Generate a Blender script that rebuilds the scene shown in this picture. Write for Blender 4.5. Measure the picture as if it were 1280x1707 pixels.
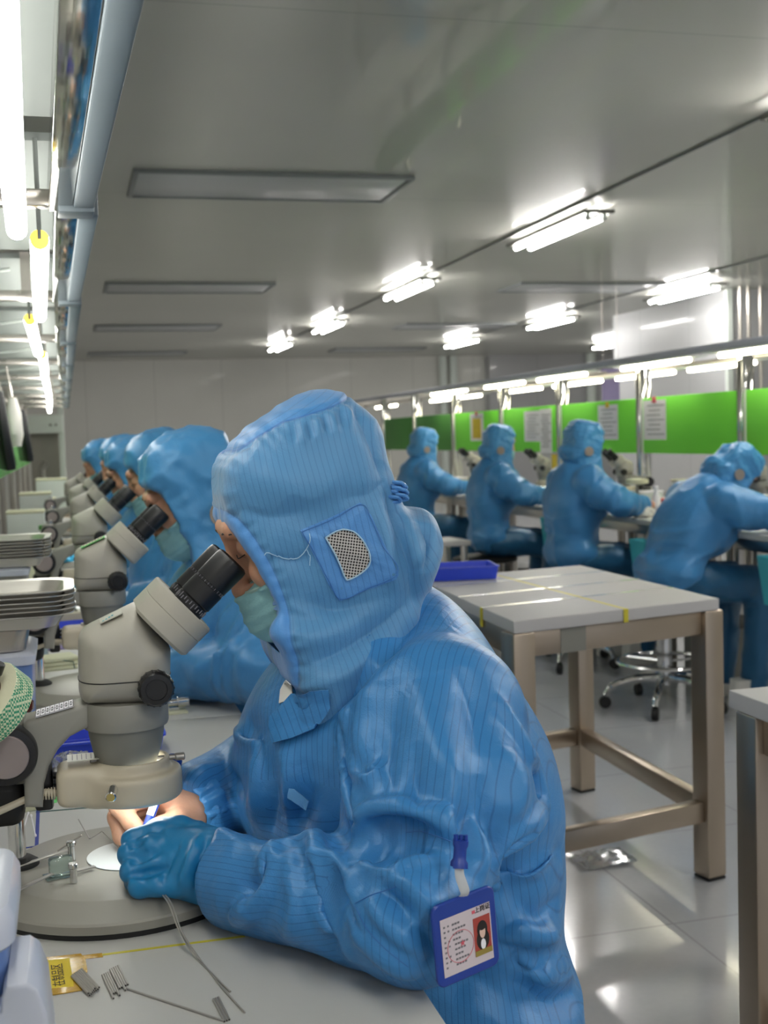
import bpy, bmesh, math, random
import numpy as np
from mathutils import Vector, Matrix
from mathutils.bvhtree import BVHTree

random.seed(7)
for o in list(bpy.data.objects):
    bpy.data.objects.remove(o, do_unlink=True)
SC = bpy.context.scene
COL = SC.collection
PI = math.pi

# ------------------------------------------------------------------ camera
CAM_LOC = Vector((0.0, 0.0, 1.2))
CF = Vector((0.25431, 0.96501, -0.06356)).normalized()     # forward
CR = Vector((0.96603, -0.25658, -0.02999))                  # right
CR = (CR - CF * CR.dot(CF)).normalized()
CU = CR.cross(CF).normalized()
FPX, IW, IH = 2000.0, 1280.0, 1707.0
cd = bpy.data.cameras.new('camera')
cam = bpy.data.objects.new('camera', cd)
COL.objects.link(cam)
cam.matrix_world = Matrix(((CR.x, CU.x, -CF.x, CAM_LOC.x), (CR.y, CU.y, -CF.y, CAM_LOC.y),
                           (CR.z, CU.z, -CF.z, CAM_LOC.z), (0, 0, 0, 1)))
cd.sensor_fit = 'VERTICAL'
cd.sensor_height = 36.0
cd.sensor_width = 27.0
cd.lens = FPX / IH * 36.0
cd.clip_start = 0.05
cd.clip_end = 100
cd.dof.use_dof = True
cd.dof.focus_distance = 1.16
cd.dof.aperture_fstop = 11.0
SC.camera = cam

# ------------------------------------------------------------------ world, exposure, view
wd = bpy.data.worlds.new('world')
SC.world = wd
wd.use_nodes = True
wd.node_tree.nodes['Background'].inputs[0].default_value = (0.80, 0.86, 0.95, 1)
wd.node_tree.nodes['Background'].inputs[1].default_value = 0.5
SC.view_settings.view_transform = 'Standard'
SC.view_settings.look = 'None'
SC.view_settings.exposure = 0.0
SC.view_settings.gamma = 1.0
SC.view_settings.use_curve_mapping = False
CEIL_TUBE = 84.0      # emission of the ceiling fixtures
BENCH_TUBE = 24.0     # emission of the lamps above the benches
BENCH_TUBE_LEFT = 20.0
RING_LED = 15.0
try:
    SC.cycles.max_bounces = 6
    SC.cycles.sample_clamp_indirect = 4.0
except Exception:
    pass

# ------------------------------------------------------------------ pixel -> place
def ray(px, py):
    return CF + CR * ((px - IW / 2) / FPX) - CU * ((py - IH / 2) / FPX)
def at_y(px, py, y):
    d = ray(px, py); return CAM_LOC + d * (y / d.y)
def at_z(px, py, z):
    d = ray(px, py); return CAM_LOC + d * ((z - CAM_LOC.z) / d.z)
def at_x(px, py, x):
    d = ray(px, py); return CAM_LOC + d * (x / d.x)

# ------------------------------------------------------------------ materials
def srgb(r, g, b):
    def c(v):
        v /= 255.0
        return v / 12.92 if v <= 0.04045 else ((v + 0.055) / 1.055) ** 2.4
    return (c(r), c(g), c(b), 1.0)

class NT:
    def __init__(s, name):
        s.m = bpy.data.materials.new(name); s.m.use_nodes = True
        s.t = s.m.node_tree; s.b = s.t.nodes['Principled BSDF']
    def n(s, kind, **kw):
        x = s.t.nodes.new(kind)
        for k, v in kw.items():
            if k.startswith('i_'):
                key = k[2:]
                key = int(key) if key.isdigit() else key.replace('_', ' ')
                x.inputs[key].default_value = v
            else:
                setattr(x, k, v)
        return x
    def l(s, a, b): s.t.links.new(a, b)
    def math(s, op, a, b=None, c=None):
        x = s.n('ShaderNodeMath', operation=op)
        for i, v in enumerate((a, b, c)):
            if v is None: continue
            if hasattr(v, 'is_linked') or hasattr(v, 'links'): s.l(v, x.inputs[i])
            else: x.inputs[i].default_value = v
        return x.outputs[0]
    def mix(s, fac, a, b):
        x = s.n('ShaderNodeMix', data_type='RGBA')
        for i, v in ((0, fac), (6, a), (7, b)):
            if hasattr(v, 'links'): s.l(v, x.inputs[i])
            else: x.inputs[i].default_value = v
        return x.outputs[2]

def mat(name, col, rough=0.5, metal=0.0, spec=0.5, var=0.06, vscale=9.0, bump=0.0, bscale=200.0, coat=0.0,
        trans=0.0, alpha=1.0, sheen=0.0, ior=None, rvar=0.0, sss=0.0):
    k = NT(name)
    b = k.b
    b.inputs['Roughness'].default_value = rough
    b.inputs['Metallic'].default_value = metal
    b.inputs['Specular IOR Level'].default_value = spec
    b.inputs['Coat Weight'].default_value = coat
    b.inputs['Coat Roughness'].default_value = 0.1
    b.inputs['Transmission Weight'].default_value = trans
    b.inputs['Alpha'].default_value = alpha
    b.inputs['Sheen Weight'].default_value = sheen
    if ior: b.inputs['IOR'].default_value = ior
    if sss:
        b.inputs['Subsurface Weight'].default_value = sss
        b.inputs['Subsurface Radius'].default_value = (0.02, 0.008, 0.004)
        b.inputs['Subsurface Scale'].default_value = 0.3
    tc = k.n('ShaderNodeTexCoord')
    if var > 0:
        no = k.n('ShaderNodeTexNoise', i_Scale=vscale, i_Detail=4.0)
        k.l(tc.outputs['Object'], no.inputs['Vector'])
        dark = tuple(c * (1 - var * 1.6) for c in col[:3]) + (1,)
        lite = tuple(min(1, c * (1 + var)) for c in col[:3]) + (1,)
        k.l(k.mix(no.outputs[0], dark, lite), b.inputs['Base Color'])
        if rvar > 0:
            k.l(k.math('MULTIPLY_ADD', no.outputs[0], rvar, rough - rvar / 2), b.inputs['Roughness'])
    else:
        b.inputs['Base Color'].default_value = col
    if bump > 0:
        n2 = k.n('ShaderNodeTexNoise', i_Scale=bscale, i_Detail=3.0)
        k.l(tc.outputs['Object'], n2.inputs['Vector'])
        bp = k.n('ShaderNodeBump', i_Strength=bump, i_Distance=0.002)
        k.l(n2.outputs[0], bp.inputs['Height']); k.l(bp.outputs[0], b.inputs['Normal'])
    return k.m

def emis(name, col, strength):
    k = NT(name)
    k.b.inputs['Base Color'].default_value = col
    k.b.inputs['Emission Color'].default_value = col
    k.b.inputs['Emission Strength'].default_value = strength
    return k.m

def fabric(name, col, line=None, pitch=0.0060, rough=0.33, spec=0.6, sheen=0.05):
    """woven anti-static cloth; line = colour of the fine grid thread that follows the 'stripe' attribute"""
    k = NT(name); b = k.b
    b.inputs['Roughness'].default_value = rough
    b.inputs['Specular IOR Level'].default_value = spec
    b.inputs['Sheen Weight'].default_value = sheen
    b.inputs['Sheen Tint'].default_value = (0.6, 0.8, 1, 1)
    b.inputs['Specular Tint'].default_value = (0.62, 0.82, 1, 1)
    tc = k.n('ShaderNodeTexCoord')
    no = k.n('ShaderNodeTexNoise', i_Scale=14.0, i_Detail=5.0)
    k.l(tc.outputs['Object'], no.inputs['Vector'])
    c0 = tuple(c * 0.9 for c in col[:3]) + (1,)
    c1 = tuple(min(1, c * 1.08) for c in col[:3]) + (1,)
    base = k.mix(no.outputs[0], c0, c1)
    if line is not None:
        at = k.n('ShaderNodeAttribute', attribute_name='stripe')
        fr = k.math('FRACT', k.math('DIVIDE', at.outputs['Fac'], pitch))
        tri = k.math('ABSOLUTE', k.math('SUBTRACT', fr, 0.5))
        ln = k.math('SUBTRACT', 1.0, k.math('MULTIPLY', tri, 9.0))
        ln = k.math('MULTIPLY', k.math('MAXIMUM', ln, 0.0), 0.5)
        base = k.mix(ln, base, line)
    k.l(base, b.inputs['Base Color'])
    wv = k.n('ShaderNodeTexNoise', i_Scale=900.0, i_Detail=2.0)
    k.l(tc.outputs['Object'], wv.inputs['Vector'])
    w2 = k.n('ShaderNodeTexNoise', i_Scale=38.0, i_Detail=4.0, i_Distortion=0.6)
    k.l(tc.outputs['Object'], w2.inputs['Vector'])
    hh = k.math('ADD', k.math('MULTIPLY', wv.outputs[0], 0.12), k.math('MULTIPLY', w2.outputs[0], 1.0))
    bp = k.n('ShaderNodeBump', i_Strength=0.35, i_Distance=0.006)
    k.l(hh, bp.inputs['Height']); k.l(bp.outputs[0], b.inputs['Normal'])
    return k.m

M = {}
M['gown'] = fabric('gown_cloth', srgb(60, 130, 192), srgb(20, 62, 122))
M['hood'] = fabric('hood_cloth', srgb(98, 160, 212), srgb(44, 92, 150))
M['crown'] = fabric('hood_crown_cloth', srgb(86, 156, 218), srgb(70, 128, 190))
M['patch'] = fabric('patch_cloth', srgb(88, 148, 212), srgb(44, 88, 160))
M['gown_far'] = fabric('far_gown_cloth', srgb(66, 132, 188), None)
M['hood_far'] = fabric('far_hood_cloth', srgb(74, 142, 194), None)
M['loop_cloth'] = fabric('loop_cloth', srgb(120, 180, 226), None)
M['trouser'] = fabric('shaded_trouser_cloth', srgb(34, 86, 124), None)  # teal trousers, with the shadow on the lower bodies mixed into the colour
M['skin'] = mat('skin', srgb(204, 154, 126), 0.5, var=0.10, vscale=40, sss=0.15, bump=0.15, bscale=350)
M['hair'] = mat('dark_hair', srgb(30, 24, 22), 0.5, var=0.1)
M['lip'] = mat('lip_skin', srgb(160, 88, 80), 0.45)
M['glove'] = mat('nitrile_glove', srgb(26, 122, 176), 0.38, var=0.12, vscale=30, bump=0.2, bscale=120)
M['mask'] = mat('mask_paper', srgb(152, 204, 210), 0.85, var=0.05, vscale=60, bump=0.25, bscale=500)
M['mask_edge'] = mat('mask_edge', srgb(176, 208, 200), 0.85, var=0.05)
M['white_cloth'] = mat('white_cloth', srgb(225, 222, 215), 0.8)
M['scope'] = mat('scope_enamel', srgb(176, 172, 160), 0.42, var=0.05, vscale=6, rvar=0.1)
M['scope_dark'] = mat('scope_grey_enamel', srgb(128, 127, 120), 0.45, var=0.05)
M['scope_base'] = mat('scope_base_enamel', srgb(150, 147, 138), 0.45, var=0.08, vscale=12, rvar=0.15)
M['beige'] = mat('beige_plastic', srgb(200, 190, 168), 0.45, var=0.06)
M['black'] = mat('black_plastic', srgb(24, 24, 26), 0.32, var=0.1)
M['rubber'] = mat('black_rubber', srgb(20, 20, 20), 0.6, var=0.1)
M['knob_cap'] = mat('knob_cap_grey', srgb(150, 138, 136), 0.4, var=0.04)
M['chrome'] = mat('chrome', srgb(215, 215, 215), 0.14, 1.0, var=0.02)
M['steel'] = mat('brushed_steel', srgb(196, 190, 182), 0.30, 1.0, var=0.08, vscale=5, rvar=0.15)
M['mirror_steel'] = mat('polished_steel', srgb(205, 205, 200), 0.10, 1.0, var=0.03, bump=0.25, bscale=9)
M['warm_steel'] = mat('leg_steel', srgb(178, 164, 148), 0.34, 1.0, var=0.08, vscale=4, rvar=0.15)
M['dark_steel'] = mat('rod_steel', srgb(176, 172, 166), 0.35, 0.6, var=0.1)
M['laminate'] = mat('bench_laminate', srgb(194, 193, 188), 0.42, var=0.03, vscale=5, rvar=0.1)
M['white_laminate'] = mat('table_laminate', srgb(188, 186, 186), 0.48, var=0.03, vscale=4, rvar=0.1)
M['laminate_edge'] = mat('laminate_edge', srgb(160, 158, 156), 0.5, var=0.03)
M['beam'] = mat('blue_grey_duct', srgb(98, 108, 114), 0.5, var=0.05)
M['panel_white'] = mat('white_panel', srgb(215, 222, 216), 0.6, var=0.03)
M['green'] = mat('green_board', srgb(122, 228, 66), 0.65, var=0.04, vscale=3)
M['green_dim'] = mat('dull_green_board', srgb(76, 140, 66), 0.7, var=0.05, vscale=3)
M['paper'] = mat('white_paper', srgb(244, 242, 248), 0.8, var=0.03)
M['print'] = mat('grey_print', srgb(120, 118, 124), 0.8, var=0.1)
M['ink'] = mat('dark_ink', srgb(52, 46, 50), 0.7, var=0.1)
M['yellow'] = mat('yellow_paper', srgb(226, 200, 60), 0.7, var=0.06)
M['yellow_tape'] = mat('yellow_tape', srgb(205, 192, 52), 0.4, var=0.06)
M['amber_tape'] = mat('amber_film_tape', srgb(196, 150, 32), 0.16, var=0.12, vscale=40, bump=0.6, bscale=60, coat=0.6)
M['blue_tray'] = mat('blue_tray_plastic', srgb(48, 76, 214), 0.4, var=0.05)
M['blue_tape'] = mat('blue_tape', srgb(40, 58, 150), 0.5, var=0.06)
M['green_tape'] = mat('dark_green_tape', srgb(40, 84, 78), 0.5, var=0.06)
M['royal'] = mat('royal_blue_plastic', srgb(22, 58, 150), 0.35, var=0.05)
M['teal'] = mat('teal_plastic', srgb(64, 172, 188), 0.5, var=0.05)
M['clear_box'] = mat('frosted_clear_plastic', srgb(226, 232, 246), 0.22, var=0.03, trans=0.35, ior=1.3)
M['blue_box'] = mat('pale_blue_plastic', srgb(120, 152, 214), 0.3, var=0.05, trans=0.35, ior=1.3)
M['cyan_film'] = mat('cyan_film', srgb(60, 170, 215), 0.3, var=0.1)
M['glass'] = mat('clear_glass', srgb(220, 240, 235), 0.05, var=0.0, trans=0.92, ior=1.4)
M['bag'] = mat('clear_film', srgb(235, 238, 245), 0.12, var=0.0, trans=0.85, ior=1.12)
M['brown'] = mat('amber_bottle_glass', srgb(84, 34, 18), 0.12, var=0.1, coat=0.5)
M['cream'] = mat('cream_cloth', srgb(214, 214, 184), 0.8, var=0.06, bump=0.2)
M['red'] = mat('red_plastic', srgb(200, 50, 52), 0.45, var=0.06)
M['orange'] = mat('orange_paper', srgb(214, 150, 70), 0.6, var=0.05)
M['screen'] = mat('dark_screen', srgb(40, 46, 50), 0.25, var=0.05)
M['sticker_green'] = mat('green_sticker', srgb(84, 196, 96), 0.5, var=0.04)
M['lilac'] = mat('lilac_plate', srgb(150, 138, 180), 0.6, var=0.05)
M['shiny_tape'] = mat('clear_shiny_tape', srgb(196, 198, 196), 0.08, var=0.05, coat=1.0)
M['pink'] = mat('pink_tip', srgb(214, 90, 110), 0.6, var=0.05)
M['amber_shine'] = mat('amber_film_shine', srgb(214, 170, 60), 0.10, var=0.1, vscale=60, bump=1.0, bscale=140, coat=1.0)
M['old_tape'] = mat('old_clear_tape', srgb(196, 194, 180), 0.3, var=0.05)
def check_material():
    k = NT('checked_tape_edge'); b = k.b
    tc = k.n('ShaderNodeTexCoord')
    ch = k.n('ShaderNodeTexChecker', i_Scale=430.0); ch.inputs[1].default_value = srgb(52, 140, 104); ch.inputs[2].default_value = srgb(206, 214, 180)
    k.l(tc.outputs['Object'], ch.inputs['Vector']); k.l(ch.outputs[0], b.inputs['Base Color']); b.inputs['Roughness'].default_value = 0.5
    return k.m
M['check'] = check_material()
M['panel_grey'] = mat('galvanised_panel', srgb(140, 146, 142), 0.6, var=0.04)
M['rail_grey'] = mat('rail_grey', srgb(172, 174, 184), 0.5, var=0.04)
M['card'] = mat('badge_card', srgb(212, 200, 206), 0.45, var=0.03, coat=0.4)
M['portrait_red'] = mat('portrait_ground', srgb(168, 66, 56), 0.5, var=0.08)
M['skin_print'] = mat('printed_skin', srgb(226, 192, 176), 0.5, var=0.02)
M['khaki'] = mat('khaki_print', srgb(150, 132, 60), 0.5, var=0.1)
M['stamp_red'] = mat('stamp_red', srgb(214, 92, 108), 0.6, var=0.05)
M['clear_strap'] = mat('milky_strap', srgb(196, 200, 204), 0.3, var=0.03)

# ------------------------------------------------------------------ objects
def link(o, parent=None):
    COL.objects.link(o)
    if parent is not None: o.parent = parent
    return o
def tag(o, label=None, cat=None, group=None, kind=None):
    if label: o['label'] = label
    if cat: o['category'] = cat
    if group: o['group'] = group
    if kind: o['kind'] = kind
    return o
def thing(name, label, cat, loc=(0, 0, 0), rz=0.0, group=None):
    o = bpy.data.objects.new(name, None)
    o.empty_display_size = 0.05
    o.location = loc; o.rotation_euler = (0, 0, rz)
    link(o)
    return tag(o, label, cat, group)
def finish(name, bm, m, parent=None, ang=0.6, smooth=True):
    bmesh.ops.recalc_face_normals(bm, faces=bm.faces[:])
    if smooth:
        for f in bm.faces: f.smooth = True
        for e in bm.edges:
            if len(e.link_faces) == 2 and e.calc_face_angle(0) > ang: e.smooth = False
    me = bpy.data.meshes.new(name)
    bm.to_mesh(me); bm.free()
    ms = m if isinstance(m, (list, tuple)) else [m]
    for x in ms: me.materials.append(M[x] if isinstance(x, str) else x)
    o = bpy.data.objects.new(name, me)
    return link(o, parent)
def dup_tree(root, loc, rz=None, label=None, group=None, scale=None):
    """copy a thing with its parts and sub-parts"""
    r = root.copy(); COL.objects.link(r); r.location = loc
    if rz is not None: r.rotation_euler = (0, 0, rz)
    if scale is not None: r.scale = scale
    if label: r['label'] = label
    if group: r['group'] = group
    for ch in list(root.children):
        c = ch.copy(); COL.objects.link(c); c.parent = r
        for g in list(ch.children):
            d = g.copy(); COL.objects.link(d); d.parent = c
    return r

# ------------------------------------------------------------------ shape helpers (all add to a bmesh)
def B(): return bmesh.new()
def _mi(geom, mi):
    if mi:
        for f in geom: f.material_index = mi
def box(bm, c, s, R=None, bev=0.0, seg=2, mi=0):
    mtx = Matrix.Translation(Vector(c))
    if R is not None: mtx = mtx @ R.to_4x4()
    mtx = mtx @ Matrix.Diagonal((s[0], s[1], s[2], 1))
    r = bmesh.ops.create_cube(bm, size=1.0, matrix=mtx)
    vs = r['verts']
    fs = list({f for v in vs for f in v.link_faces})
    if bev > 0:
        es = list({e for v in vs for e in v.link_edges})
        rr = bmesh.ops.bevel(bm, geom=es, offset=bev, segments=seg, profile=0.5, affect='EDGES')
        fs = rr['faces'] + [f for f in fs if f.is_valid]
    _mi(fs, mi)
    return fs
def frame_of(d):
    d = Vector(d).normalized()
    a = Vector((0, 0, 1)) if abs(d.z) < 0.9 else Vector((1, 0, 0))
    x = a.cross(d).normalized(); y = d.cross(x)
    return x, y, d
def lathe(bm, prof, origin=(0, 0, 0), axis=(0, 0, 1), n=40, mi=0, cap=True, sx=1.0, sy=1.0):
    x, y, d = frame_of(axis); o = Vector(origin)
    rings = []
    for (r, h) in prof:
        ring = []
        for i in range(n):
            a = 2 * PI * i / n
            ring.append(bm.verts.new(o + d * h + (x * math.cos(a) * sx + y * math.sin(a) * sy) * r))
        rings.append(ring)
    fs = []
    for k in range(len(rings) - 1):
        for i in range(n):
            j = (i + 1) % n
            fs.append(bm.faces.new((rings[k][i], rings[k][j], rings[k + 1][j], rings[k + 1][i])))
    if cap:
        fs.append(bm.faces.new(rings[0][::-1])); fs.append(bm.faces.new(rings[-1]))
    _mi(fs, mi)
    return fs
def cyl(bm, p0, p1, r0, r1=None, n=20, bev=0.0, mi=0):
    p0 = Vector(p0); p1 = Vector(p1); L = (p1 - p0).length
    r1 = r0 if r1 is None else r1
    if bev > 0:
        prof = [(r0 - bev, 0), (r0, bev), (r1, L - bev), (r1 - bev, L)]
    else:
        prof = [(r0, 0), (r1, L)]
    return lathe(bm, prof, p0, p1 - p0, n, mi)
def catmull(pts, sub=6):
    P = [Vector(p) for p in pts]
    if len(P) < 3: return P
    out = []
    for i in range(len(P) - 1):
        p0 = P[i - 1] if i > 0 else P[i] * 2 - P[i + 1]
        p1, p2 = P[i], P[i + 1]
        p3 = P[i + 2] if i + 2 < len(P) else P[i + 1] * 2 - P[i]
        for s in range(sub):
            t = s / sub
            out.append(0.5 * ((2 * p1) + (p2 - p0) * t + (2 * p0 - 5 * p1 + 4 * p2 - p3) * t * t + (3 * p1 - p0 - 3 * p2 + p3) * t ** 3))
    out.append(P[-1])
    return out
def tube(bm, pts, r, n=8, mi=0, flat=1.0, up=None):
    P = [Vector(p) for p in pts]
    rings = []; fs = []
    px = None
    for i, p in enumerate(P):
        d = (P[min(i + 1, len(P) - 1)] - P[max(i - 1, 0)]).normalized()
        if up is not None: x = Vector(up).cross(d).normalized()
        elif px is None: x = frame_of(d)[0]
        else: x = (px - d * px.dot(d)).normalized()
        px = x; y = d.cross(x)
        rr = r[i] if isinstance(r, (list, tuple)) else r
        rings.append([bm.verts.new(p + x * math.cos(2 * PI * k / n) * rr + y * math.sin(2 * PI * k / n) * rr * flat) for k in range(n)])
    for k in range(len(rings) - 1):
        for i in range(n):
            j = (i + 1) % n
            fs.append(bm.faces.new((rings[k][i], rings[k][j], rings[k + 1][j], rings[k + 1][i])))
    fs.append(bm.faces.new(rings[0][::-1])); fs.append(bm.faces.new(rings[-1]))
    _mi(fs, mi)
    return fs
def prism(bm, poly, a, b, axis='y', bev=0.0, seg=3, mi=0):
    """extrude a 2-D outline from a to b; axis y: outline in (x,z); z: in (x,y); x: in (y,z)"""
    def P(u, v, w):
        return {'y': (u, w, v), 'z': (u, v, w), 'x': (w, u, v)}[axis]
    lo = [bm.verts.new(P(u, v, a)) for u, v in poly]
    hi = [bm.verts.new(P(u, v, b)) for u, v in poly]
    n = len(poly)
    fl = bm.faces.new(lo); fh = bm.faces.new(hi[::-1])
    fs = [fl, fh]
    for i in range(n):
        j = (i + 1) % n
        fs.append(bm.faces.new((lo[i], hi[i], hi[j], lo[j])))
    bmesh.ops.recalc_face_normals(bm, faces=fs)
    if bev > 0:
        es = list(fl.edges) + list(fh.edges)
        rr = bmesh.ops.bevel(bm, geom=es, offset=bev, segments=seg, profile=0.5, affect='EDGES', clamp_overlap=True)
        fs = rr['faces'] + [f for f in fs if f.is_valid]
    _mi(fs, mi)
    return fs
def loft(bm, o, ex, ey, ez, secs, mi=0, cap=True):
    rings = [[bm.verts.new(o + ex * u + ey * v + ez * h) for u, v in P] for P, h in secs]
    fs = []; n = len(rings[0])
    for k in range(len(rings) - 1):
        for i in range(n):
            fs.append(bm.faces.new((rings[k][i], rings[k][(i + 1) % n], rings[k + 1][(i + 1) % n], rings[k + 1][i])))
    if cap: fs.append(bm.faces.new(rings[0][::-1])); fs.append(bm.faces.new(rings[-1]))
    _mi(fs, mi)
    return fs
def ngon_prism(bm, quad, z0, z1, bev=0.0):
    return prism(bm, [(p[0], p[1]) for p in quad], z0, z1, 'z', bev)
def arc2(cx, cy, r, a0, a1, n):
    return [(cx + r * math.cos(a0 + (a1 - a0) * i / n), cy + r * math.sin(a0 + (a1 - a0) * i / n)) for i in range(n + 1)]
def rrect(w, h, r, n=5):
    o = []
    for cx, cy, a in ((w / 2 - r, h / 2 - r, 0), (-w / 2 + r, h / 2 - r, PI / 2), (-w / 2 + r, -h / 2 + r, PI), (w / 2 - r, -h / 2 + r, 1.5 * PI)):
        o += arc2(cx, cy, r, a, a + PI / 2, n)
    return o
def text_mesh(name, body, size, m, parent=None, ext=0.0003, align='CENTER'):
    c = bpy.data.curves.new(name, 'FONT'); c.body = body; c.size = size; c.extrude = ext
    c.align_x = align; c.align_y = 'CENTER'
    t = bpy.data.objects.new(name, c); COL.objects.link(t)
    dg = bpy.context.evaluated_depsgraph_get()
    me = bpy.data.meshes.new_from_object(t.evaluated_get(dg))
    bpy.data.objects.remove(t, do_unlink=True)
    me.materials.clear(); me.materials.append(M[m])
    return link(bpy.data.objects.new(name, me), parent)
# ================================================================== SETTING
def panel_material(name, col, rough, seam_x, seam_y, coat, spec=0.5):
    k = NT(name); b = k.b
    b.inputs['Roughness'].default_value = rough
    b.inputs['Specular IOR Level'].default_value = spec
    b.inputs['Coat Weight'].default_value = coat
    b.inputs['Coat Roughness'].default_value = 0.06
    tc = k.n('ShaderNodeTexCoord')
    sp = k.n('ShaderNodeSeparateXYZ'); k.l(tc.outputs['Object'], sp.inputs[0])
    no = k.n('ShaderNodeTexNoise', i_Scale=1.3, i_Detail=3.0); k.l(tc.outputs['Object'], no.inputs['Vector'])
    base = k.mix(no.outputs[0], tuple(c * 0.93 for c in col[:3]) + (1,), tuple(c * 1.04 for c in col[:3]) + (1,))
    fac = None
    for ax, (pitch, off) in ((0, seam_x), (1, seam_y), (2, (0, 0))):
        if not pitch: continue
        fr = k.math('FRACT', k.math('DIVIDE', k.math('ADD', sp.outputs[ax], off), pitch))
        e = k.math('LESS_THAN', k.math('ABSOLUTE', k.math('SUBTRACT', fr, 0.5)), 0.0035 / pitch)
        fac = e if fac is None else k.math('MAXIMUM', fac, e)
    if fac is not None:
        base = k.mix(k.math('MULTIPLY', fac, 0.55), base, tuple(c * 0.4 for c in col[:3]) + (1,))
    k.l(base, b.inputs['Base Color'])
    bp = k.n('ShaderNodeBump', i_Strength=0.02, i_Distance=0.01)
    k.l(no.outputs[0], bp.inputs['Height']); k.l(bp.outputs[0], b.inputs['Normal'])
    return k.m
M['ceiling'] = panel_material('ceiling_panel_steel', srgb(178, 178, 170), 0.42, (0, 0), (3.0, 0.55), 0.40, 0.25)
M['wall'] = panel_material('wall_panel_steel', srgb(218, 217, 211), 0.60, (1.15, 0.2), (1.15, 0.1), 0.04, 0.2)
M['wall_light'] = panel_material('wall_panel_pale', srgb(176, 176, 178), 0.45, (1.15, 0.2), (1.15, 0.1), 0.15, 0.3)

def floor_material():
    k = NT('vinyl_floor_tile'); b = k.b
    tc = k.n('ShaderNodeTexCoord')
    sp = k.n('ShaderNodeSeparateXYZ'); k.l(tc.outputs['Object'], sp.inputs[0])
    no = k.n('ShaderNodeTexNoise', i_Scale=2.2, i_Detail=6.0); k.l(tc.outputs['Object'], no.inputs['Vector'])
    n2 = k.n('ShaderNodeTexNoise', i_Scale=60.0, i_Detail=4.0); k.l(tc.outputs['Object'], n2.inputs['Vector'])
    c = srgb(196, 197, 200)
    base = k.mix(no.outputs[0], tuple(v * 0.88 for v in c[:3]) + (1,), tuple(v * 1.06 for v in c[:3]) + (1,))
    base = k.mix(k.math('MULTIPLY', n2.outputs[0], 0.15), base, srgb(122, 122, 122))
    fac = None
    for ax in (0, 1):
        fr = k.math('FRACT', k.math('DIVIDE', k.math('ADD', sp.outputs[ax], 0.13), 0.6))
        e = k.math('LESS_THAN', k.math('ABSOLUTE', k.math('SUBTRACT', fr, 0.5)), 0.005)
        fac = e if fac is None else k.math('MAXIMUM', fac, e)
    base = k.mix(k.math('MULTIPLY', fac, 0.35), base, srgb(96, 94, 90))
    k.l(base, b.inputs['Base Color'])
    k.l(k.math('MULTIPLY_ADD', no.outputs[0], 0.16, 0.10), b.inputs['Roughness'])
    b.inputs['Coat Weight'].default_value = 0.5
    b.inputs['Coat Roughness'].default_value = 0.08
    bp = k.n('ShaderNodeBump', i_Strength=0.08, i_Distance=0.01)
    k.l(no.outputs[0], bp.inputs['Height']); k.l(bp.outputs[0], b.inputs['Normal'])
    return k.m
M['floor'] = floor_material()

XL, XR, YB, YF, HC = -1.3, 10.2, -5.0, 20.9, 2.6
def slab(name, x0, x1, y0, y1, z0, z1, m, bev=0.0):
    bm = B(); box(bm, ((x0 + x1) / 2, (y0 + y1) / 2, (z0 + z1) / 2), (x1 - x0, y1 - y0, z1 - z0), bev=bev)
    o = finish(name, bm, m, smooth=False); tag(o, kind='structure'); return o
slab('floor', XL, XR, YB, YF, -0.1, 0.0, 'floor')
slab('ceiling', XL, XR, YB, YF, HC, HC + 0.1, 'ceiling')
slab('wall_far', XL, XR, YF, YF + 0.1, 0, HC, 'wall')
slab('wall_left', XL - 0.1, XL, YB, YF, 0, HC, 'wall')
slab('wall_right', XR, XR + 0.1, YB, YF, 0, HC, 'wall')
slab('wall_block', 6.68, XR, 11.18, 13.85, 0, HC, 'wall_light')
slab('wall_recess', 7.50, XR, YF - 0.25, YF, 0, HC, 'wall_light')
# pipes and boxed ducts that rise along the far wall
for i, (x, y, w) in enumerate(((6.66, 20.80, 0.07), (6.86, 20.80, 0.07), (9.45, 20.55, 0.09))):
    bm = B(); cyl(bm, (x, y, 0), (x, y, HC), w, n=16)
    tag(finish('trim_%d' % (i + 1), bm, 'panel_white'), kind='structure')
slab('trim_4', XL, XR, YF - 0.03, YF, HC - 0.05, HC, 'wall')
slab('trim_5', 6.64, 6.68, 11.16, 13.87, 0, 0.08, 'steel')
slab('trim_6', 6.66, 6.72, 11.14, 11.20, 0, HC, 'panel_white')

# recessed access panels and their frames in the ceiling
M['hatch'] = mat('hatch_panel', srgb(168, 170, 172), 0.4, var=0.03, coat=0.2)
M['hatch_rim'] = mat('hatch_rim', srgb(118, 122, 122), 0.45, var=0.03)
def hatch(x0, x1, y0, y1, label):
    t = thing('ceiling_hatch', label, 'ceiling panel', ((x0 + x1) / 2, (y0 + y1) / 2, HC), 0, 'flush panels set into the ceiling')
    w, d = x1 - x0, y1 - y0
    bm = B(); box(bm, (0, 0, -0.008), (w - 0.06, d - 0.06, 0.012), bev=0.002)
    finish('cover', bm, 'hatch', t)
    bm = B()
    for sx in (-1, 1): box(bm, (sx * (w / 2 - 0.015), 0, -0.011), (0.03, d, 0.022), bev=0.003)
    for sy in (-1, 1): box(bm, (0, sy * (d / 2 - 0.015), -0.011), (w - 0.06, 0.03, 0.022), bev=0.003)
    finish('frame', bm, 'hatch_rim', t)
hn = ['nearest long grey panel set into the ceiling above the left bench', 'second grey ceiling panel, just beyond the nearest one',
      'third grey ceiling panel along the left side, thin in the distance', 'farthest grey ceiling panel, just before the far wall']
for i, y in enumerate((6.33, 10.75, 14.6, 18.9)):
    hatch(0.40, 1.90, y, y + 0.66, hn[i])
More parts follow.
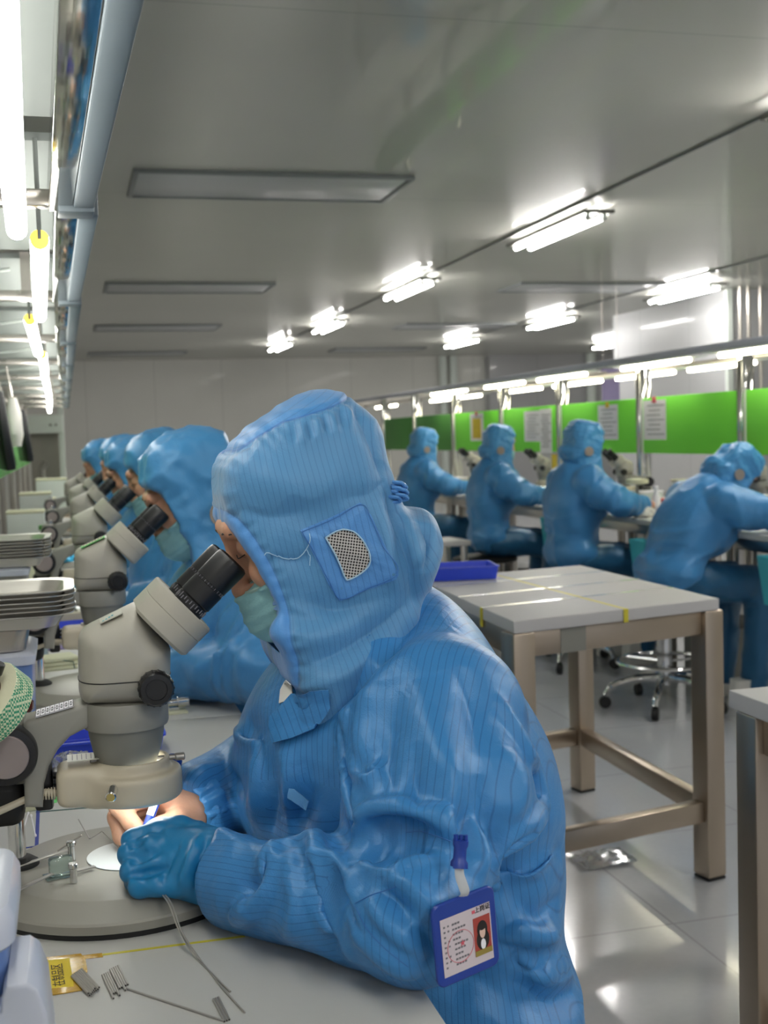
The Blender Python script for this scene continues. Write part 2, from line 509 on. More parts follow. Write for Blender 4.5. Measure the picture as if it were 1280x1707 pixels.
hn = ['grey ceiling panel between the first and second lamp rows, nearest of its line', 'middle grey ceiling panel between the two lamp rows', 'farthest grey ceiling panel between the two lamp rows']
for i, y in enumerate((10.65, 14.6, 18.6)):
    hatch(4.20, 5.70, y, y + 0.66, hn[i])
# conduits the ceiling lamps are wired to
for i, (x, y1) in enumerate(((3.13, 17.6), (5.72, 17.6), (8.2, 11.1))):
    bm = B(); cyl(bm, (x, YB + 0.1, HC - 0.008), (x, y1, HC - 0.008), 0.008, n=8)
    tag(finish('ceiling_conduit', bm, 'hatch_rim'), ['thin conduit on the ceiling joining the lamps of the left-hand row', 'thin conduit on the ceiling joining the lamps of the middle row',
        'thin conduit on the ceiling along the right-hand lamp row'][i], 'conduit', 'conduits on the ceiling')

# ceiling lamps: a slim housing with a reflector above and two bare tubes below
M['ceil_tube'] = emis('ceiling_tube_glow', (1.0, 0.98, 0.94, 1), CEIL_TUBE)
M['bench_tube'] = emis('bench_tube_glow', (1.0, 0.92, 0.70, 1), BENCH_TUBE)
M['left_tube'] = emis('shelf_tube_glow', (1.0, 0.99, 0.93, 1), BENCH_TUBE_LEFT)
M['tube_end'] = emis('tube_warm_end', (1.0, 0.72, 0.12, 1), 1.2)
def make_ceiling_lamp(label):
    t = thing('ceiling_lamp', label, 'ceiling lamp', (0, 0, 0), 0, 'twin tube lamps on the ceiling')
    bm = B()
    for s in (-1, 1): box(bm, (s * 0.095, 0, 0.0), (0.014, 1.36, 0.022), bev=0.003)
    for s in (-1, 1): box(bm, (0, s * 0.675, 0.0), (0.20, 0.016, 0.022), bev=0.003)
    finish('frame', bm, 'black_frame', t)
    bm = B(); box(bm, (0, 0, 0.018), (0.06, 1.20, 0.03), bev=0.006)
    finish('housing', bm, 'panel_white', t)
    for s in (-1, 1):
        bm = B(); cyl(bm, (s * 0.055, -0.60, -0.028), (s * 0.055, 0.60, -0.028), 0.0145, n=14)
        tb = finish('tube', bm, 'ceil_tube', t)
        for e in (-1, 1):
            bm = B(); cyl(bm, (s * 0.055, e * 0.60, -0.028), (s * 0.055, e * 0.625, -0.028), 0.015, n=14)
            box(bm, (s * 0.055, e * 0.63, -0.012), (0.026, 0.016, 0.05), bev=0.003)
            finish('socket', bm, 'panel_white', tb)
    for e in (-1, 1):
        bm = B(); cyl(bm, (0, e * 0.45, 0.03), (0, e * 0.45, 0.055), 0.012, n=10)
        finish('hanger', bm, 'chrome', t)
    return t
M['black_frame'] = mat('lamp_frame_grey', srgb(92, 90, 84), 0.4, var=0.04)
lamp_lab = ['big twin tube ceiling lamp nearest the camera, first of the left-hand row', 'second ceiling lamp of the left-hand row', 'third ceiling lamp of the left-hand row, small in the distance',
            'last ceiling lamp of the left-hand row, just before the far wall', 'nearest ceiling lamp of the middle row, beside the pale wall block', 'second ceiling lamp of the middle row',
            'last ceiling lamp of the middle row, near the white wall pipes', 'tiny ceiling lamp half hidden behind the pale wall block']
lamp_pos = [(3.26, 7.60), (3.12, 10.72), (3.14, 14.3), (3.08, 17.3), (6.08, 11.0), (5.88, 13.95), (5.73, 16.95), (8.48, 17.6)]
L0 = make_ceiling_lamp(lamp_lab[0]); L0.location = (3.26, 7.60, HC - 0.055)
for (x, y), lb in list(zip(lamp_pos, lamp_lab))[1:]:
    dup_tree(L0, (x, y, HC - 0.055), 0, lb)
# the same rows go on behind and beside the camera: they light the near benches
for (x, y) in ((3.13, 4.1), (3.13, 0.9), (3.13, -2.3), (5.85, 7.4), (5.85, 4.2), (5.85, 1.0), (0.75, -1.2), (0.75, -3.6)):
    dup_tree(L0, (x, y, HC - 0.055), 0, 'twin tube ceiling lamp outside the view, lighting the near benches')
# ================================================================== SMOOTH SOLIDS (distance fields -> one continuous mesh)
f32 = np.float32
class Grid:
    def __init__(s, lo, hi, h):
        s.lo = np.array(lo, float); s.h = h
        n = [int(math.ceil((b - a) / h)) + 1 for a, b in zip(lo, hi)]
        s.X = (lo[0] + h * np.arange(n[0])).astype(f32)[:, None, None]
        s.Y = (lo[1] + h * np.arange(n[1])).astype(f32)[None, :, None]
        s.Z = (lo[2] + h * np.arange(n[2])).astype(f32)[None, None, :]
def cone(g, a, b, ra, rb=None):
    rb = ra if rb is None else rb
    a = [float(v) for v in a]; b = [float(v) for v in b]
    dx, dy, dz = b[0] - a[0], b[1] - a[1], b[2] - a[2]
    L2 = dx * dx + dy * dy + dz * dz + 1e-12
    x, y, z = g.X - a[0], g.Y - a[1], g.Z - a[2]
    t = np.clip((x * dx + y * dy + z * dz) / L2, 0, 1)
    return np.sqrt((x - t * dx) ** 2 + (y - t * dy) ** 2 + (z - t * dz) ** 2) - (ra + (rb - ra) * t)
def ell(g, c, r, pitch=0.0):
    x, y, z = g.X - c[0], g.Y - c[1], g.Z - c[2]
    if pitch:
        cp, sp = math.cos(pitch), math.sin(pitch)
        x, z = x * cp + z * sp, -x * sp + z * cp
    k0 = np.sqrt((x / r[0]) ** 2 + (y / r[1]) ** 2 + (z / r[2]) ** 2)
    k1 = np.sqrt((x / r[0] ** 2) ** 2 + (y / r[1] ** 2) ** 2 + (z / r[2] ** 2) ** 2) + 1e-6
    return k0 * (k0 - 1) / k1
def chain(g, pts, rs, k=0.01):
    d = None
    for i in range(len(pts) - 1):
        e = cone(g, pts[i], pts[i + 1], rs[i], rs[i + 1])
        d = e if d is None else smin(d, e, k)
    return d
def smin(a, b, k):
    h = np.clip(0.5 + 0.5 * (b - a) / k, 0, 1)
    return b * (1 - h) + a * h - k * h * (1 - h)
def smax(a, b, k): return -smin(-a, -b, k)
def poly_sd(px, pz, poly):
    """signed distance to a closed 2-D polygon (negative inside), arrays px,pz"""
    d = None; s = None
    n = len(poly)
    for i in range(n):
        ax, az = poly[i]; bx, bz = poly[(i - 1) % n]
        ex, ez = bx - ax, bz - az
        wx, wz = px - ax, pz - az
        t = np.clip((wx * ex + wz * ez) / (ex * ex + ez * ez + 1e-12), 0, 1)
        q = (wx - ex * t) ** 2 + (wz - ez * t) ** 2
        d = q if d is None else np.minimum(d, q)
        c1 = pz >= az; c2 = pz < bz; c3 = ex * wz > ez * wx
        flip = (c1 & c2 & c3) | (~c1 & ~c2 & ~c3)
        sg = np.where(flip, -1.0, 1.0)
        s = sg if s is None else s * sg
    return s * np.sqrt(d)
def line_sd(px, pz, line):
    """distance to an open polyline, its sign (positive left of travel) and the arc position"""
    best = np.full(px.shape, 1e9); sgn = np.ones(px.shape); pos = np.zeros(px.shape); acc = 0.0
    for (ax, az), (bx, bz) in zip(line[:-1], line[1:]):
        ex, ez = bx - ax, bz - az; L = math.hypot(ex, ez)
        wx, wz = px - ax, pz - az
        t = np.clip((wx * ex + wz * ez) / (L * L), 0, 1)
        q = np.hypot(wx - ex * t, wz - ez * t)
        m = q < best
        best = np.where(m, q, best); sgn = np.where(m, np.sign(ex * wz - ez * wx), sgn); pos = np.where(m, acc + t * L, pos)
        acc += L
    return best * sgn, pos
_C = np.array([(0, 0, 0), (1, 0, 0), (0, 1, 0), (1, 1, 0), (0, 0, 1), (1, 0, 1), (0, 1, 1), (1, 1, 1)])
_E = [(0, 1), (2, 3), (4, 5), (6, 7), (0, 2), (1, 3), (4, 6), (5, 7), (0, 4), (1, 5), (2, 6), (3, 7)]
def nets(g, F, smooth=2):
    F = np.ascontiguousarray(F)
    I = F < 0
    n = np.zeros(tuple(v - 1 for v in F.shape), np.uint8)
    for cx, cy, cz in _C:
        n += I[cx:I.shape[0] - 1 + cx, cy:I.shape[1] - 1 + cy, cz:I.shape[2] - 1 + cz]
    act = np.argwhere((n > 0) & (n < 8))
    idx = np.full(n.shape, -1, np.int64)
    idx[tuple(act.T)] = np.arange(len(act))
    val = np.stack([F[tuple((act + c).T)] for c in _C], 1).astype(float)
    acc = np.zeros((len(act), 3)); cnt = np.zeros(len(act))
    for a, b in _E:
        va, vb = val[:, a], val[:, b]
        m = (va < 0) != (vb < 0)
        t = np.where(m, va / np.where(m, va - vb, 1), 0)
        p = _C[a] + t[:, None] * (_C[b] - _C[a])
        acc += p * m[:, None]; cnt += m
    V = g.lo + g.h * (act + acc / cnt[:, None])
    Q = []
    for ax in range(3):
        u, v = [(1, 2), (2, 0), (0, 1)][ax]
        sl0 = [slice(None)] * 3; sl1 = [slice(None)] * 3
        sl0[ax] = slice(0, -1); sl1[ax] = slice(1, None)
        A, Bm = I[tuple(sl0)], I[tuple(sl1)]
        ch = np.argwhere(A != Bm)
        ok = (ch[:, u] > 0) & (ch[:, v] > 0) & (ch[:, u] < I.shape[u] - 1) & (ch[:, v] < I.shape[v] - 1)
        ch = ch[ok]
        eu = np.zeros(3, int); eu[u] = 1
        ev = np.zeros(3, int); ev[v] = 1
        q = np.stack([idx[tuple((ch - eu - ev).T)], idx[tuple((ch - ev).T)], idx[tuple(ch.T)], idx[tuple((ch - eu).T)]], 1)
        inside = A[tuple(ch.T)]
        q[~inside] = q[~inside][:, ::-1]
        Q.append(q)
    Q = np.concatenate(Q)
    for _ in range(smooth): V = relax(V, Q, 0.5)
    return V, Q
def relax(V, Q, w):
    acc = np.zeros_like(V); cnt = np.zeros(len(V))
    for i in range(4):
        j = (i + 1) % 4
        for a, b in ((i, j), (j, i)):
            for c in range(3): acc[:, c] += np.bincount(Q[:, a], V[Q[:, b], c], len(V))
            cnt += np.bincount(Q[:, a], minlength=len(V))
    return V * (1 - w) + w * acc / np.maximum(cnt, 1)[:, None]
def normals(V, Q):
    fn = np.cross(V[Q[:, 2]] - V[Q[:, 0]], V[Q[:, 3]] - V[Q[:, 1]])
    N = np.zeros_like(V)
    for i in range(4):
        for c in range(3): N[:, c] += np.bincount(Q[:, i], fn[:, c], len(V))
    return N / (np.linalg.norm(N, axis=1)[:, None] + 1e-12)
def vnoise(P, seed=0):
    P = np.asarray(P, float) + seed * 17.31
    i = np.floor(P); f = P - i; f = f * f * (3 - 2 * f)
    r = 0
    for dx in (0, 1):
        for dy in (0, 1):
            for dz in (0, 1):
                h = np.sin((i[:, 0] + dx) * 127.1 + (i[:, 1] + dy) * 311.7 + (i[:, 2] + dz) * 74.7 + seed) * 43758.5453
                h = h - np.floor(h)
                w = (f[:, 0] if dx else 1 - f[:, 0]) * (f[:, 1] if dy else 1 - f[:, 1]) * (f[:, 2] if dz else 1 - f[:, 2])
                r = r + h * w
    return r
def ridged(P, seed=0, p=2.0): return (1 - np.abs(2 * vnoise(P, seed) - 1)) ** p
def np_mesh(name, V, Q, m, parent=None, origin=(0, 0, 0), attrs=None):
    V = np.asarray(V) - np.array(origin)
    me = bpy.data.meshes.new(name)
    me.vertices.add(len(V)); me.vertices.foreach_set('co', V.astype(f32).ravel())
    me.loops.add(len(Q) * 4); me.loops.foreach_set('vertex_index', Q.astype(np.int32).ravel())
    me.polygons.add(len(Q)); me.polygons.foreach_set('loop_start', np.arange(0, len(Q) * 4, 4, dtype=np.int32))
    try: me.polygons.foreach_set('loop_total', np.full(len(Q), 4, np.int32))
    except Exception: pass
    me.polygons.foreach_set('use_smooth', np.ones(len(Q), bool))
    me.update(calc_edges=True)
    for k, v in (attrs or {}).items():
        a = me.attributes.new(k, 'FLOAT', 'POINT'); a.data.foreach_set('value', np.asarray(v).astype(f32))
    me.validate()
    me.materials.append(M[m] if isinstance(m, str) else m)
    return link(bpy.data.objects.new(name, me), parent)
def bvh(V, Q): return BVHTree.FromPolygons([tuple(v) for v in V], [tuple(int(i) for i in q) for q in Q])
def project(tree, pts, off=0.0):
    """photo pixels -> points on a surface"""
    out = []
    for px, py in pts:
        d = ray(px, py).normalized()
        h = tree.ray_cast(CAM_LOC, d)
        if h[0] is not None: out.append(h[0] + h[1] * off)
    return out
def dense(pts, step=4.0):
    P = catmull([Vector((p[0], p[1], 0)) for p in pts], 8)
    return [(p.x, p.y) for p in P]
def fold(V, N, line, w, amp, kind='r', taper=0.5):
    """displacement of the vertices near a 3-D polyline: r ridge, v valley, s step (falls off on its left side only)"""
    L = np.array([tuple(p) for p in line])
    if len(L) < 2: return np.zeros(len(V))
    R = 4 * w
    m = np.all((V > L.min(0) - R) & (V < L.max(0) + R), axis=1)
    ix = np.nonzero(m)[0]
    out = np.zeros(len(V))
    if not len(ix): return out
    P = V[ix]
    best = np.full(len(P), 1e9); pos = np.zeros(len(P)); sg = np.ones(len(P)); acc = 0.0
    for a, b in zip(L[:-1], L[1:]):
        e = b - a; l = np.linalg.norm(e)
        if l < 1e-6: continue
        t = np.clip(((P - a) @ e) / (l * l), 0, 1)
        q = P - (a + t[:, None] * e)
        d = np.linalg.norm(q, axis=1)
        mm = d < best
        best = np.where(mm, d, best); pos = np.where(mm, acc + t * l, pos)
        if kind == 's': sg = np.where(mm, np.sign(np.einsum('ij,ij->i', q, np.cross(N[ix], e))), sg)
        acc += l
    tt = np.clip(pos / max(acc, 1e-6), 0, 1)
    env = np.clip(np.sin(PI * np.clip(tt, 0.02, 0.98)), 0, 1) ** taper
    if kind == 'r': f = np.exp(-(best / w) ** 2)
    elif kind == 'v': f = -np.exp(-best / w)
    else: f = np.where(sg > 0, np.exp(-(best / w) ** 1.3), np.exp(-(best / (0.18 * w)) ** 2))
    out[ix] = 1.8 * amp * env * f
    return out

def add_roll(g, F, pts, r, k=0.006):
    """a roll of cloth laid on a solid: capsules along a line, thinner at its ends, blended in only near the line"""
    n = len(pts)
    if n < 2: return F
    rad = [r * (0.55 + 0.45 * math.sin(PI * min(max(i / (n - 1), 0.0), 1.0)) ** 0.6) for i in range(n)]
    for i in range(n - 1):
        a, b = np.array(pts[i]), np.array(pts[i + 1])
        lo = np.minimum(a, b) - r - 3 * k; hi = np.maximum(a, b) + r + 3 * k
        i0 = np.maximum(((lo - g.lo) / g.h).astype(int), 0); i1 = ((hi - g.lo) / g.h).astype(int) + 2
        sub = Grid.__new__(Grid)
        sub.X = g.X[i0[0]:i1[0]]; sub.Y = g.Y[:, i0[1]:i1[1]]; sub.Z = g.Z[:, :, i0[2]:i1[2]]
        sl = (slice(i0[0], i1[0]), slice(i0[1], i1[1]), slice(i0[2], i1[2]))
        if F[sl].size: F[sl] = smin(F[sl], cone(sub, a, b, rad[i], rad[i + 1]), k)
    return F
# ================================================================== MICROSCOPE (local frame: optical axis at x=0,y=0, bench top at z=0, eyepieces towards +x)
S = 0.000612          # metres per photo pixel at the depth of the nearest microscope
def mp(px, py):       # photo pixel -> (x, z) on the microscope's own side view
    p = at_y(px, py, 1.224)
    return (p.x - 0.047, p.z - 0.75)
def mpl(L): return [mp(*p) for p in L]
def make_scope(label, group):
    t = thing('stereo_microscope', label, 'microscope', (0, 0, 0), 0, group)
    # --- base
    bm = B()
    c0 = (-0.012, 0.005)
    lathe(bm, [(0.120, 0.006), (0.137, 0.006), (0.138, 0.014), (0.136, 0.016), (0.112, 0.0275), (0.110, 0.028)], (c0[0], c0[1], 0), n=72)
    base = finish('base', bm, 'scope_base', t, ang=0.25)
    bm = B(); lathe(bm, [(0.130, 0.0), (0.1345, 0.0), (0.1345, 0.006), (0.130, 0.006)], (c0[0], c0[1], 0), n=64)
    finish('rubber_ring', bm, 'rubber', base)
    bm = B(); lathe(bm, [(0.044, 0.0275), (0.045, 0.0290), (0.0445, 0.0294)], (0.0, 0.012, 0), n=48)
    finish('stage_plate', bm, 'stage_white', t)
    # --- post
    bm = B(); cyl(bm, (-0.112, 0.022, 0.02), (-0.112, 0.022, 0.195), 0.0085, n=24)
    finish('post', bm, 'chrome', t)
    bm = B(); lathe(bm, [(0.021, 0.0275), (0.021, 0.031), (0.014, 0.036), (0.010, 0.037)], (-0.112, 0.022, 0), n=28)
    finish('post_collar', bm, 'rubber', t)
    # --- focus block on the post
    bm = B()
    box(bm, (-0.116, 0.018, 0.150), (0.046, 0.044, 0.070), bev=0.010, seg=3)
    finish('focus_block', bm, 'scope_grey', t)
    bm = B(); box(bm, (-0.124, 0.018, 0.098), (0.044, 0.040, 0.050), bev=0.012, seg=3)
    finish('clamp_block', bm, 'rubber', t)
    bm = B(); box(bm, (-0.083, 0.012, 0.112), (0.018, 0.028, 0.05), bev=0.004)
    finish('rack', bm, 'black', t)
    kx, kz = mp(17, 1247)
    kx -= 0.002
    bm = B(); lathe(bm, [(0.020, 0.0), (0.0275, 0.003), (0.0290, 0.009), (0.0290, 0.026), (0.0275, 0.030), (0.0215, 0.031), (0.0212, 0.0295)], (kx, -0.006, kz), (0, -1, 0), n=56)
    kn = finish('focus_knob', bm, 'black', t)
    bm = B(); lathe(bm, [(0.0211, 0.0), (0.0211, 0.0015), (0.020, 0.003)], (kx, -0.0355, kz), (0, -1, 0), n=48)
    finish('knob_cap', bm, 'knob_cap', kn)
    bm = B(); lathe(bm, [(0.0275, 0.0), (0.0290, 0.006), (0.0290, 0.024), (0.0270, 0.028)], (kx, 0.045, kz), (0, 1, 0), n=40)
    finish('focus_knob', bm, 'black', t)
    # --- arm: block at the post, curved underside, boss round the optics
    arch = [mp(72, 1338), mp(74, 1300), mp(82, 1270), mp(96, 1244), mp(116, 1222), mp(140, 1209), mp(152, 1206)]
    poly = [mp(42, 1338), mp(40, 1200), mp(46, 1194), mp(152, 1163)] + arch[::-1]
    bm = B(); prism(bm, poly, -0.020, 0.020, 'y', bev=0.005)
    finish('arm', bm, 'scope_grey', t)
    # --- optics
    a0, z0 = mp(205, 1207); z1 = mp(205, 1163)[1]
    bm = B(); lathe(bm, [(0.0415, z0), (0.0425, z0 + 0.003), (0.0425, z1 - 0.002), (0.0415, z1)], n=56)
    finish('mounting_ring', bm, 'scope_grey', t)
    zb = mp(205, 1263)[1]
    bm = B(); lathe(bm, [(0.029, zb - 0.004), (0.0305, zb), (0.034, zb + 0.010), (0.0372, zb + 0.026), (0.0378, z0)], n=56)
    finish('objective_housing', bm, 'scope_dark', t)
    # body: side outline with rounded flanks
    up = mpl([(130, 1068), (133, 1055), (140, 1047), (152, 1040), (228, 1003), (232, 1010), (262, 1052), (283, 1076), (282, 1148), (279, 1160), (270, 1168), (143, 1168), (134, 1160), (131, 1148)])
    def slab_solid(poly, w, k, h=0.0024, y0=0.0):
        xs = [p[0] for p in poly]; zs = [p[1] for p in poly]
        g = Grid((min(xs) - 0.008, -w - 0.008, min(zs) - 0.008), (max(xs) + 0.008, w + 0.008, max(zs) + 0.008), h)
        o = poly_sd(g.X.astype(float)[:, 0, :], g.Z.astype(float)[:, 0, :], poly)[:, None, :]
        return nets(g, smax(o, np.abs(g.Y) - w, k) , 2)
    V, Q = slab_solid(up, 0.046, 0.040); np_mesh('body', V, Q, 'scope', t)
    tr = bvh(V, Q); bm = B(); ring = []
    zc, cx_ = mp(206, 1124)[1], mp(206, 1124)[0]
    for q in range(49):
        a = 2 * PI * q / 48; dr = Vector((math.cos(a), math.sin(a), 0))
        h = tr.ray_cast(Vector((cx_, 0, zc)) + dr * 0.2, -dr)
        if h[0] is not None: ring.append(h[0])
    tube(bm, ring, 0.0007, 6); finish('seam_line', bm, 'rubber', t)
    # zoom knobs
    zx, zz = mp(254, 1131)
    for s in (-1, 1):
        bm = B()
        lathe(bm, [(0.012, 0.040), (0.0165, 0.042), (0.0172, 0.046), (0.0172, 0.056), (0.0150, 0.060), (0.0105, 0.0605), (0.0100, 0.0585)], (zx, 0, zz), (0, s, 0), n=36)
        for q in range(18):
            a = 2 * PI * q / 18
            box(bm, (zx + 0.0170 * math.cos(a), s * 0.051, zz + 0.0170 * math.sin(a)), (0.0016, 0.010, 0.0022), Matrix.Rotation(-a, 3, 'Y'), bev=0.0004)
        finish('zoom_knob', bm, 'black', t)
    # eyepiece housing (tilted drum)
    c0 = Vector((*mp(264, 1046), 0)); c1 = Vector((*mp(306, 1004), 0))
    c0 = Vector((c0.x, 0, c0.y)); c1 = Vector((c1.x, 0, c1.y))
    ez = (c1 - c0).normalized(); ey = Vector((0, 1, 0)); ex = ey.cross(ez)
    Lc = (c1 - c0).length; hw = 0.0345
    bm = B()
    loft(bm, c0, ex, ey, ez, [(rrect(2 * hw - 0.006, 0.106, 0.026, 7), -0.002), (rrect(2 * hw, 0.112, 0.030, 7), 0.001), (rrect(2 * hw, 0.112, 0.030, 7), Lc * 0.52), (rrect(2 * hw - 0.001, 0.111, 0.030, 7), Lc * 0.53),
        (rrect(2 * hw, 0.112, 0.030, 7), Lc * 0.54), (rrect(2 * hw, 0.112, 0.030, 7), Lc - 0.002), (rrect(2 * hw - 0.003, 0.109, 0.0285, 7), Lc), (rrect(2 * hw - 0.006, 0.106, 0.027, 7), Lc - 0.0012)])
    hs = finish('eyepiece_housing', bm, 'scope', t, ang=0.5)
    # the two eyepieces
    b0 = Vector((*mp(306, 1007), 0)); b1 = Vector((*mp(383, 929), 0))
    p0 = Vector((b0.x, 0, b0.y)); p1 = Vector((b1.x, 0, b1.y))
    d = (p1 - p0).normalized(); L = (p1 - p0).length
    for s in (-1, 1):
        o = Vector((p0.x, s * 0.031, p0.z))
        bm = B()
        lathe(bm, [(0.0165, -0.006), (0.0175, 0.0), (0.0175, 0.010), (0.0168, 0.0105), (0.0180, 0.012), (0.0180, L * 0.46), (0.0172, L * 0.47), (0.0172, L * 0.50), (0.0180, L * 0.51),
                   (0.0184, L * 0.90), (0.0178, L * 0.97), (0.0150, L), (0.0120, L - 0.002)], o, d, n=36)
        ey = finish('eyepiece', bm, 'black', t, ang=0.5)
        bm = B()
        x, y, dd = frame_of(d)
        for q in range(30):
            a = 2 * PI * q / 30
            c = o + d * (0.0055 if q % 2 else 0.007) + (x * math.cos(a) + y * math.sin(a)) * 0.0176
            box(bm, c, (0.0010, 0.0010, 0.004 if q % 5 else 0.006), Matrix((x, y, dd)).transposed())
        for q in range(24):
            a = 2 * PI * q / 24
            c = o + d * (L * 0.485) + (x * math.cos(a) + y * math.sin(a)) * 0.0172
            box(bm, c, (0.0008, 0.0006, 0.004), Matrix((x, y, dd)).transposed())
        finish('scale_marking', bm, 'print', ey)
    # --- ring lamp
    zt = mp(205, 1262)[1]; zm = mp(205, 1283)[1]; zl = mp(205, 1331)[1] + 0.001
    g = Grid((-0.085, -0.056, zl - 0.006), (0.064, 0.056, zt + 0.006), 0.0021)
    def vcyl(cx, cy, r, z0, z1, k=0.006):
        return smax(np.sqrt((g.X - cx) ** 2 + (g.Y - cy) ** 2) - r + 0 * g.Z, np.abs(g.Z - (z0 + z1) / 2) - (z1 - z0) / 2, k)
    d_ = vcyl(0.005, 0, 0.0485, zl, zm + 0.001)
    xb = mp(98, 1300)[0]
    bx = smax(smax(np.abs(g.X - (xb - 0.005 + 0.0) / 2) - (0.0 - xb) / 2 , np.abs(g.Y) - 0.026, 0.012), np.abs(g.Z - (zl + zt - 0.002) / 2) - (zt - 0.002 - zl) / 2, 0.010)
    d_ = smin(d_, bx, 0.010)
    d_ = smin(d_, vcyl(0.005, 0, 0.0365, zm, zt, 0.003), 0.004)
    d_ = smax(d_, -vcyl(0.005, 0, 0.0315, zl - 0.05, zt + 0.05), 0.002)
    V, Q = nets(g, d_, 2)
    rl = np_mesh('ring_lamp', V, Q, 'beige', t)
    bm = B(); lathe(bm, [(0.024, zl - 0.0005), (0.040, zl - 0.0005), (0.040, zl + 0.003), (0.024, zl + 0.003), (0.024, zl - 0.0005)], (0.004, 0, 0), n=48, cap=False)
    finish('led_ring', bm, 'led', rl)
    for (px, py, dy, L2) in ((160, 1268, -0.0, 0.012), (285, 1262, 0.0, 0.028)):
        x, zc = mp(px, py)
        bm = B(); cyl(bm, (x - L2 / 2, 0, zc), (x + L2 / 2, 0, zc), 0.0028, n=12)
        cyl(bm, (x + (L2 / 2 - 0.010 if px > 200 else -L2 / 2), 0, zc), (x + (L2 / 2 if px > 200 else -L2 / 2 + 0.010), 0, zc), 0.0040, n=14, bev=0.001)
        finish('clamp_screw', bm, 'dark_steel', rl)
    x, zc = mp(190, 1288)
    bm = B(); cyl(bm, (x, -0.030, zc - 0.002), (x - 0.003, -0.052, zc - 0.003), 0.0030, n=14); cyl(bm, (x - 0.003, -0.050, zc - 0.003), (x - 0.006, -0.066, zc - 0.006), 0.0052, n=16, bev=0.001)
    finish('clamp_screw', bm, 'chrome', rl)
    bm = B(); x, zc = mp(95, 1298)
    for q in range(3): box(bm, (x - 0.001, 0.0, zc + 0.007 - q * 0.007), (0.006, 0.018, 0.005), bev=0.001)
    finish('switch', bm, 'black', rl)
    bm = B()
    A = Vector((*mp(98, 1318), 0)); A = Vector((A.x, -0.008, A.y))
    pts = [A, A + Vector((-0.016, -0.001, 0.002)), A + Vector((-0.030, -0.002, -0.002)), A + Vector((-0.055, -0.006, -0.010)), A + Vector((-0.085, -0.012, -0.018)), A + Vector((-0.115, -0.01, -0.03))]
    tube(bm, catmull(pts, 8), 0.0036, 10)
    for q in range(7):
        c = A + Vector((-0.003 - q * 0.0028, -0.0005, 0.0004))
        cyl(bm, c, c + Vector((-0.0016, 0, 0)), 0.0062 - q * 0.0002, n=14)
    finish('power_cable', bm, 'beige', rl)
    return t
M['stage_white'] = mat('stage_white', srgb(224, 228, 228), 0.35, var=0.02)
M['scope_grey'] = mat('scope_arm_enamel', srgb(146, 144, 136), 0.45, var=0.05)
M['led'] = emis('led_glow', (0.93, 1.0, 0.97, 1), RING_LED)

# ================================================================== LEFT BENCH
ZT = 0.75
BX0, BX1 = -0.28, 0.262
def bench(label, x0, x1, y0, y1, front, group):
    t = thing('workbench', label, 'workbench', ((x0 + x1) / 2, (y0 + y1) / 2, 0), 0, group)
    w, d = x1 - x0, y1 - y0
    bm = B(); box(bm, (0, 0, ZT - 0.0125), (w, d - 0.002, 0.025), bev=0.002)
    finish('worktop', bm, 'laminate', t)
    bm = B(); sx = 1 if front > 0 else -1
    box(bm, (sx * (w / 2 - 0.07), 0, ZT - 0.055), (0.03, d - 0.02, 0.055), bev=0.003)
    box(bm, (-sx * (w / 2 - 0.03), 0, ZT - 0.055), (0.03, d - 0.02, 0.055), bev=0.003)
    finish('rail', bm, 'steel', t)
    for ax in (-1, 1):
        for ay in (-1, 1):
            bm = B(); box(bm, (ax * (w / 2 - 0.03) - (sx * 0.04 if ax == sx else 0), ay * (d / 2 - 0.04), (ZT - 0.025) / 2), (0.04, 0.04, ZT - 0.025), bev=0.003)
            finish('leg', bm, 'steel', t)
    return t
bl = ['grey laminate workbench under the nearest microscope and the gloved worker', 'grey laminate workbench of the left row, in front of the second and third workers', 'far grey workbench of the left row, third along',
      'far grey workbench of the left row, fourth along', 'last grey workbench of the left row, by the far equipment stand']
for i, (y0, y1) in enumerate(((-0.10, 1.95), (1.95, 4.0), (4.0, 6.05), (6.05, 8.1), (8.1, 10.15))):
    bench(bl[i], BX0, BX1, y0, y1, 1, 'benches of the left row')

# upright partitions behind the left bench and the lamp canopy over it
def canopy(i, y0, y1, dx, label, rz=0.0):
    t = thing('lamp_canopy', label, 'lamp canopy', (dx, (y0 + y1) / 2, 0), rz, 'lamp canopies over the left bench')
    d = y1 - y0
    bm = B(); box(bm, (-0.26, -0.03, 1.606), (0.55, d - 0.12, 0.012), bev=0.002); box(bm, (0.013, -0.03, 1.598), (0.003, d - 0.12, 0.010), bev=0.0005)
    finish('panel', bm, 'panel_grey', t)
    bm = B(); box(bm, (0.017, 0, 1.520), (0.030, d - 0.005, 0.035), bev=0.002)
    finish('front_channel', bm, 'mirror_steel', t)
    bm = B(); box(bm, (0.0455, -0.005, 1.525), (0.026, d - 0.03, 0.05), bev=0.003)
    finish('cable_duct', bm, 'beam', t)
    bm = B(); box(bm, (-0.25, d / 2 - 0.02, 1.515), (0.56, 0.022, 0.022), bev=0.002)
    for x in (-0.5, -0.05): box(bm, (x, d / 2 - 0.02, 1.56), (0.02, 0.02, 0.09))
    finish('cross_bar', bm, 'steel', t)
    bm = B(); box(bm, (0.036, d / 2 - 0.02, 1.50), (0.045, 0.05, 0.010), bev=0.002)
    finish('bracket', bm, 'beam', t)
    bm = B()
    tube(bm, catmull([(-0.50, d / 2 - 0.05, 1.55), (-0.35, d / 2 - 0.05, 1.54), (-0.2, d / 2 - 0.05, 1.55), (-0.08, d / 2 - 0.06, 1.565)], 6), 0.004, 8)
    finish('lamp_cable', bm, 'panel_white', t)
    return t
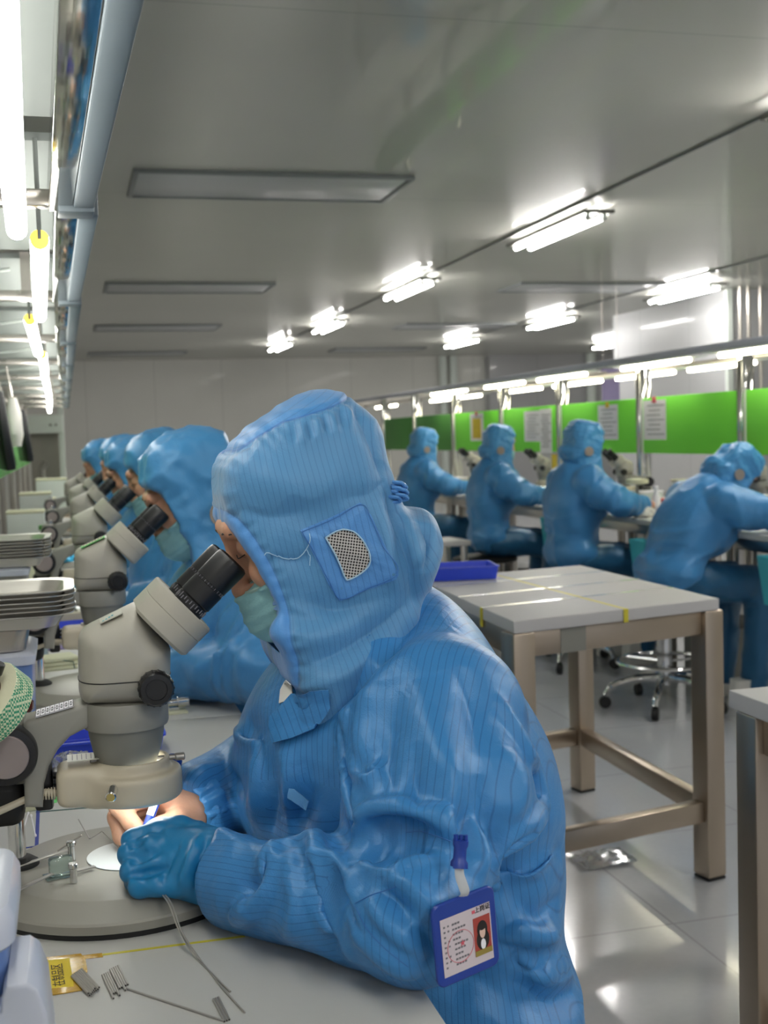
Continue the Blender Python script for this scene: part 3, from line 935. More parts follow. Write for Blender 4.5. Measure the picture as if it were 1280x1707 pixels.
lab_c = ['overhead lamp canopy nearest the camera, with a bluish duct along its edge', 'second overhead lamp canopy above the left bench', 'third overhead lamp canopy above the left bench', 'fourth overhead lamp canopy above the left bench',
         'fifth overhead lamp canopy along the left bench', 'sixth overhead lamp canopy along the left bench', 'seventh overhead lamp canopy along the left bench', 'eighth overhead lamp canopy along the left bench', 'last overhead lamp canopy at the far end of the left bench']
lab_t = ['big glowing tube lamp at the top left corner of the photo', 'second glowing tube lamp along the left overhead canopy', 'third glowing tube lamp along the left canopy, slightly skewed', 'fourth glowing tube lamp along the left canopy',
         'fifth glowing tube lamp along the left canopy', 'sixth glowing tube lamp along the left canopy', 'seventh glowing tube lamp along the left canopy', 'eighth glowing tube lamp along the left canopy', 'last, smallest glowing tube lamp of the left canopy']
tubes_x = [(-0.024, -0.046), (-0.020, -0.038), (-0.061, -0.063), (-0.053, -0.060), (-0.064, -0.066), (-0.068, -0.070), (-0.075, -0.078), (-0.085, -0.09), (-0.10, -0.105)]
for i in range(9):
    y0 = 0.60 + i * 1.035
    canopy(i, y0, y0 + 1.035, [0.002, -0.008, -0.012, -0.012, -0.012, -0.012, -0.014, -0.012, -0.012][i], lab_c[i], [0.022, 0.012, 0.004, 0, 0, 0, 0, 0, 0][i])
    t = thing('tube_lamp', lab_t[i], 'tube lamp', (0, y0 + 0.5, 1.47), 0, 'tube lamps under the left canopy')
    a, b = tubes_x[i]
    bm = B(); cyl(bm, (a, -0.475, 0), (b, 0.485, 0), 0.0125, n=18)
    finish('tube', bm, 'left_tube', t)
    for (x, e) in ((a, -1), (b, 1)):
        bm = B(); cyl(bm, (x, -0.475 - 0.012 if e < 0 else 0.485, 0), (x, -0.475 if e < 0 else 0.497, 0), 0.0120, n=18)
        finish('end_cap', bm, 'tube_end' if e < 0 else 'panel_white', t)
    for e, xx in ((-1, a), (1, b)):
        bm = B(); cyl(bm, (xx, e * 0.490 + 0.005, 0.0), (xx, e * 0.490 + 0.005, 0.130), 0.003, n=8); finish('lamp_wire', bm, 'panel_grey', t)
# green partition boards on posts behind the left bench
lab_b = ['green partition board behind the left bench, nearest the camera', 'second green partition board behind the left bench', 'third green partition board behind the left bench', 'fourth green partition board behind the left bench',
         'fifth green partition board behind the left bench', 'sixth green partition board behind the left bench', 'seventh green partition board behind the left bench', 'last green partition board behind the left bench']
for i in range(8):
    y = 2.2 + i * 1.035
    bm = B(); box(bm, (-0.29, y + 0.5, 1.215), (0.012, 0.97, 0.31), bev=0.003)
    tag(finish('partition_board', bm, 'green_dim'), lab_b[i], 'partition board', 'green boards of the left bench')
for i in range(9):
    y = 2.17 + i * 1.035
    bm = B(); box(bm, (-0.31, y, 0.76 + 0.385), (0.03, 0.03, 0.77), bev=0.003)
    tag(finish('partition_post', bm, 'steel'), 'steel post holding the green boards and canopy of the left bench', 'post', 'posts of the left bench')
# ================================================================== RIGHT BENCH
RX = 3.22
ry = [4.02, 5.25, 6.33, 7.50, 8.60, 9.77, 10.95, 12.1]
lr = ['grey workbench of the right row, cut by the right edge of the photo', 'grey workbench of the right row, between the leaning worker and the next one', 'grey workbench of the right row, under the second right-hand microscope',
      'grey workbench of the right row, under the third right-hand microscope', 'grey workbench of the right row, in front of the farthest right-hand worker', 'empty far grey workbench of the right row', 'last grey workbench of the right row']
for i in range(7):
    bench(lr[i], 2.72, 3.20, ry[i], ry[i + 1], -1, 'benches of the right row')
    bench('grey workbench behind the right-hand green boards, facing away', 3.24, 3.74, ry[i], ry[i + 1], 1, 'benches behind the green boards')
lb = ['bright green partition board at the right edge of the photo', 'bright green partition board with one white sheet pinned at its left end', 'bright green partition board with a white sheet pinned in its middle', 'bright green partition board with several white sheets',
      'bright green partition board with a yellow notice', 'dull green partition board, bare, beside the farthest right-hand worker', 'dull green partition board, last of the right row']
for i in range(7):
    y0, y1 = ry[i] + 0.05, ry[i + 1] - 0.035
    bm = B(); box(bm, (RX, (y0 + y1) / 2, 1.212), (0.014, y1 - y0, 0.316), bev=0.003)
    t = tag(finish('partition_board', bm, 'green' if i < 5 else 'green_dim'), lb[i], 'partition board', 'green boards of the right row')
    bm = B(); box(bm, (RX - 0.002, y1 + 0.008, 1.212), (0.022, 0.014, 0.32), bev=0.002)
    finish('edge_strip', bm, 'panel_white', t)
lp = ['tall steel post at the right edge, reflecting lamps', 'steel post right of the middle white sheet', 'steel post left of the middle white sheet', 'steel post left of the several white sheets',
      'steel post left of the yellow notice', 'steel post between the two dull green boards', 'last steel post of the right row']
for i, y in enumerate(ry[1:]):
    bm = B(); box(bm, (RX, y, (0.76 + 1.60) / 2), (0.045, 0.05, 0.84), bev=0.004); box(bm, (RX + 0.05, y + 0.02, 1.15), (0.03, 0.03, 0.78), bev=0.004)
    tag(finish('rail_post', bm, 'mirror_steel'), lp[i], 'post', 'posts of the right row')
# beam over the boards, struts and tubes on both sides
t = thing('lamp_rail', 'long blue grey rail carrying the lamps above the right benches', 'lamp rail', (RX, 9.1, 1.59))
bm = B(); box(bm, (-0.06, 0, 0), (0.05, 10.2, 0.035), bev=0.004); finish('beam', bm, 'rail_grey', t)
bm = B(); box(bm, (0.33, 0, -0.03), (0.03, 10.2, 0.025), bev=0.004); finish('rear_beam', bm, 'steel', t)
for y in ry + [13.2, 14.1]:
    bm = B(); box(bm, (0.13, y - 9.1, -0.012), (0.42, 0.03, 0.02), bev=0.003); finish('cross_bar', bm, 'steel', t)
rt = [(4.36, 5.36), (5.66, 6.44), (6.95, 7.73), (8.00, 8.80), (9.26, 10.2)]
lt = ['glowing tube on the right-hand rail, cut by the right edge', 'longest glowing tube of the right-hand rail, over the white pinned sheets', 'third glowing tube from the right on the front of the rail', 'fourth glowing tube from the right on the front of the rail', 'farthest glowing tube on the front of the rail']
for i, (a, b) in enumerate(rt):
    t = thing('rail_lamp', lt[i], 'tube lamp', (RX - 0.06, (a + b) / 2, 1.545), 0, 'tube lamps on the front of the rail')
    h = (b - a) / 2
    bm = B(); cyl(bm, (0, -h, 0), (0, h, 0), 0.012, n=14); finish('tube', bm, 'bench_tube', t)
    bm = B(); box(bm, (0, 0, 0.016), (0.13, 2 * h + 0.14, 0.006), bev=0.002); finish('tube_shield', bm, 'panel_white', t)  # strip made wide and long to keep the tube out of the ceiling's reflection
rt2 = [(5.72, 6.42), (6.60, 7.38), (7.62, 8.45), (8.70, 9.48), (10.1, 11.6), (12.9, 13.8)]
lt2 = ['lower glowing tube behind the right end of the rail', 'lower glowing tube behind the long front tube', 'second lower glowing tube behind the rail, counted from the right', 'third lower glowing tube behind the rail',
       'fourth lower glowing tube behind the rail, over the dull green boards', 'last short glowing tube behind the rail, by the hood of the nearest worker']
for i, (a, b) in enumerate(rt2):
    t = thing('rail_lamp', lt2[i], 'tube lamp', (3.58, (a + b) / 2, 1.53), 0, 'tube lamps behind the rail')
    h = (b - a) / 2
    bm = B(); cyl(bm, (0, -h, 0), (0, h, 0), 0.012, n=14); finish('tube', bm, 'bench_tube', t)
    bm = B(); box(bm, (0, 0, 0.016), (0.13, 2 * h + 0.14, 0.006), bev=0.002); finish('tube_shield', bm, 'panel_white', t)  # same oversized strip, shaped to block the tube's light towards the ceiling
# sheets pinned to the boards (each a thin sheet with its own print)
def sheet(name, px0, py0, px1, py1, m, label, lines=6, inner=None, clip=None, cat='paper sheet'):
    a, b = at_x(px0, py0, RX - 0.010), at_x(px1, py1, RX - 0.010)
    y0, y1, z0, z1 = min(a.y, b.y), max(a.y, b.y), min(a.z, b.z), max(a.z, b.z)
    w, h = y1 - y0, z1 - z0
    t = thing(name, label, cat, (RX - 0.0085, (y0 + y1) / 2, (z0 + z1) / 2))
    bm = B(); box(bm, (0, 0, 0), (0.0012, w, h)); finish('sheet', bm, m, t)
    if inner:
        bm = B(); box(bm, (-0.001, 0, -0.01), (0.0012, w * 0.62, h * 0.72)); finish('notice', bm, inner, t)
    if lines:
        bm = B()
        for q in range(lines):
            box(bm, (-0.0012, w * 0.06 * ((q * 7) % 3 - 1), h * (0.36 - 0.72 * q / max(1, lines - 1))), (0.0008, w * (0.75 - 0.12 * ((q * 5) % 3)), h * 0.018))
        finish('printed_lines', bm, 'print', t)
    if clip:
        bm = B(); box(bm, (-0.003, 0, h / 2), (0.006, 0.045, 0.035), bev=0.004); finish('clip', bm, clip, t)
sheet('notice_sheet', 783, 690, 806, 735, 'paper', 'yellow notice in a white sleeve on a green board', 3, 'yellow', 'pink', 'notice')
sheet('paper_sheet', 873, 686, 900, 736, 'paper', 'left white sheet of the several on one green board', 8)
sheet('paper_sheet', 899, 682, 920, 755, 'paper', 'tall white printed sheet beside the other sheets on a green board', 12)
sheet('paper_sheet', 996, 676, 1030, 733, 'paper', 'white sheet with a yellow clip, middle of a green board', 7, None, 'yellow')
sheet('paper_sheet', 1072, 668, 1110, 733, 'paper', 'white sheet with a pink clip, left end of the widest green board', 7, None, 'pink')
sheet('yellow_card', 919, 757, 931, 782, 'yellow', 'small yellow card below the tall white sheet', 0)
t = thing('hanging_sign', 'lilac sign hanging beyond the green boards', 'sign', (4.74, 9.9, 1.585))
bm = B(); box(bm, (0, 0, 0), (0.17, 0.012, 0.30), bev=0.003); finish('plate', bm, 'lilac', t)
for s in (-1, 1):
    bm = B(); cyl(bm, (s * 0.07, 0, 0.15), (s * 0.07, 0, HC - 1.585), 0.002, n=6); finish('cord', bm, 'steel', t)
for i, px in enumerate((1234, 1248, 1268)):
    p = at_y(px, 560, 10.9)
    bm = B(); cyl(bm, (p.x, p.y, 0.0), (p.x, p.y, HC), 0.018, n=12)
    tag(finish('pipe', bm, 'steel'), ['thin steel pipe left of the other two before the pale wall block', 'thin shiny steel pipe between two others before the pale wall block', 'thin steel pipe right of the other two before the pale wall block'][i], 'pipe', 'pipes before the wall block')

# ================================================================== TABLES IN THE AISLE
def plain_table(label, quad, zt, leg_in, rails):
    cx = sum(p[0] for p in quad) / 4; cy = sum(p[1] for p in quad) / 4
    t = thing('work_table', label, 'table', (cx, cy, 0), 0)
    q = [Vector((p[0] - cx, p[1] - cy)) for p in quad]
    bm = B(); prism(bm, [tuple(p) for p in q], zt - 0.030, zt, 'z', bev=0.002)
    finish('table_top', bm, 'white_laminate', t)
    ins = [p * leg_in for p in q]
    ex = (ins[1] - ins[0]).normalized(); ang = math.atan2(ex.y, ex.x)
    R = Matrix.Rotation(ang, 3, 'Z')
    for p in ins:
        bm = B(); box(bm, (p.x, p.y, (zt - 0.03) / 2 + 0.004), (0.062, 0.062, zt - 0.038), R, bev=0.006)
        lg = finish('leg', bm, 'warm_steel', t)
        bm = B(); box(bm, (p.x, p.y, 0.004), (0.058, 0.058, 0.008), R, bev=0.002); finish('foot_cap', bm, 'rubber', lg)
    def rail(a, b, z, hh, m='warm_steel'):
        d = b - a; c = (a + b) / 2; L = d.length - 0.062
        bm = B(); box(bm, (c.x, c.y, z), (L, 0.036, hh), Matrix.Rotation(math.atan2(d.y, d.x), 3, 'Z'), bev=0.004)
        return finish('rail', bm, m, t)
    for a, b in ((0, 1), (1, 2), (2, 3), (3, 0)): rail(ins[a], ins[b], zt - 0.062, 0.062)
    for a, b in rails: rail(ins[a], ins[b], 0.185, 0.055)
    return t, q
QT = [(1.010, 2.655), (1.630, 2.785), (1.640, 3.680), (1.045, 3.560)]
tb, q = plain_table('white topped table with square steel legs in the middle aisle, blue tray on it', QT, ZT, 0.93, ((0, 1), (1, 2), (2, 3), (3, 0)))
def on_table(px, py): p = at_z(px, py, ZT); return Vector((p.x - tb.location.x, p.y - tb.location.y))
bm = B()
def strip(bm, a, b, w, z, th=0.0006):
    d = b - a; c = (a + b) / 2
    box(bm, (c.x, c.y, z + th / 2), (d.length, w, th), Matrix.Rotation(math.atan2(d.y, d.x), 3, 'Z'))
def mixp(a, b, t): return a * (1 - t) + b * t
strip(bm, mixp(q[0], q[1], 0.52), mixp(q[3], q[2], 0.42), 0.012, ZT)
for s in (0.52,):
    p = mixp(q[0], q[1], s) + Vector((0, -0.003)); box(bm, (p.x, p.y, ZT - 0.016), (0.012, 0.004, 0.034))
for s in (0.28,):
    p = mixp(q[0], q[3], s); box(bm, (p.x - 0.002, p.y, ZT - 0.025), (0.004, 0.012, 0.05))
finish('yellow_tape', bm, 'yellow_tape', tb)
bm = B()
strip(bm, mixp(q[0], q[3], 0.28), mixp(q[1], q[2], 0.28), 0.010, ZT); strip(bm, mixp(q[0], q[3], 0.52), mixp(q[1], q[2], 0.52), 0.010, ZT); strip(bm, mixp(q[0], q[3], 0.78), mixp(q[1], q[2], 0.78), 0.008, ZT)
finish('clear_tape', bm, 'shiny_tape', tb)
bm = B(); p = mixp(q[0], q[1], 0.26) * 0.93; box(bm, (p.x, p.y - 0.0185 , ZT - 0.062), (0.075, 0.003, 0.062), Matrix.Rotation(0.207, 3, 'Z')); finish('tape_patch', bm, 'scope_dark', tb)
QT2 = [(1.05, 0.86), (1.70, 0.86), (1.70, 1.766), (1.05, 1.766)]
plain_table('second white topped steel table, cut off by the right edge of the photo', QT2, 0.76, 0.90, ((1, 2), (2, 3), (3, 0)))
# blue tray on the middle table
def tray(label, loc, rz, w, d, h, m, wall=0.004, flare=0.006, name='plastic_tray', group=None):
    t = thing(name, label, 'tray', loc, rz, group)
    bm = B()
    o = rrect(w, d, 0.012, 4); o0 = rrect(w - 2 * flare, d - 2 * flare, 0.010, 4)
    i1 = rrect(w - 2 * wall, d - 2 * wall, 0.009, 4); i0 = rrect(w - 2 * flare - 2 * wall, d - 2 * flare - 2 * wall, 0.008, 4)
    L = [(o0, 0), (o, h - 0.004), (rrect(w + 0.006, d + 0.006, 0.013, 4), h - 0.003), (rrect(w + 0.006, d + 0.006, 0.013, 4), h), (i1, h), (i0, 0.004)]
    rings = [[bm.verts.new((x, y, z)) for x, y in P] for P, z in L]
    n = len(rings[0])
    for k in range(len(rings) - 1):
        for i in range(n): bm.faces.new((rings[k][i], rings[k][(i + 1) % n], rings[k + 1][(i + 1) % n], rings[k + 1][i]))
    bm.faces.new(rings[0][::-1]); bm.faces.new(rings[-1])
    finish('shell', bm, m, t)
    bm = B(); box(bm, (0, 0, h * 0.55), (w - 2 * flare - 0.004, 0.002, h * 0.5)); finish('divider', bm, m, t)
    return t
tray('shallow royal blue plastic tray on the left end of the aisle table', (1.172, 3.55, ZT + 0.001), -0.15, 0.22, 0.17, 0.040, 'blue_tray')
# low white stand seen past the nearest hood
t = thing('side_stand', 'low white stand on legs just right of the nearest hood', 'stand', (2.03, 6.55, 0), 0.1)
bm = B(); box(bm, (0, 0, 0.58), (0.30, 0.30, 0.03), bev=0.004); finish('stand_top', bm, 'white_laminate', t)
for sx in (-1, 1):
    for sy in (-1, 1):
        bm = B(); box(bm, (sx * 0.12, sy * 0.12, 0.283), (0.03, 0.03, 0.564), bev=0.003); finish('leg', bm, 'steel', t)

# ================================================================== CHAIRS
def make_chair(label, loc, rz, group, back=True, seat_z=0.47):
    """chair faces +x in its own frame"""
    t = thing('work_chair' if back else 'work_stool', label, 'chair' if back else 'stool', loc, rz, group)
    bm = B(); lathe(bm, [(0.16, seat_z - 0.035), (0.185, seat_z - 0.03), (0.19, seat_z - 0.01), (0.17, seat_z), (0.08, seat_z - 0.004)], n=36, sx=1.0, sy=1.05)
    finish('seat', bm, 'rubber', t)
    bm = B(); cyl(bm, (0, 0, 0.10), (0, 0, seat_z - 0.035), 0.024, n=20); cyl(bm, (0, 0, 0.18), (0, 0, 0.34), 0.032, n=20, bev=0.004)
    finish('column', bm, 'chrome', t)
    bm = B()
    tube(bm, [Vector((0.20 * math.cos(2 * PI * i / 30), 0.20 * math.sin(2 * PI * i / 30), 0.20)) for i in range(31)], 0.009, 8)
    for q in range(3): a = 2 * PI * q / 3; cyl(bm, (0.025 * math.cos(a), 0.025 * math.sin(a), 0.20), (0.2 * math.cos(a), 0.2 * math.sin(a), 0.20), 0.006, n=8)
    finish('foot_ring', bm, 'chrome', t)
    for q in range(5):
        a = 2 * PI * q / 5 + 0.3
        c, s = math.cos(a), math.sin(a)
        bm = B(); tube(bm, catmull([(0.02 * c, 0.02 * s, 0.13), (0.12 * c, 0.12 * s, 0.125), (0.22 * c, 0.22 * s, 0.095), (0.255 * c, 0.255 * s, 0.055)], 5), [0.018] * 6 + [0.015] * 6 + [0.012] * 4, 10)
        lg = finish('leg', bm, 'chrome', t)
        bm = B(); cyl(bm, (0.255 * c - 0.014 * s, 0.255 * s + 0.014 * c, 0.026), (0.255 * c + 0.014 * s, 0.255 * s - 0.014 * c, 0.026), 0.026, n=18, bev=0.004)
        finish('caster', bm, 'rubber', lg)
    if back:
        bm = B(); tube(bm, catmull([(-0.10, 0, seat_z - 0.04), (-0.20, 0, seat_z - 0.03), (-0.245, 0, seat_z + 0.05), (-0.245, 0, seat_z + 0.16)], 5), 0.012, 10)
        finish('back_stem', bm, 'chrome', t)
        bm = B()
        n = 10
        fr, bk = [], []
        for i in range(n + 1):
            y = -0.20 + 0.40 * i / n
            dx = 0.05 * (2 * y / 0.4) ** 2
            hw = 0.5
            fr.append([bm.verts.new((-0.235 + dx, y, seat_z + z)) for z in (0.0, 0.09, 0.18, 0.24)])
            bk.append([bm.verts.new((-0.247 + dx, y, seat_z + z)) for z in (0.0, 0.09, 0.18, 0.24)])
        for i in range(n):
            for k in range(3):
                bm.faces.new((fr[i][k], fr[i + 1][k], fr[i + 1][k + 1], fr[i][k + 1])); bm.faces.new((bk[i][k], bk[i][k + 1], bk[i + 1][k + 1], bk[i + 1][k]))
            bm.faces.new((fr[i][0], bk[i][0], bk[i + 1][0], fr[i + 1][0])); bm.faces.new((fr[i][3], fr[i + 1][3], bk[i + 1][3], bk[i][3]))
        for i in (0, n):
            for k in range(3): bm.faces.new((fr[i][k], fr[i][k + 1], bk[i][k + 1], bk[i][k]))
        finish('backrest', bm, 'teal', t)
    return t
# ================================================================== PEOPLE
YC = 1.224
def W3(p): return np.array([p[0], p[1], p[2]], float)
def q2(pts, y): return [(at_y(px, py, y).x, at_y(px, py, y).z) for px, py in pts]

HEAD_C = np.array([0.239, 0.0, 1.1285]); HEAD_P = math.radians(28)
def head_to_body(V, c=HEAD_C, p=HEAD_P):
    cp, sp = math.cos(p), math.sin(p)
    # local: -x forward, +z up
    x = V[:, 0] * cp - V[:, 2] * sp
    z = V[:, 0] * sp + V[:, 2] * cp
    return np.stack([x + c[0], V[:, 1] + c[1], z + c[2]], 1)
def head_field(g):
    d = ell(g, (0.010, 0, 0.018), (0.074, 0.065, 0.070))
    d = smin(d, ell(g, (-0.030, 0, -0.022), (0.056, 0.060, 0.082)), 0.02)
    d = smin(d, cone(g, (-0.035, 0, -0.065), (-0.068, 0, -0.098), 0.045, 0.020), 0.02)
    d = smin(d, cone(g, (-0.079, -0.032, 0.021), (-0.079, 0.032, 0.021), 0.012), 0.014)
    for s in (-1, 1):
        d = smin(d, ell(g, (-0.060, s * 0.044, -0.028), (0.030, 0.022, 0.024)), 0.016)
    d = smax(d, -ell(g, (-0.098, -0.031, 0.001), (0.020, 0.019, 0.013)), 0.010)
    d = smax(d, -ell(g, (-0.098, 0.031, 0.001), (0.020, 0.019, 0.013)), 0.010)
    for s in (-1, 1):
        d = smin(d, ell(g, (-0.0735, s * 0.031, 0.000), (0.0135, 0.0165, 0.0125)), 0.004)
        d = smin(d, cone(g, (-0.0865, s * 0.020, -0.0030), (-0.0805, s * 0.044, -0.0035), 0.0016), 0.003)
        d = smin(d, ell(g, (0.012, s * 0.072, -0.012), (0.022, 0.012, 0.032)), 0.006)
    d = smin(d, cone(g, (-0.083, 0, 0.012), (-0.102, 0, -0.040), 0.0075, 0.0095), 0.010)
    for s in (-1, 1):
        d = smin(d, ell(g, (-0.095, s * 0.0115, -0.044), (0.011, 0.0075, 0.0075)), 0.005)
    d = smin(d, cone(g, (-0.087, -0.016, -0.071), (-0.087, 0.016, -0.071), 0.0060), 0.006)
    d = smin(d, cone(g, (-0.084, -0.013, -0.080), (-0.084, 0.013, -0.080), 0.0065), 0.005)
    d = smin(d, cone(g, (0.012, 0, -0.03), (-0.012, 0, -0.13), 0.050, 0.048), 0.02)
    return d
_g = Grid((-0.13, -0.10, -0.17), (0.13, 0.10, 0.14), 0.0028)
HEAD_V, HEAD_Q = nets(_g, head_field(_g), 2)

# ---- hands ---------------------------------------------------------------
def hand_mesh(fingers, palm, h, k=0.006, bounds=None):
    pts = np.array([p for f in fingers + palm for p in f[0]])
    lo, hi = pts.min(0) - 0.04, pts.max(0) + 0.04
    g = Grid(lo, hi, h)
    d = None
    for P, R in palm:
        e = chain(g, P, R, 0.01)
        d = e if d is None else smin(d, e, 0.018)
    for P, R in fingers:
        e = chain(g, P, R, 0.004)
        d = smin(d, e, k)
    return nets(g, d, 2)
def px3(L): return [tuple(at_y(a, b, y)) for a, b, y in L]
# right hand, bare, writing grip
RH_F = [
    (px3([(282, 1332, 1.262), (256, 1326, 1.252), (198, 1343, 1.240), (219, 1372, 1.232), (240, 1388, 1.226)]), [0.0125, 0.0120, 0.0102, 0.0086, 0.0070]),
    (px3([(285, 1340, 1.276), (252, 1334, 1.270), (196, 1362, 1.256), (203, 1394, 1.246), (222, 1412, 1.240)]), [0.0125, 0.0120, 0.0102, 0.0088, 0.0072]),
    (px3([(290, 1350, 1.290), (258, 1346, 1.287), (206, 1374, 1.274), (212, 1404, 1.264), (232, 1420, 1.256)]), [0.0120, 0.0112, 0.0096, 0.0084, 0.0070]),
    (px3([(296, 1360, 1.302), (266, 1358, 1.300), (222, 1386, 1.290), (226, 1410, 1.280), (242, 1424, 1.272)]), [0.0108, 0.0098, 0.0084, 0.0074, 0.0062]),
    (px3([(326, 1366, 1.256), (296, 1368, 1.243), (268, 1378, 1.233), (247, 1392, 1.224)]), [0.0150, 0.0125, 0.0105, 0.0080]),
]
RH_P = [
    (px3([(356, 1348, 1.288), (336, 1350, 1.281)]), [0.0200, 0.0240]),
    (px3([(338, 1348, 1.274), (278, 1332, 1.262)]), [0.0225, 0.0150]),
    (px3([(338, 1354, 1.288), (284, 1342, 1.278)]), [0.0230, 0.0150]),
    (px3([(338, 1360, 1.300), (292, 1356, 1.296)]), [0.0200, 0.0130]),
]
# left hand, gloved, closed round a part
LH_F = [
    (px3([(292, 1398, 1.158), (262, 1392, 1.160), (222, 1401, 1.160), (228, 1422, 1.174), (250, 1430, 1.184)]), [0.0150, 0.0130, 0.0104, 0.0092, 0.0085]),
    (px3([(284, 1424, 1.140), (252, 1416, 1.142), (215, 1425, 1.146), (222, 1446, 1.160), (248, 1452, 1.172)]), [0.0150, 0.0132, 0.0106, 0.0094, 0.0085]),
    (px3([(284, 1450, 1.124), (254, 1447, 1.126), (218, 1452, 1.130), (226, 1470, 1.146), (250, 1474, 1.160)]), [0.0145, 0.0128, 0.0104, 0.0092, 0.0085]),
    (px3([(292, 1474, 1.110), (264, 1473, 1.112), (232, 1478, 1.116), (240, 1488, 1.130), (262, 1488, 1.144)]), [0.0125, 0.0112, 0.0094, 0.0084, 0.0076]),
    (px3([(352, 1408, 1.142), (300, 1384, 1.162), (262, 1383, 1.174), (238, 1396, 1.184)]), [0.0175, 0.0140, 0.0110, 0.0088]),
]
LH_P = [
    (px3([(430, 1462, 1.100), (388, 1450, 1.108), (350, 1446, 1.118)]), [0.0300, 0.0290, 0.0290]),
    (px3([(350, 1430, 1.128), (290, 1404, 1.150)]), [0.0260, 0.0165]),
    (px3([(350, 1444, 1.122), (286, 1432, 1.136)]), [0.0260, 0.0165]),
    (px3([(350, 1458, 1.116), (290, 1462, 1.120)]), [0.0250, 0.0160]),
]

# ---- the coverall --------------------------------------------------------
def limb_pts(A, Bp, n): return [tuple(np.array(A) * (1 - i / n) + np.array(Bp) * (i / n)) for i in range(n + 1)]
POSE = dict(
    shL=(0.335, -0.140, 0.925), elL=(0.262, -0.284, 0.808), wrL=(0.129, -0.116, 0.790),
    shR=(0.325, 0.150, 0.930), elR=(0.268, 0.150, 0.836), wrR=(0.113, 0.050, 0.808),
    hip=(0.40, 0.0, 0.58), knee=(0.02, 0.13, 0.52), ankle=(0.06, 0.13, 0.09))
def rot_y(p, piv, a):
    x, z = p[0] - piv[0], p[2] - piv[1]
    return (piv[0] + x * math.cos(a) - z * math.sin(a), p[1], piv[1] + x * math.sin(a) + z * math.cos(a))
def coverall_field(g, J, lean=0.0, thin=0.0, legs=False, arms=True):
    """thin > 0 gives the body inside the cloth"""
    t = -thin
    piv = (0.42, 0.58)
    Rp = lambda p: rot_y(p, piv, lean)
    d = ell(g, Rp((0.312, 0, 0.850)), (0.158 + t, 0.178 + t, 0.160 + t), lean)
    d = smin(d, ell(g, Rp((0.380, 0, 0.725)), (0.118 + t, 0.176 + t, 0.150 + t), lean), 0.05)
    d = smin(d, ell(g, (0.392, 0, 0.580), (0.124 + t, 0.196 + t, 0.115 + t)), 0.05)
    d = smin(d, cone(g, Rp((0.375, 0, 0.84)), Rp((0.315, 0, 0.970)), 0.100 + t, 0.075 + t), 0.05)
    for s, k in ((-1, 'shL'), (1, 'shR')):
        d = smin(d, cone(g, Rp((0.328, 0, 0.945)), Rp((J[k][0] - 0.005, J[k][1] * 0.9, J[k][2])), 0.076 + t, 0.074 + t), 0.05)
        d = smin(d, ell(g, Rp((0.396, s * 0.088, 0.81)), (0.074 + t, 0.080 + t, 0.12 + t), lean), 0.04)
    if arms:
        for s, (a, b, c) in ((-1, ('shL', 'elL', 'wrL')), (1, ('shR', 'elR', 'wrR'))):
            A, Bq, Cq = Rp(J[a]), J[b], J[c]
            up = cone(g, A, Bq, 0.084 + t, 0.058 + t * 0.9)
            mid = tuple(0.55 * u + 0.45 * v for u, v in zip(A, Bq))
            up = smin(up, ell(g, (mid[0] + 0.012, mid[1], mid[2] - 0.01), (0.086 + t, 0.070 + t, 0.075 + t)), 0.03)
            e = np.array(Cq) - np.array(Bq); L = np.linalg.norm(e); e = e / L
            far = np.array(Cq) + e * 0.03
            fo = cone(g, Bq, far, 0.056 + t * 0.9, 0.043 + t * 0.6)
            pl = (g.X - Cq[0]) * e[0] + (g.Y - Cq[1]) * e[1] + (g.Z - Cq[2]) * e[2]
            fo = smax(fo, pl.astype(f32), 0.006)
            arm = smin(up, fo, 0.014)
            d = smin(d, arm, 0.016)
    if legs:
        for s in (-1, 1):
            kn = (J['knee'][0], s * J['knee'][1], J['knee'][2]); an = (J['ankle'][0], s * J['ankle'][1], J['ankle'][2])
            hp = (0.38, s * 0.10, 0.555)
            d = smin(d, smin(cone(g, hp, kn, 0.098 + t, 0.075 + t), cone(g, kn, an, 0.072 + t, 0.055 + t), 0.02), 0.04)
    return d
def leg_field(g, J):
    d = ell(g, (0.385, 0, 0.555), (0.112, 0.180, 0.095))
    for s in (-1, 1):
        kn = (J['knee'][0], s * J['knee'][1], J['knee'][2]); an = (J['ankle'][0], s * J['ankle'][1], J['ankle'][2])
        d = smin(d, smin(cone(g, (0.36, s * 0.10, 0.545), kn, 0.086, 0.075), cone(g, kn, an, 0.072, 0.058), 0.02), 0.03)
    return d
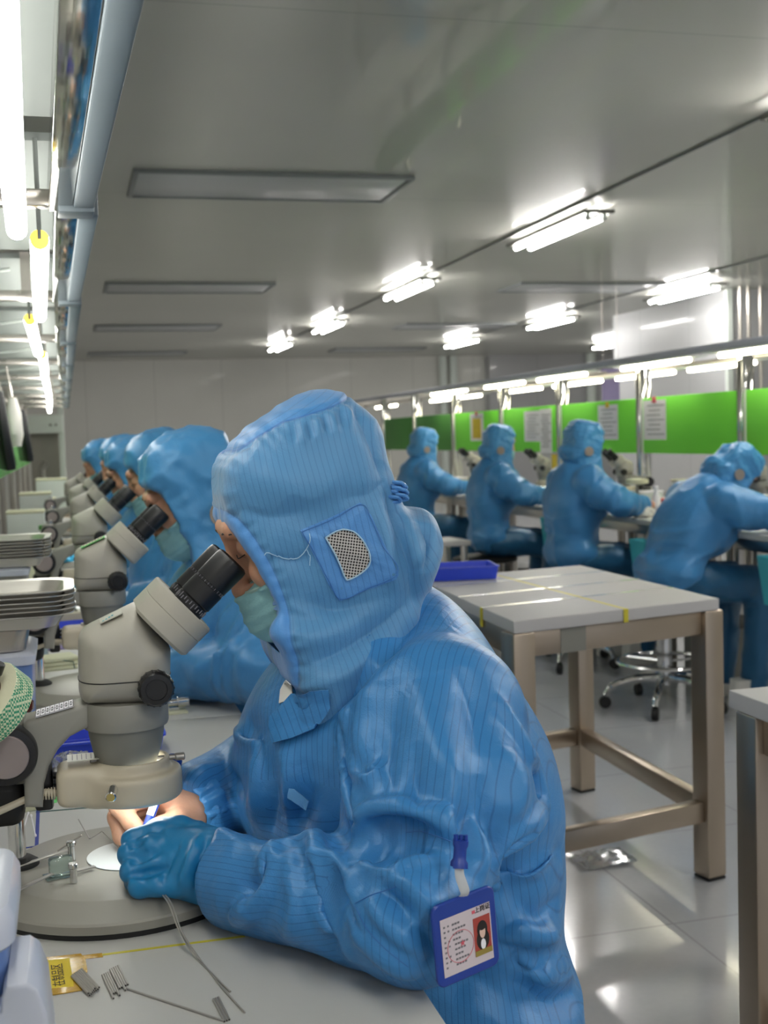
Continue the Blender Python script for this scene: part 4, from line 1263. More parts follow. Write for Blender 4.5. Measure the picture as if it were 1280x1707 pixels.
def cloth_noise(V, N, J, amp, seed, lean=0.0):
    """fine soft wrinkles that run across the limbs and hang down the trunk"""
    out = np.zeros(len(V))
    for (a, b, c) in (('shL', 'elL', 'wrL'), ('shR', 'elR', 'wrR')):
        for (p, q, fr, w0) in ((a, b, 26.0, 0.11), (b, c, 34.0, 0.085)):
            A = np.array(J[p] if p[0] != 's' else rot_y(J[p], (0.42, 0.58), lean)); Bq = np.array(J[q]); e = Bq - A; L = np.linalg.norm(e)
            t = np.clip(((V - A) @ e) / (L * L), 0, 1)
            r = V - (A + t[:, None] * e)
            dist = np.linalg.norm(r, axis=1)
            w = np.clip(1 - (dist - w0) / 0.03, 0, 1)
            P = np.stack([t * L * fr + (r @ np.array([0.3, 0.5, 1.0])) * 9, r[:, 0] * 7, r[:, 2] * 7], 1)
            elb = np.exp(-((t if p[0] == 'e' else 1 - t) / 0.45) ** 2) * 0.7 + 0.3
            out += amp * w * elb * (ridged(P, seed, 2.2) - 0.35)
    P = np.stack([V[:, 0] * 15 + V[:, 2] * 5, V[:, 1] * 12, V[:, 2] * 6], 1)
    out += amp * 0.55 * (ridged(P, seed + 3, 1.6) - 0.4)
    P = np.stack([V[:, 0] * 5, V[:, 1] * 8, V[:, 2] * 22 + V[:, 0] * 8], 1)
    lowr = np.clip((0.82 - V[:, 2]) / 0.12, 0, 1)
    out += amp * 0.8 * lowr * (ridged(P, seed + 5, 2.0) - 0.4)
    return out

# ---- the hood ------------------------------------------------------------
HOOD_OUT = [(368, 868), (362, 820), (363, 786), (372, 762), (400, 734), (432, 706), (470, 676), (500, 656), (520, 651), (545, 653), (575, 663), (600, 684), (622, 722), (645, 775), (661, 820),
            (676, 868), (700, 890), (722, 920), (716, 950), (700, 990), (690, 1030), (660, 1090), (610, 1150), (540, 1210), (490, 1240), (462, 1225), (466, 1180), (470, 1120), (440, 1070), (405, 1000), (380, 930)]
HOOD_CUT = [(340, 862), (368, 866), (386, 880), (410, 912), (430, 945), (446, 980), (458, 1015), (466, 1050), (474, 1095), (480, 1140), (476, 1180), (456, 1215), (430, 1300), (300, 1300), (300, 862)]
hood_poly = q2(HOOD_OUT[:13], YC) + q2(HOOD_OUT[13:25], 1.182) + q2(HOOD_OUT[25:], YC)
hood_cut = [(x, z) for x, z in q2(HOOD_CUT, 1.145)]
hood_edge = hood_cut[1:12]
crown_line = q2([(350, 785), (368, 772), (385, 760), (402, 750), (432, 727), (470, 704), (510, 692), (552, 678), (592, 660), (610, 650)], 1.165)
HOOD_TH = 0.0065
def hood_field(g):
    o = poly_sd(g.X.astype(float)[:, 0, :], g.Z.astype(float)[:, 0, :], hood_poly)[:, None, :]
    z = g.Z
    w = 0.094 + 0.030 * np.clip((1.04 - z) / 0.10, 0, 1) - 0.030 * np.clip((z - 1.15) / 0.10, 0, 1) ** 2
    side = np.abs(g.Y) - w
    d = smax(o, side, 0.055)
    # room for the soft bag at the back of the neck
    d = smin(d, ell(g, (0.335, -0.02, 1.078), (0.030, 0.080, 0.050), -0.5), 0.02)
    inner = d + HOOD_TH
    cut = poly_sd(g.X.astype(float)[:, 0, :], g.Z.astype(float)[:, 0, :], hood_cut)[:, None, :]
    sh = smax(d, -inner, 0.002)
    return smax(sh, -cut, 0.003)
# ---- folds of the nearest worker's clothes, as seen (pixel line, width m, height m, kind) ----
FOLDS = [
    ([(560, 1200), (562, 1260), (566, 1330), (566, 1410)], 0.010, 0.012, 'v'),
    ([(590, 1272), (606, 1278), (622, 1270)], 0.007, 0.007, 'v'),
    ([(596, 1394), (640, 1382), (690, 1390), (740, 1412)], 0.011, 0.013, 'v'),
    ([(586, 1440), (580, 1420), (600, 1412), (660, 1446)], 0.008, 0.009, 'v'),
    ([(396, 1488), (414, 1466), (430, 1436), (440, 1414)], 0.012, 0.014, 'v'),
    ([(500, 1412), (502, 1450), (512, 1500), (536, 1556), (560, 1594)], 0.010, 0.010, 'v'),
    ([(548, 1450), (560, 1490), (576, 1530), (606, 1570)], 0.009, 0.009, 'v'),
    ([(642, 1452), (680, 1478), (708, 1506), (740, 1508)], 0.011, 0.008, 'r'),
    ([(636, 1480), (664, 1504), (690, 1530)], 0.009, 0.008, 'v'),
    ([(610, 1500), (650, 1540), (700, 1580)], 0.010, 0.006, 'r'),
    ([(480, 1560), (500, 1520), (490, 1470), (470, 1440)], 0.012, 0.007, 'r'),
    ([(905, 1385), (868, 1420), (850, 1460), (848, 1500)], 0.013, 0.012, 'v'),
    ([(783, 1361), (797, 1408), (792, 1469)], 0.012, 0.008, 'r'),
    ([(766, 1340), (776, 1390), (774, 1430)], 0.010, 0.007, 'v'),
    ([(820, 1350), (830, 1400), (816, 1450)], 0.010, 0.006, 'v'),
    ([(850, 1590), (880, 1625), (912, 1610)], 0.010, 0.010, 'v'),
    ([(849, 1462), (896, 1452), (950, 1412)], 0.016, 0.010, 'v'),
    ([(962, 1650), (919, 1664), (849, 1640)], 0.014, 0.010, 'v'),
    ([(960, 1620), (915, 1640), (850, 1610)], 0.014, 0.008, 'r'),
    ([(760, 1110), (790, 1180), (800, 1260)], 0.020, 0.006, 'v'),
    ([(700, 1130), (720, 1220), (735, 1310)], 0.022, 0.006, 'r'),
    ([(640, 1150), (610, 1210), (600, 1270)], 0.018, 0.007, 'r'),
    ([(655, 1200), (640, 1260), (650, 1320)], 0.014, 0.006, 'v'),
    ([(840, 1240), (862, 1310), (850, 1370)], 0.016, 0.006, 'r'),
    ([(440, 1250), (450, 1320), (440, 1390)], 0.016, 0.006, 'v'),
    ([(420, 1240), (425, 1310), (415, 1370)], 0.012, 0.006, 'r'),
    ([(520, 1260), (500, 1330), (470, 1400)], 0.020, 0.006, 'v'),
    ([(385, 1205), (405, 1225), (432, 1222)], 0.010, 0.010, 'v'),
    ([(300, 1318), (330, 1296), (370, 1276)], 0.010, 0.007, 'r'),
    ([(350, 1350), (360, 1385), (395, 1400)], 0.008, 0.007, 'r'),
    ([(345, 1300), (362, 1320), (368, 1345)], 0.006, 0.006, 'v'),
    ([(360, 1290), (378, 1312), (384, 1340)], 0.006, 0.006, 'v'),
    ([(380, 1285), (396, 1310), (400, 1345)], 0.006, 0.005, 'v'),
]
FOLDS += [
    ([(470, 1452), (500, 1470), (540, 1560)], 0.010, 0.006, 'v'),
    ([(600, 1400), (660, 1404), (720, 1416)], 0.014, 0.008, 'v'),
    ([(520, 1300), (500, 1360), (480, 1400)], 0.014, 0.006, 'v'),
    ([(470, 1240), (478, 1300), (470, 1370)], 0.012, 0.005, 'r'),
    ([(410, 1200), (430, 1260), (432, 1330)], 0.010, 0.006, 'v'),
    ([(690, 1540), (720, 1580), (706, 1612)], 0.010, 0.006, 'v'),
    ([(700, 1240), (690, 1300), (712, 1350)], 0.010, 0.006, 'v'),
    ([(745, 1250), (752, 1310), (746, 1370)], 0.012, 0.005, 'r'),
    ([(800, 1290), (812, 1340), (806, 1400)], 0.012, 0.006, 'v'),
    ([(862, 1500), (900, 1530), (940, 1500)], 0.012, 0.006, 'v'),
    ([(850, 1520), (880, 1552), (930, 1560)], 0.012, 0.005, 'r'),
    ([(740, 1660), (790, 1640), (840, 1660)], 0.014, 0.006, 'v'),
]
HOOD_FOLDS = [
    ([(652, 815), (662, 870), (676, 930), (694, 1000)], 0.009, 0.008, 'v'),
    ([(668, 850), (684, 900), (704, 950)], 0.012, 0.006, 'r'),
    ([(700, 870), (722, 905), (712, 960)], 0.008, 0.008, 'v'),
    ([(450, 1040), (500, 1062), (560, 1056), (610, 1030)], 0.016, 0.007, 'r'),
    ([(440, 1010), (490, 1030), (540, 1030)], 0.012, 0.005, 'v'),
    ([(520, 1110), (580, 1080), (640, 1040), (690, 1000)], 0.014, 0.008, 'v'),
    ([(500, 1140), (560, 1128), (630, 1080)], 0.014, 0.006, 'r'),
    ([(400, 850), (450, 862), (520, 852)], 0.016, 0.005, 'v'),
    ([(450, 925), (490, 935), (520, 925)], 0.012, 0.005, 'v'),
    ([(430, 800), (500, 812), (600, 800)], 0.020, 0.004, 'r'),
    ([(560, 830), (610, 826), (650, 800)], 0.014, 0.004, 'v'),
    ([(640, 850), (650, 930), (664, 990)], 0.010, 0.005, 'r'),
    ([(600, 690), (625, 740), (645, 800)], 0.012, 0.005, 'v'),
    ([(510, 1000), (560, 1016), (620, 1000)], 0.010, 0.004, 'v'),
]
for i in range(9):
    x = 488 + i * 13
    y = 706 - (x - 488) * 0.36
    HOOD_FOLDS.append(([(x, y + 4), (x + 4, y + 18), (x + 3 + (i % 3) * 3, y + 32 + (i % 2) * 10)], 0.0045, 0.0022 if i % 2 else -0.0018, 'r'))
GLOVE_FOLDS = [
    ([(240, 1400), (224, 1408), (214, 1416)], 0.004, 0.003, 'v'),
    ([(262, 1420), (236, 1430), (214, 1438)], 0.005, 0.004, 'v'),
    ([(280, 1444), (250, 1452), (216, 1460)], 0.005, 0.004, 'v'),
    ([(332, 1392), (318, 1430), (304, 1470), (300, 1490)], 0.005, 0.003, 'r'),
    ([(345, 1398), (330, 1440), (322, 1495)], 0.003, 0.003, 'v'),
    ([(362, 1408), (350, 1450), (345, 1505)], 0.004, 0.003, 'r'),
    ([(372, 1412), (362, 1460), (358, 1508)], 0.003, 0.003, 'v'),
    ([(300, 1405), (282, 1440), (270, 1475)], 0.004, 0.002, 'v'),
]

FOLDS += [([(500, 1215), (560, 1165), (620, 1108), (670, 1050), (712, 1000)], 0.016, 0.009, 'v'),
    ([(560, 1215), (640, 1130), (700, 1070)], 0.020, 0.005, 'r')]
# the big soft rolls of cloth: (pixel line, radius m)
ROLLS = [
    ([(581, 1373), (600, 1365), (635, 1356), (682, 1356), (729, 1376), (758, 1400)], 0.015),
    ([(615, 1420), (622, 1442), (647, 1446), (678, 1428), (716, 1420)], 0.009),
    ([(618, 1422), (600, 1428), (586, 1446), (586, 1503), (606, 1552), (647, 1593), (684, 1616)], 0.010),
    ([(526, 1428), (556, 1430), (576, 1454), (578, 1490)], 0.010),
    ([(468, 1405), (494, 1395), (520, 1395), (532, 1411), (526, 1436), (526, 1482), (541, 1540), (590, 1594)], 0.011),
    ([(461, 1402), (446, 1430), (436, 1480), (414, 1514), (394, 1534)], 0.013),
    ([(398, 1552), (426, 1580), (452, 1588), (470, 1580)], 0.011),
    ([(577, 1186), (579, 1230), (580, 1290), (584, 1370)], 0.013),
    ([(583, 1290), (606, 1292), (630, 1275)], 0.009),
    ([(835, 1170), (876, 1256), (894, 1326), (888, 1370), (862, 1398), (838, 1428), (832, 1475)], 0.012),
    ([(838, 1560), (865, 1554), (892, 1558), (916, 1546)], 0.009),
    ([(845, 1464), (888, 1457), (932, 1424)], 0.009),
    ([(864, 1608), (900, 1618), (944, 1600)], 0.009),
    ([(390, 1206), (404, 1228), (428, 1232)], 0.010),
]
# ---- hood of the nearest worker (local y; shifted to YC) ------------------
def outward(V, N):
    """normals of a thin shell, all turned to its outside"""
    c = np.stack([np.full(len(V), 0.255), np.zeros(len(V)), np.clip(V[:, 2], 0.98, 1.15)], 1)
    return N * np.where(np.einsum('ij,ij->i', N, V - c) < 0, -1.0, 1.0)[:, None]
def build_hood(h, detail):
    g = Grid((0.11, -0.155, 0.86), (0.41, 0.155, 1.275), h)
    V, Q = nets(g, hood_field(g), 2)
    N = normals(V, Q)
    sd, pos = line_sd(V[:, 0], V[:, 2], crown_line)
    he, hpos = line_sd(V[:, 0], V[:, 2], hood_edge)
    outer = np.abs(V[:, 1]) > 0.03
    disp = np.zeros(len(V))
    if detail:
        # stitched seam of the crown with its puckers
        disp += 0.0022 * np.exp(-((sd - 0.004) / 0.004) ** 2) - 0.0024 * np.exp(-(sd / 0.0018) ** 2)
        pk = np.sin(pos * 420 + 2.5 * np.sin(pos * 90))
        disp += 0.0012 * pk * np.exp(-np.abs(sd) / 0.008) * (sd < 0)
        disp += 0.0009 * np.sin(pos * 300 + 1) * np.exp(-np.abs(sd) / 0.007) * (sd > 0)
        disp += outer * (0.0016 * np.exp(-((np.abs(he) - 0.0045) / 0.0035) ** 2) - 0.0016 * np.exp(-((np.abs(he) - 0.0105) / 0.0016) ** 2))
        disp += outer * 0.0012 * np.sin(hpos * 500) * np.exp(-((np.abs(he) - 0.013) / 0.006) ** 2)
    P = np.stack([V[:, 0] * 26 + V[:, 2] * 14, V[:, 1] * 20, V[:, 2] * 26 - V[:, 0] * 12], 1)
    disp += 0.0030 * (vnoise(P, 4) - 0.5)
    P = np.stack([V[:, 0] * 13 + V[:, 2] * 26, V[:, 1] * 16, V[:, 2] * 13 - V[:, 0] * 26], 1)
    disp += (0.0028 if detail else 0.010) * (ridged(P, 9, 2.0) - 0.35)
    V = V + outward(V, N) * disp[:, None]
    return V, Q, outward(V, N)
HOODV, HOODQ, HOODN = build_hood(0.0026, True)

M['hood'] = None
def hood_material():
    k = NT('hood_cloth_lined'); b = k.b
    b.inputs['Roughness'].default_value = 0.45
    b.inputs['Specular IOR Level'].default_value = 0.4
    b.inputs['Sheen Weight'].default_value = 0.25
    tc = k.n('ShaderNodeTexCoord')
    no = k.n('ShaderNodeTexNoise', i_Scale=14.0, i_Detail=5.0); k.l(tc.outputs['Object'], no.inputs['Vector'])
    c = srgb(84, 144, 192); cr = srgb(76, 144, 206); ln = srgb(40, 86, 148)
    base = k.mix(no.outputs[0], tuple(v * 0.9 for v in c[:3]) + (1,), tuple(v * 1.07 for v in c[:3]) + (1,))
    at = k.n('ShaderNodeAttribute', attribute_name='stripe')
    fr = k.math('FRACT', k.math('DIVIDE', at.outputs['Fac'], 0.0058))
    t = k.math('SUBTRACT', 1.0, k.math('MULTIPLY', k.math('ABSOLUTE', k.math('SUBTRACT', fr, 0.5)), 9.0))
    base = k.mix(k.math('MULTIPLY', k.math('MAXIMUM', t, 0.0), 0.45), base, ln)
    a2 = k.n('ShaderNodeAttribute', attribute_name='stripe_crown')
    fr = k.math('FRACT', k.math('DIVIDE', a2.outputs['Fac'], 0.0058))
    t2 = k.math('SUBTRACT', 1.0, k.math('MULTIPLY', k.math('ABSOLUTE', k.math('SUBTRACT', fr, 0.5)), 9.0))
    crown = k.mix(k.math('MULTIPLY', k.math('MAXIMUM', t2, 0.0), 0.4), cr, ln)
    se = k.n('ShaderNodeAttribute', attribute_name='seam')
    f = k.n('ShaderNodeMapRange', i_From_Min=-0.0006, i_From_Max=0.0006); k.l(se.outputs['Fac'], f.inputs[0])
    base = k.mix(f.outputs[0], base, crown)
    sl = k.math('SUBTRACT', 1.0, k.math('MULTIPLY', k.math('ABSOLUTE', se.outputs['Fac']), 1 / 0.0013))
    base = k.mix(k.math('MULTIPLY', k.math('MAXIMUM', sl, 0.0), 0.7), base, srgb(40, 96, 176))
    he = k.n('ShaderNodeAttribute', attribute_name='hem')
    band = k.n('ShaderNodeMapRange', i_From_Min=0.0095, i_From_Max=0.0102, i_To_Min=1.0, i_To_Max=0.0); k.l(he.outputs['Fac'], band.inputs[0])
    base = k.mix(k.math('MULTIPLY', band.outputs[0], 0.75), base, srgb(84, 150, 222))
    st = k.math('SUBTRACT', 1.0, k.math('MULTIPLY', k.math('ABSOLUTE', k.math('SUBTRACT', he.outputs['Fac'], 0.0105)), 1 / 0.0009))
    base = k.mix(k.math('MULTIPLY', k.math('MAXIMUM', st, 0.0), 0.6), base, srgb(52, 104, 180))
    k.l(base, b.inputs['Base Color'])
    wv = k.n('ShaderNodeTexNoise', i_Scale=900.0, i_Detail=2.0); k.l(tc.outputs['Object'], wv.inputs['Vector'])
    w2 = k.n('ShaderNodeTexNoise', i_Scale=42.0, i_Detail=4.0, i_Distortion=0.6); k.l(tc.outputs['Object'], w2.inputs['Vector'])
    hh = k.math('ADD', k.math('MULTIPLY', wv.outputs[0], 0.12), w2.outputs[0])
    bp = k.n('ShaderNodeBump', i_Strength=0.30, i_Distance=0.006)
    k.l(hh, bp.inputs['Height']); k.l(bp.outputs[0], b.inputs['Normal'])
    return k.m
M['hood'] = hood_material()

def hood_attrs(V):
    sd, _ = line_sd(V[:, 0], V[:, 2], crown_line)
    he, _ = line_sd(V[:, 0], V[:, 2], hood_edge)
    he = np.abs(he) + 0.02 * (np.abs(V[:, 1]) < 0.012)
    return dict(stripe=V[:, 0] * 0.975 + V[:, 2] * 0.21 + 0.25 * np.abs(V[:, 1]), stripe_crown=V[:, 2] * 0.85 - V[:, 0] * 0.5, seam=sd, hem=he)

# ---- face mask -----------------------------------------------------------
def mask_field(g):
    d = ell(g, (-0.056, 0, -0.070), (0.053, 0.064, 0.052))
    d = smin(d, cone(g, (-0.075, 0, -0.045), (-0.090, 0, -0.078), 0.026, 0.022), 0.02)
    d = smin(d, head_field(g) - 0.004, 0.006)
    cut_top = -(-0.036 - g.Z + 0.22 * (g.X + 0.07) + 0 * g.Y)
    d = smax(d, cut_top, 0.002)
    d = smax(d, -(g.Z + 0.118) + 0 * g.X + 0 * g.Y, 0.004)
    return smax(d, g.X - 0.006 + 0 * g.Y + 0 * g.Z, 0.004)
_g = Grid((-0.13, -0.09, -0.135), (0.03, 0.09, -0.01), 0.003)
MASK_V, MASK_Q = nets(_g, mask_field(_g), 1)
MASK_N = normals(MASK_V, MASK_Q)
MASK_V = MASK_V + MASK_N * (0.0012 * np.clip(np.sin((MASK_V[:, 2] - 0.22 * MASK_V[:, 0]) * 520), -0.2, 1) * (MASK_V[:, 2] > -0.09))[:, None]

# ---- body of the nearest worker -----------------------------------------
ROOT = (0.40, YC, 0.0)
def shift(V): return np.asarray(V) + np.array([0, YC, 0])
person = thing('person', 'nearest person in blue hooded coverall, bent over a microscope, pen in bare hand', 'person', ROOT)
def cat(parts):
    Vs, Qs, n = [], [], 0
    for V, Q in parts:
        Vs.append(V); Qs.append(Q + n); n += len(V)
    return np.concatenate(Vs), np.concatenate(Qs)
_g = Grid((-0.08, -0.36, 0.02), (0.58, 0.36, 1.06), 0.011)
BODY_V, BODY_Q = nets(_g, smin(coverall_field(_g, POSE, thin=0.030, legs=True), cone(_g, (0.262, 0, 1.09), (0.315, 0, 0.95), 0.046, 0.055), 0.02), 2)
HB = head_to_body(HEAD_V)
RH_V, RH_Q = hand_mesh(RH_F, RH_P, 0.0019, 0.0045)
bv, bq = cat([(shift(BODY_V), BODY_Q), (shift(HB), HEAD_Q), (RH_V, RH_Q)])
np_mesh('body', bv, bq, 'skin', person, ROOT)
# brows, lashes, fringe of hair
def brow_mesh():
    bm = B()
    for s in (-1, 1):
        a = np.array([(-0.0895, s * 0.014, 0.020), (-0.0905, s * 0.028, 0.0235), (-0.0845, s * 0.043, 0.0205)])
        tube(bm, catmull([Vector(p) for p in head_to_body(a)], 5), [0.0010] * 6 + [0.0013] * 4 + [0.0006], 6, flat=1.0)
        a = np.array([(-0.0885, s * 0.019, -0.0035), (-0.0895, s * 0.031, -0.0055), (-0.0835, s * 0.044, -0.0035)])
        tube(bm, catmull([Vector(p) for p in head_to_body(a)], 5), 0.0006, 6)
    return bm
def put_brows(parent, root):
    bm = brow_mesh()
    for v in bm.verts: v.co = v.co - Vector((root[0], 0, 0))
    return finish('eyebrow', bm, 'hair', parent)
put_brows(person, ROOT)
np_mesh('face_mask', shift(head_to_body(MASK_V)), MASK_Q, 'mask', person, ROOT)
def mask_edge(parent, root=ROOT):
    bm = B()
    pts = []
    for i in range(15):
        a = -1.15 + 2.3 * i / 14
        y = 0.064 * math.sin(a); x = -0.050 - 0.055 * math.cos(a) + 0.004
        z = -0.036 + 0.22 * (x + 0.07)
        pts.append((x, y, z))
    P = head_to_body(np.array(pts))
    tube(bm, [Vector(p) - Vector((ROOT[0], 0, 0)) for p in P], 0.0022, 6)
    return finish('mask_edge', bm, 'mask_edge', parent)

mask_edge(person)
# coverall: fine mesh where the camera sees it, coarse legs below
_g = Grid((0.05, -0.385, 0.44), (0.565, 0.36, 1.075), 0.0037)
_F = np.ascontiguousarray(coverall_field(_g, POSE))
GV, GQ = nets(_g, _F, 2)
GTREE = bvh(shift(GV), GQ)
for pts, r in ROLLS:
    ln = project(GTREE, dense(pts)[::2], -0.05 * r)
    _F = add_roll(_g, _F, [(p.x, p.y - YC, p.z) for p in ln], r, 0.005)
GV, GQ = nets(_g, _F, 2)
GV = shift(GV)
GTREE = bvh(GV, GQ)
GN = normals(GV, GQ)
disp = cloth_noise(GV - np.array([0, YC, 0]), GN, POSE, 0.0050, 2)
for pts, w, amp, kind in FOLDS:
    ln = project(GTREE, dense(pts))
    disp += fold(GV, GN, ln, w, amp, kind)
GV2 = GV + GN * disp[:, None]
GV2 = relax(relax(GV2, GQ, 0.3), GQ, 0.2)
def gown_stripe(V):
    L = V - np.array([0, YC, 0])
    A, Bq = np.array(POSE['elL']), np.array(POSE['wrL']); e = Bq - A; l2 = e @ e
    t = (L - A) @ e / l2
    dist = np.linalg.norm(L - A - np.clip(t, 0, 1)[:, None] * e, axis=1)
    def around(A, e, l2):
        eh = e / math.sqrt(l2)
        r = L - A - ((L - A) @ eh)[:, None] * eh
        side = np.cross(eh, (0, 0, 1)); side /= np.linalg.norm(side)
        up = np.cross(side, eh)
        return np.arctan2(r @ up, -(r @ side) if side[1] > 0 else r @ side) * 0.050
    wf = np.clip((t - 0.02) / 0.22, 0, 1) * np.clip(1 - (dist - 0.075) / 0.02, 0, 1)
    A2, B2 = np.array(POSE['elR']), np.array(POSE['wrR']); e2 = B2 - A2
    t2 = (L - A2) @ e2 / (e2 @ e2); d2 = np.linalg.norm(L - A2 - np.clip(t2, 0, 1)[:, None] * e2, axis=1)
    wf2 = np.clip((t2 - 0.1) / 0.2, 0, 1) * np.clip(1 - (d2 - 0.07) / 0.02, 0, 1)
    body = 0.80 * L[:, 0] + 0.10 * L[:, 2] - 0.55 * L[:, 1]
    u = body * (1 - wf) + around(A, e, l2) * wf
    return u * (1 - wf2) + around(A2, e2, e2 @ e2) * wf2
_g = Grid((-0.10, -0.27, 0.03), (0.55, 0.27, 0.56), 0.010)
LEGV, LEGQ = nets(_g, leg_field(_g, POSE), 2)
np_mesh('coverall', GV2, GQ, 'gown', person, ROOT, dict(stripe=gown_stripe(GV)))
np_mesh('trousers', shift(LEGV), LEGQ, 'trouser', person, ROOT)
# hood
hv = shift(HOODV)
HTREE = bvh(hv, HOODQ)
hdisp = np.zeros(len(hv))
for pts, w, amp, kind in HOOD_FOLDS:
    hdisp += fold(hv, HOODN, project(HTREE, dense(pts)), w, amp, kind)
hv2 = hv + HOODN * hdisp[:, None]
HTREE = bvh(hv2, HOODQ)
np_mesh('hood', hv2, HOODQ, 'hood', person, ROOT, hood_attrs(HOODV))
# glove
LH_V, LH_Q = hand_mesh(LH_F, LH_P, 0.0018, 0.003)
LH_N = normals(LH_V, LH_Q)
ltree = bvh(LH_V, LH_Q)
gd = np.zeros(len(LH_V))
for pts, w, amp, kind in GLOVE_FOLDS:
    gd += fold(LH_V, LH_N, project(ltree, dense(pts)), w, amp, kind)
P = np.stack([LH_V[:, 0] * 60 + LH_V[:, 2] * 60, LH_V[:, 1] * 30, LH_V[:, 2] * 30], 1)
gd += 0.0012 * (ridged(P, 3, 2.0) - 0.3)
np_mesh('glove', LH_V + LH_N * gd[:, None], LH_Q, 'glove', person, ROOT)
# ---- sewn-on pieces: laid on the cloth where the photo shows them ----------
gv_all, gq_all = cat([(GV2, GQ), (hv2, HOODQ)])
CTREE = bvh(gv_all, gq_all)
GTREE2 = bvh(GV2, GQ)
def sewn(name, tree, poly, m, off=0.0015, th=0.0015, parent=None, root=ROOT, n=None, bulge=0.0, spline=False, wob=0.0, rings=6):
    """piece of cloth: a pixel outline laid on the surface below it, with thickness"""
    pts = [Vector((p[0], p[1], 0)) for p in poly]
    if spline: pts = catmull(pts + [pts[0]], 5)[:-1]
    else:
        o = []
        for a, b in zip(pts, pts[1:] + pts[:1]):
            k = max(1, int((b - a).length / 7))
            o += [a + (b - a) * (i / k) for i in range(k)]
        pts = o
    c = sum(pts, Vector()) / len(pts)
    lv = [1 - i / rings for i in range(rings)]
    P = []; UV = []
    def hit(q):
        d = ray(q.x, q.y).normalized(); h = tree.ray_cast(CAM_LOC, d)
        return h
    last = None
    for r in lv + [0.0]:
        row = []
        for q in (pts if r > 0 else [c]):
            x = c + (q - c) * r
            h = hit(x)
            if h[0] is None: h = last
            last = h
            nn = (h[1] * 0.5 + (CAM_LOC - h[0]).normalized() * 0.5).normalized()
            e = off + bulge * (1 - r * r) + wob * math.sin(x.x * 0.7) * math.cos(x.y * 0.55) * (0.4 + 0.6 * r)
            row.append((h[0] + nn * e, nn))
        P.append(row)
    bm = B()
    top = [[bm.verts.new(p - Vector(root)) for p, nn in row] for row in P]
    bot = [bm.verts.new(p - nn * th - Vector(root)) for p, nn in P[0]]
    N = len(pts)
    for k in range(rings - 1):
        for i in range(N):
            bm.faces.new((top[k][i], top[k][(i + 1) % N], top[k + 1][(i + 1) % N], top[k + 1][i]))
    for i in range(N):
        bm.faces.new((top[rings - 1][i], top[rings - 1][(i + 1) % N], top[rings][0]))
        bm.faces.new((bot[i], bot[(i + 1) % N], top[0][(i + 1) % N], top[0][i]))
    o = finish(name, bm, m, parent, ang=0.9)
    me = o.data
    a = me.attributes.new('stripe', 'FLOAT', 'POINT')
    for v in me.vertices: a.data[v.index].value = v.co.x * 0.9 + v.co.z * 0.2
    return o
def thread(name, tree, line, r, m, parent, off=0.001, root=ROOT, n=6):
    bm = B()
    L = project(tree, dense(line), off)
    if len(L) > 1: tube(bm, [p - Vector(root) for p in L], r, n)
    return finish(name, bm, m, parent)
M['stitch'] = mat('stitch_thread', srgb(62, 118, 186), 0.7, var=0.1)
M['pale_thread'] = mat('pale_thread', srgb(170, 205, 228), 0.7, var=0.05)
pt = sewn('ear_patch', HTREE, [(500, 884), (552, 862), (600, 838), (618, 858), (640, 905), (664, 958), (660, 966), (610, 984), (566, 1002), (548, 975), (536, 950), (520, 920)], 'patch', 0.0012, 0.002, person, wob=0.0011)
thread('seam', HTREE, [(503, 887), (553, 866), (600, 842), (616, 862), (638, 908), (660, 955), (612, 980), (568, 997), (550, 972), (522, 918), (503, 887)], 0.0005, 'stitch', pt, 0.0026)
def net_material():
    k = NT('ear_net'); b = k.b
    tc = k.n('ShaderNodeTexCoord')
    mp_ = k.n('ShaderNodeMapping'); mp_.inputs['Rotation'].default_value = (0, 0.6, 0); k.l(tc.outputs['Object'], mp_.inputs['Vector'])
    sp = k.n('ShaderNodeSeparateXYZ'); k.l(mp_.outputs[0], sp.inputs[0])
    p = 0.0040
    u = k.math('DIVIDE', sp.outputs[0], p); v = k.math('DIVIDE', sp.outputs[2], p)
    def dots(a, c):
        fu = k.math('SUBTRACT', k.math('FRACT', k.math('ADD', u, a)), 0.5); fv = k.math('SUBTRACT', k.math('FRACT', k.math('ADD', v, c)), 0.5)
        return k.math('ADD', k.math('MULTIPLY', fu, fu), k.math('MULTIPLY', fv, fv))
    d = k.math('MINIMUM', dots(0, 0), dots(0.5, 0.5))
    f = k.math('LESS_THAN', d, 0.062)
    k.l(k.mix(f, srgb(196, 192, 188), srgb(38, 34, 34)), b.inputs['Base Color'])
    b.inputs['Roughness'].default_value = 0.8
    return k.m
M['net'] = net_material()
WIN = [(541, 897), (556, 888), (574, 883), (590, 888), (604, 903), (613, 920), (616, 934), (610, 946), (596, 958), (580, 966), (574, 964), (566, 944), (556, 922)]
nt = sewn('ear_net', HTREE, WIN, 'net', 0.0032, 0.001, pt)
thread('net_rim', HTREE, WIN + [WIN[0]], 0.0008, 'pale_thread', nt, 0.0044)
thread('loose_thread', HTREE, [(442, 926), (448, 922), (470, 928), (492, 930), (508, 918), (516, 902), (515, 890)], 0.0005, 'pale_thread', pt, 0.0020)
thread('loose_thread', HTREE, [(512, 915), (518, 928), (517, 943)], 0.0004, 'pale_thread', pt, 0.0024)
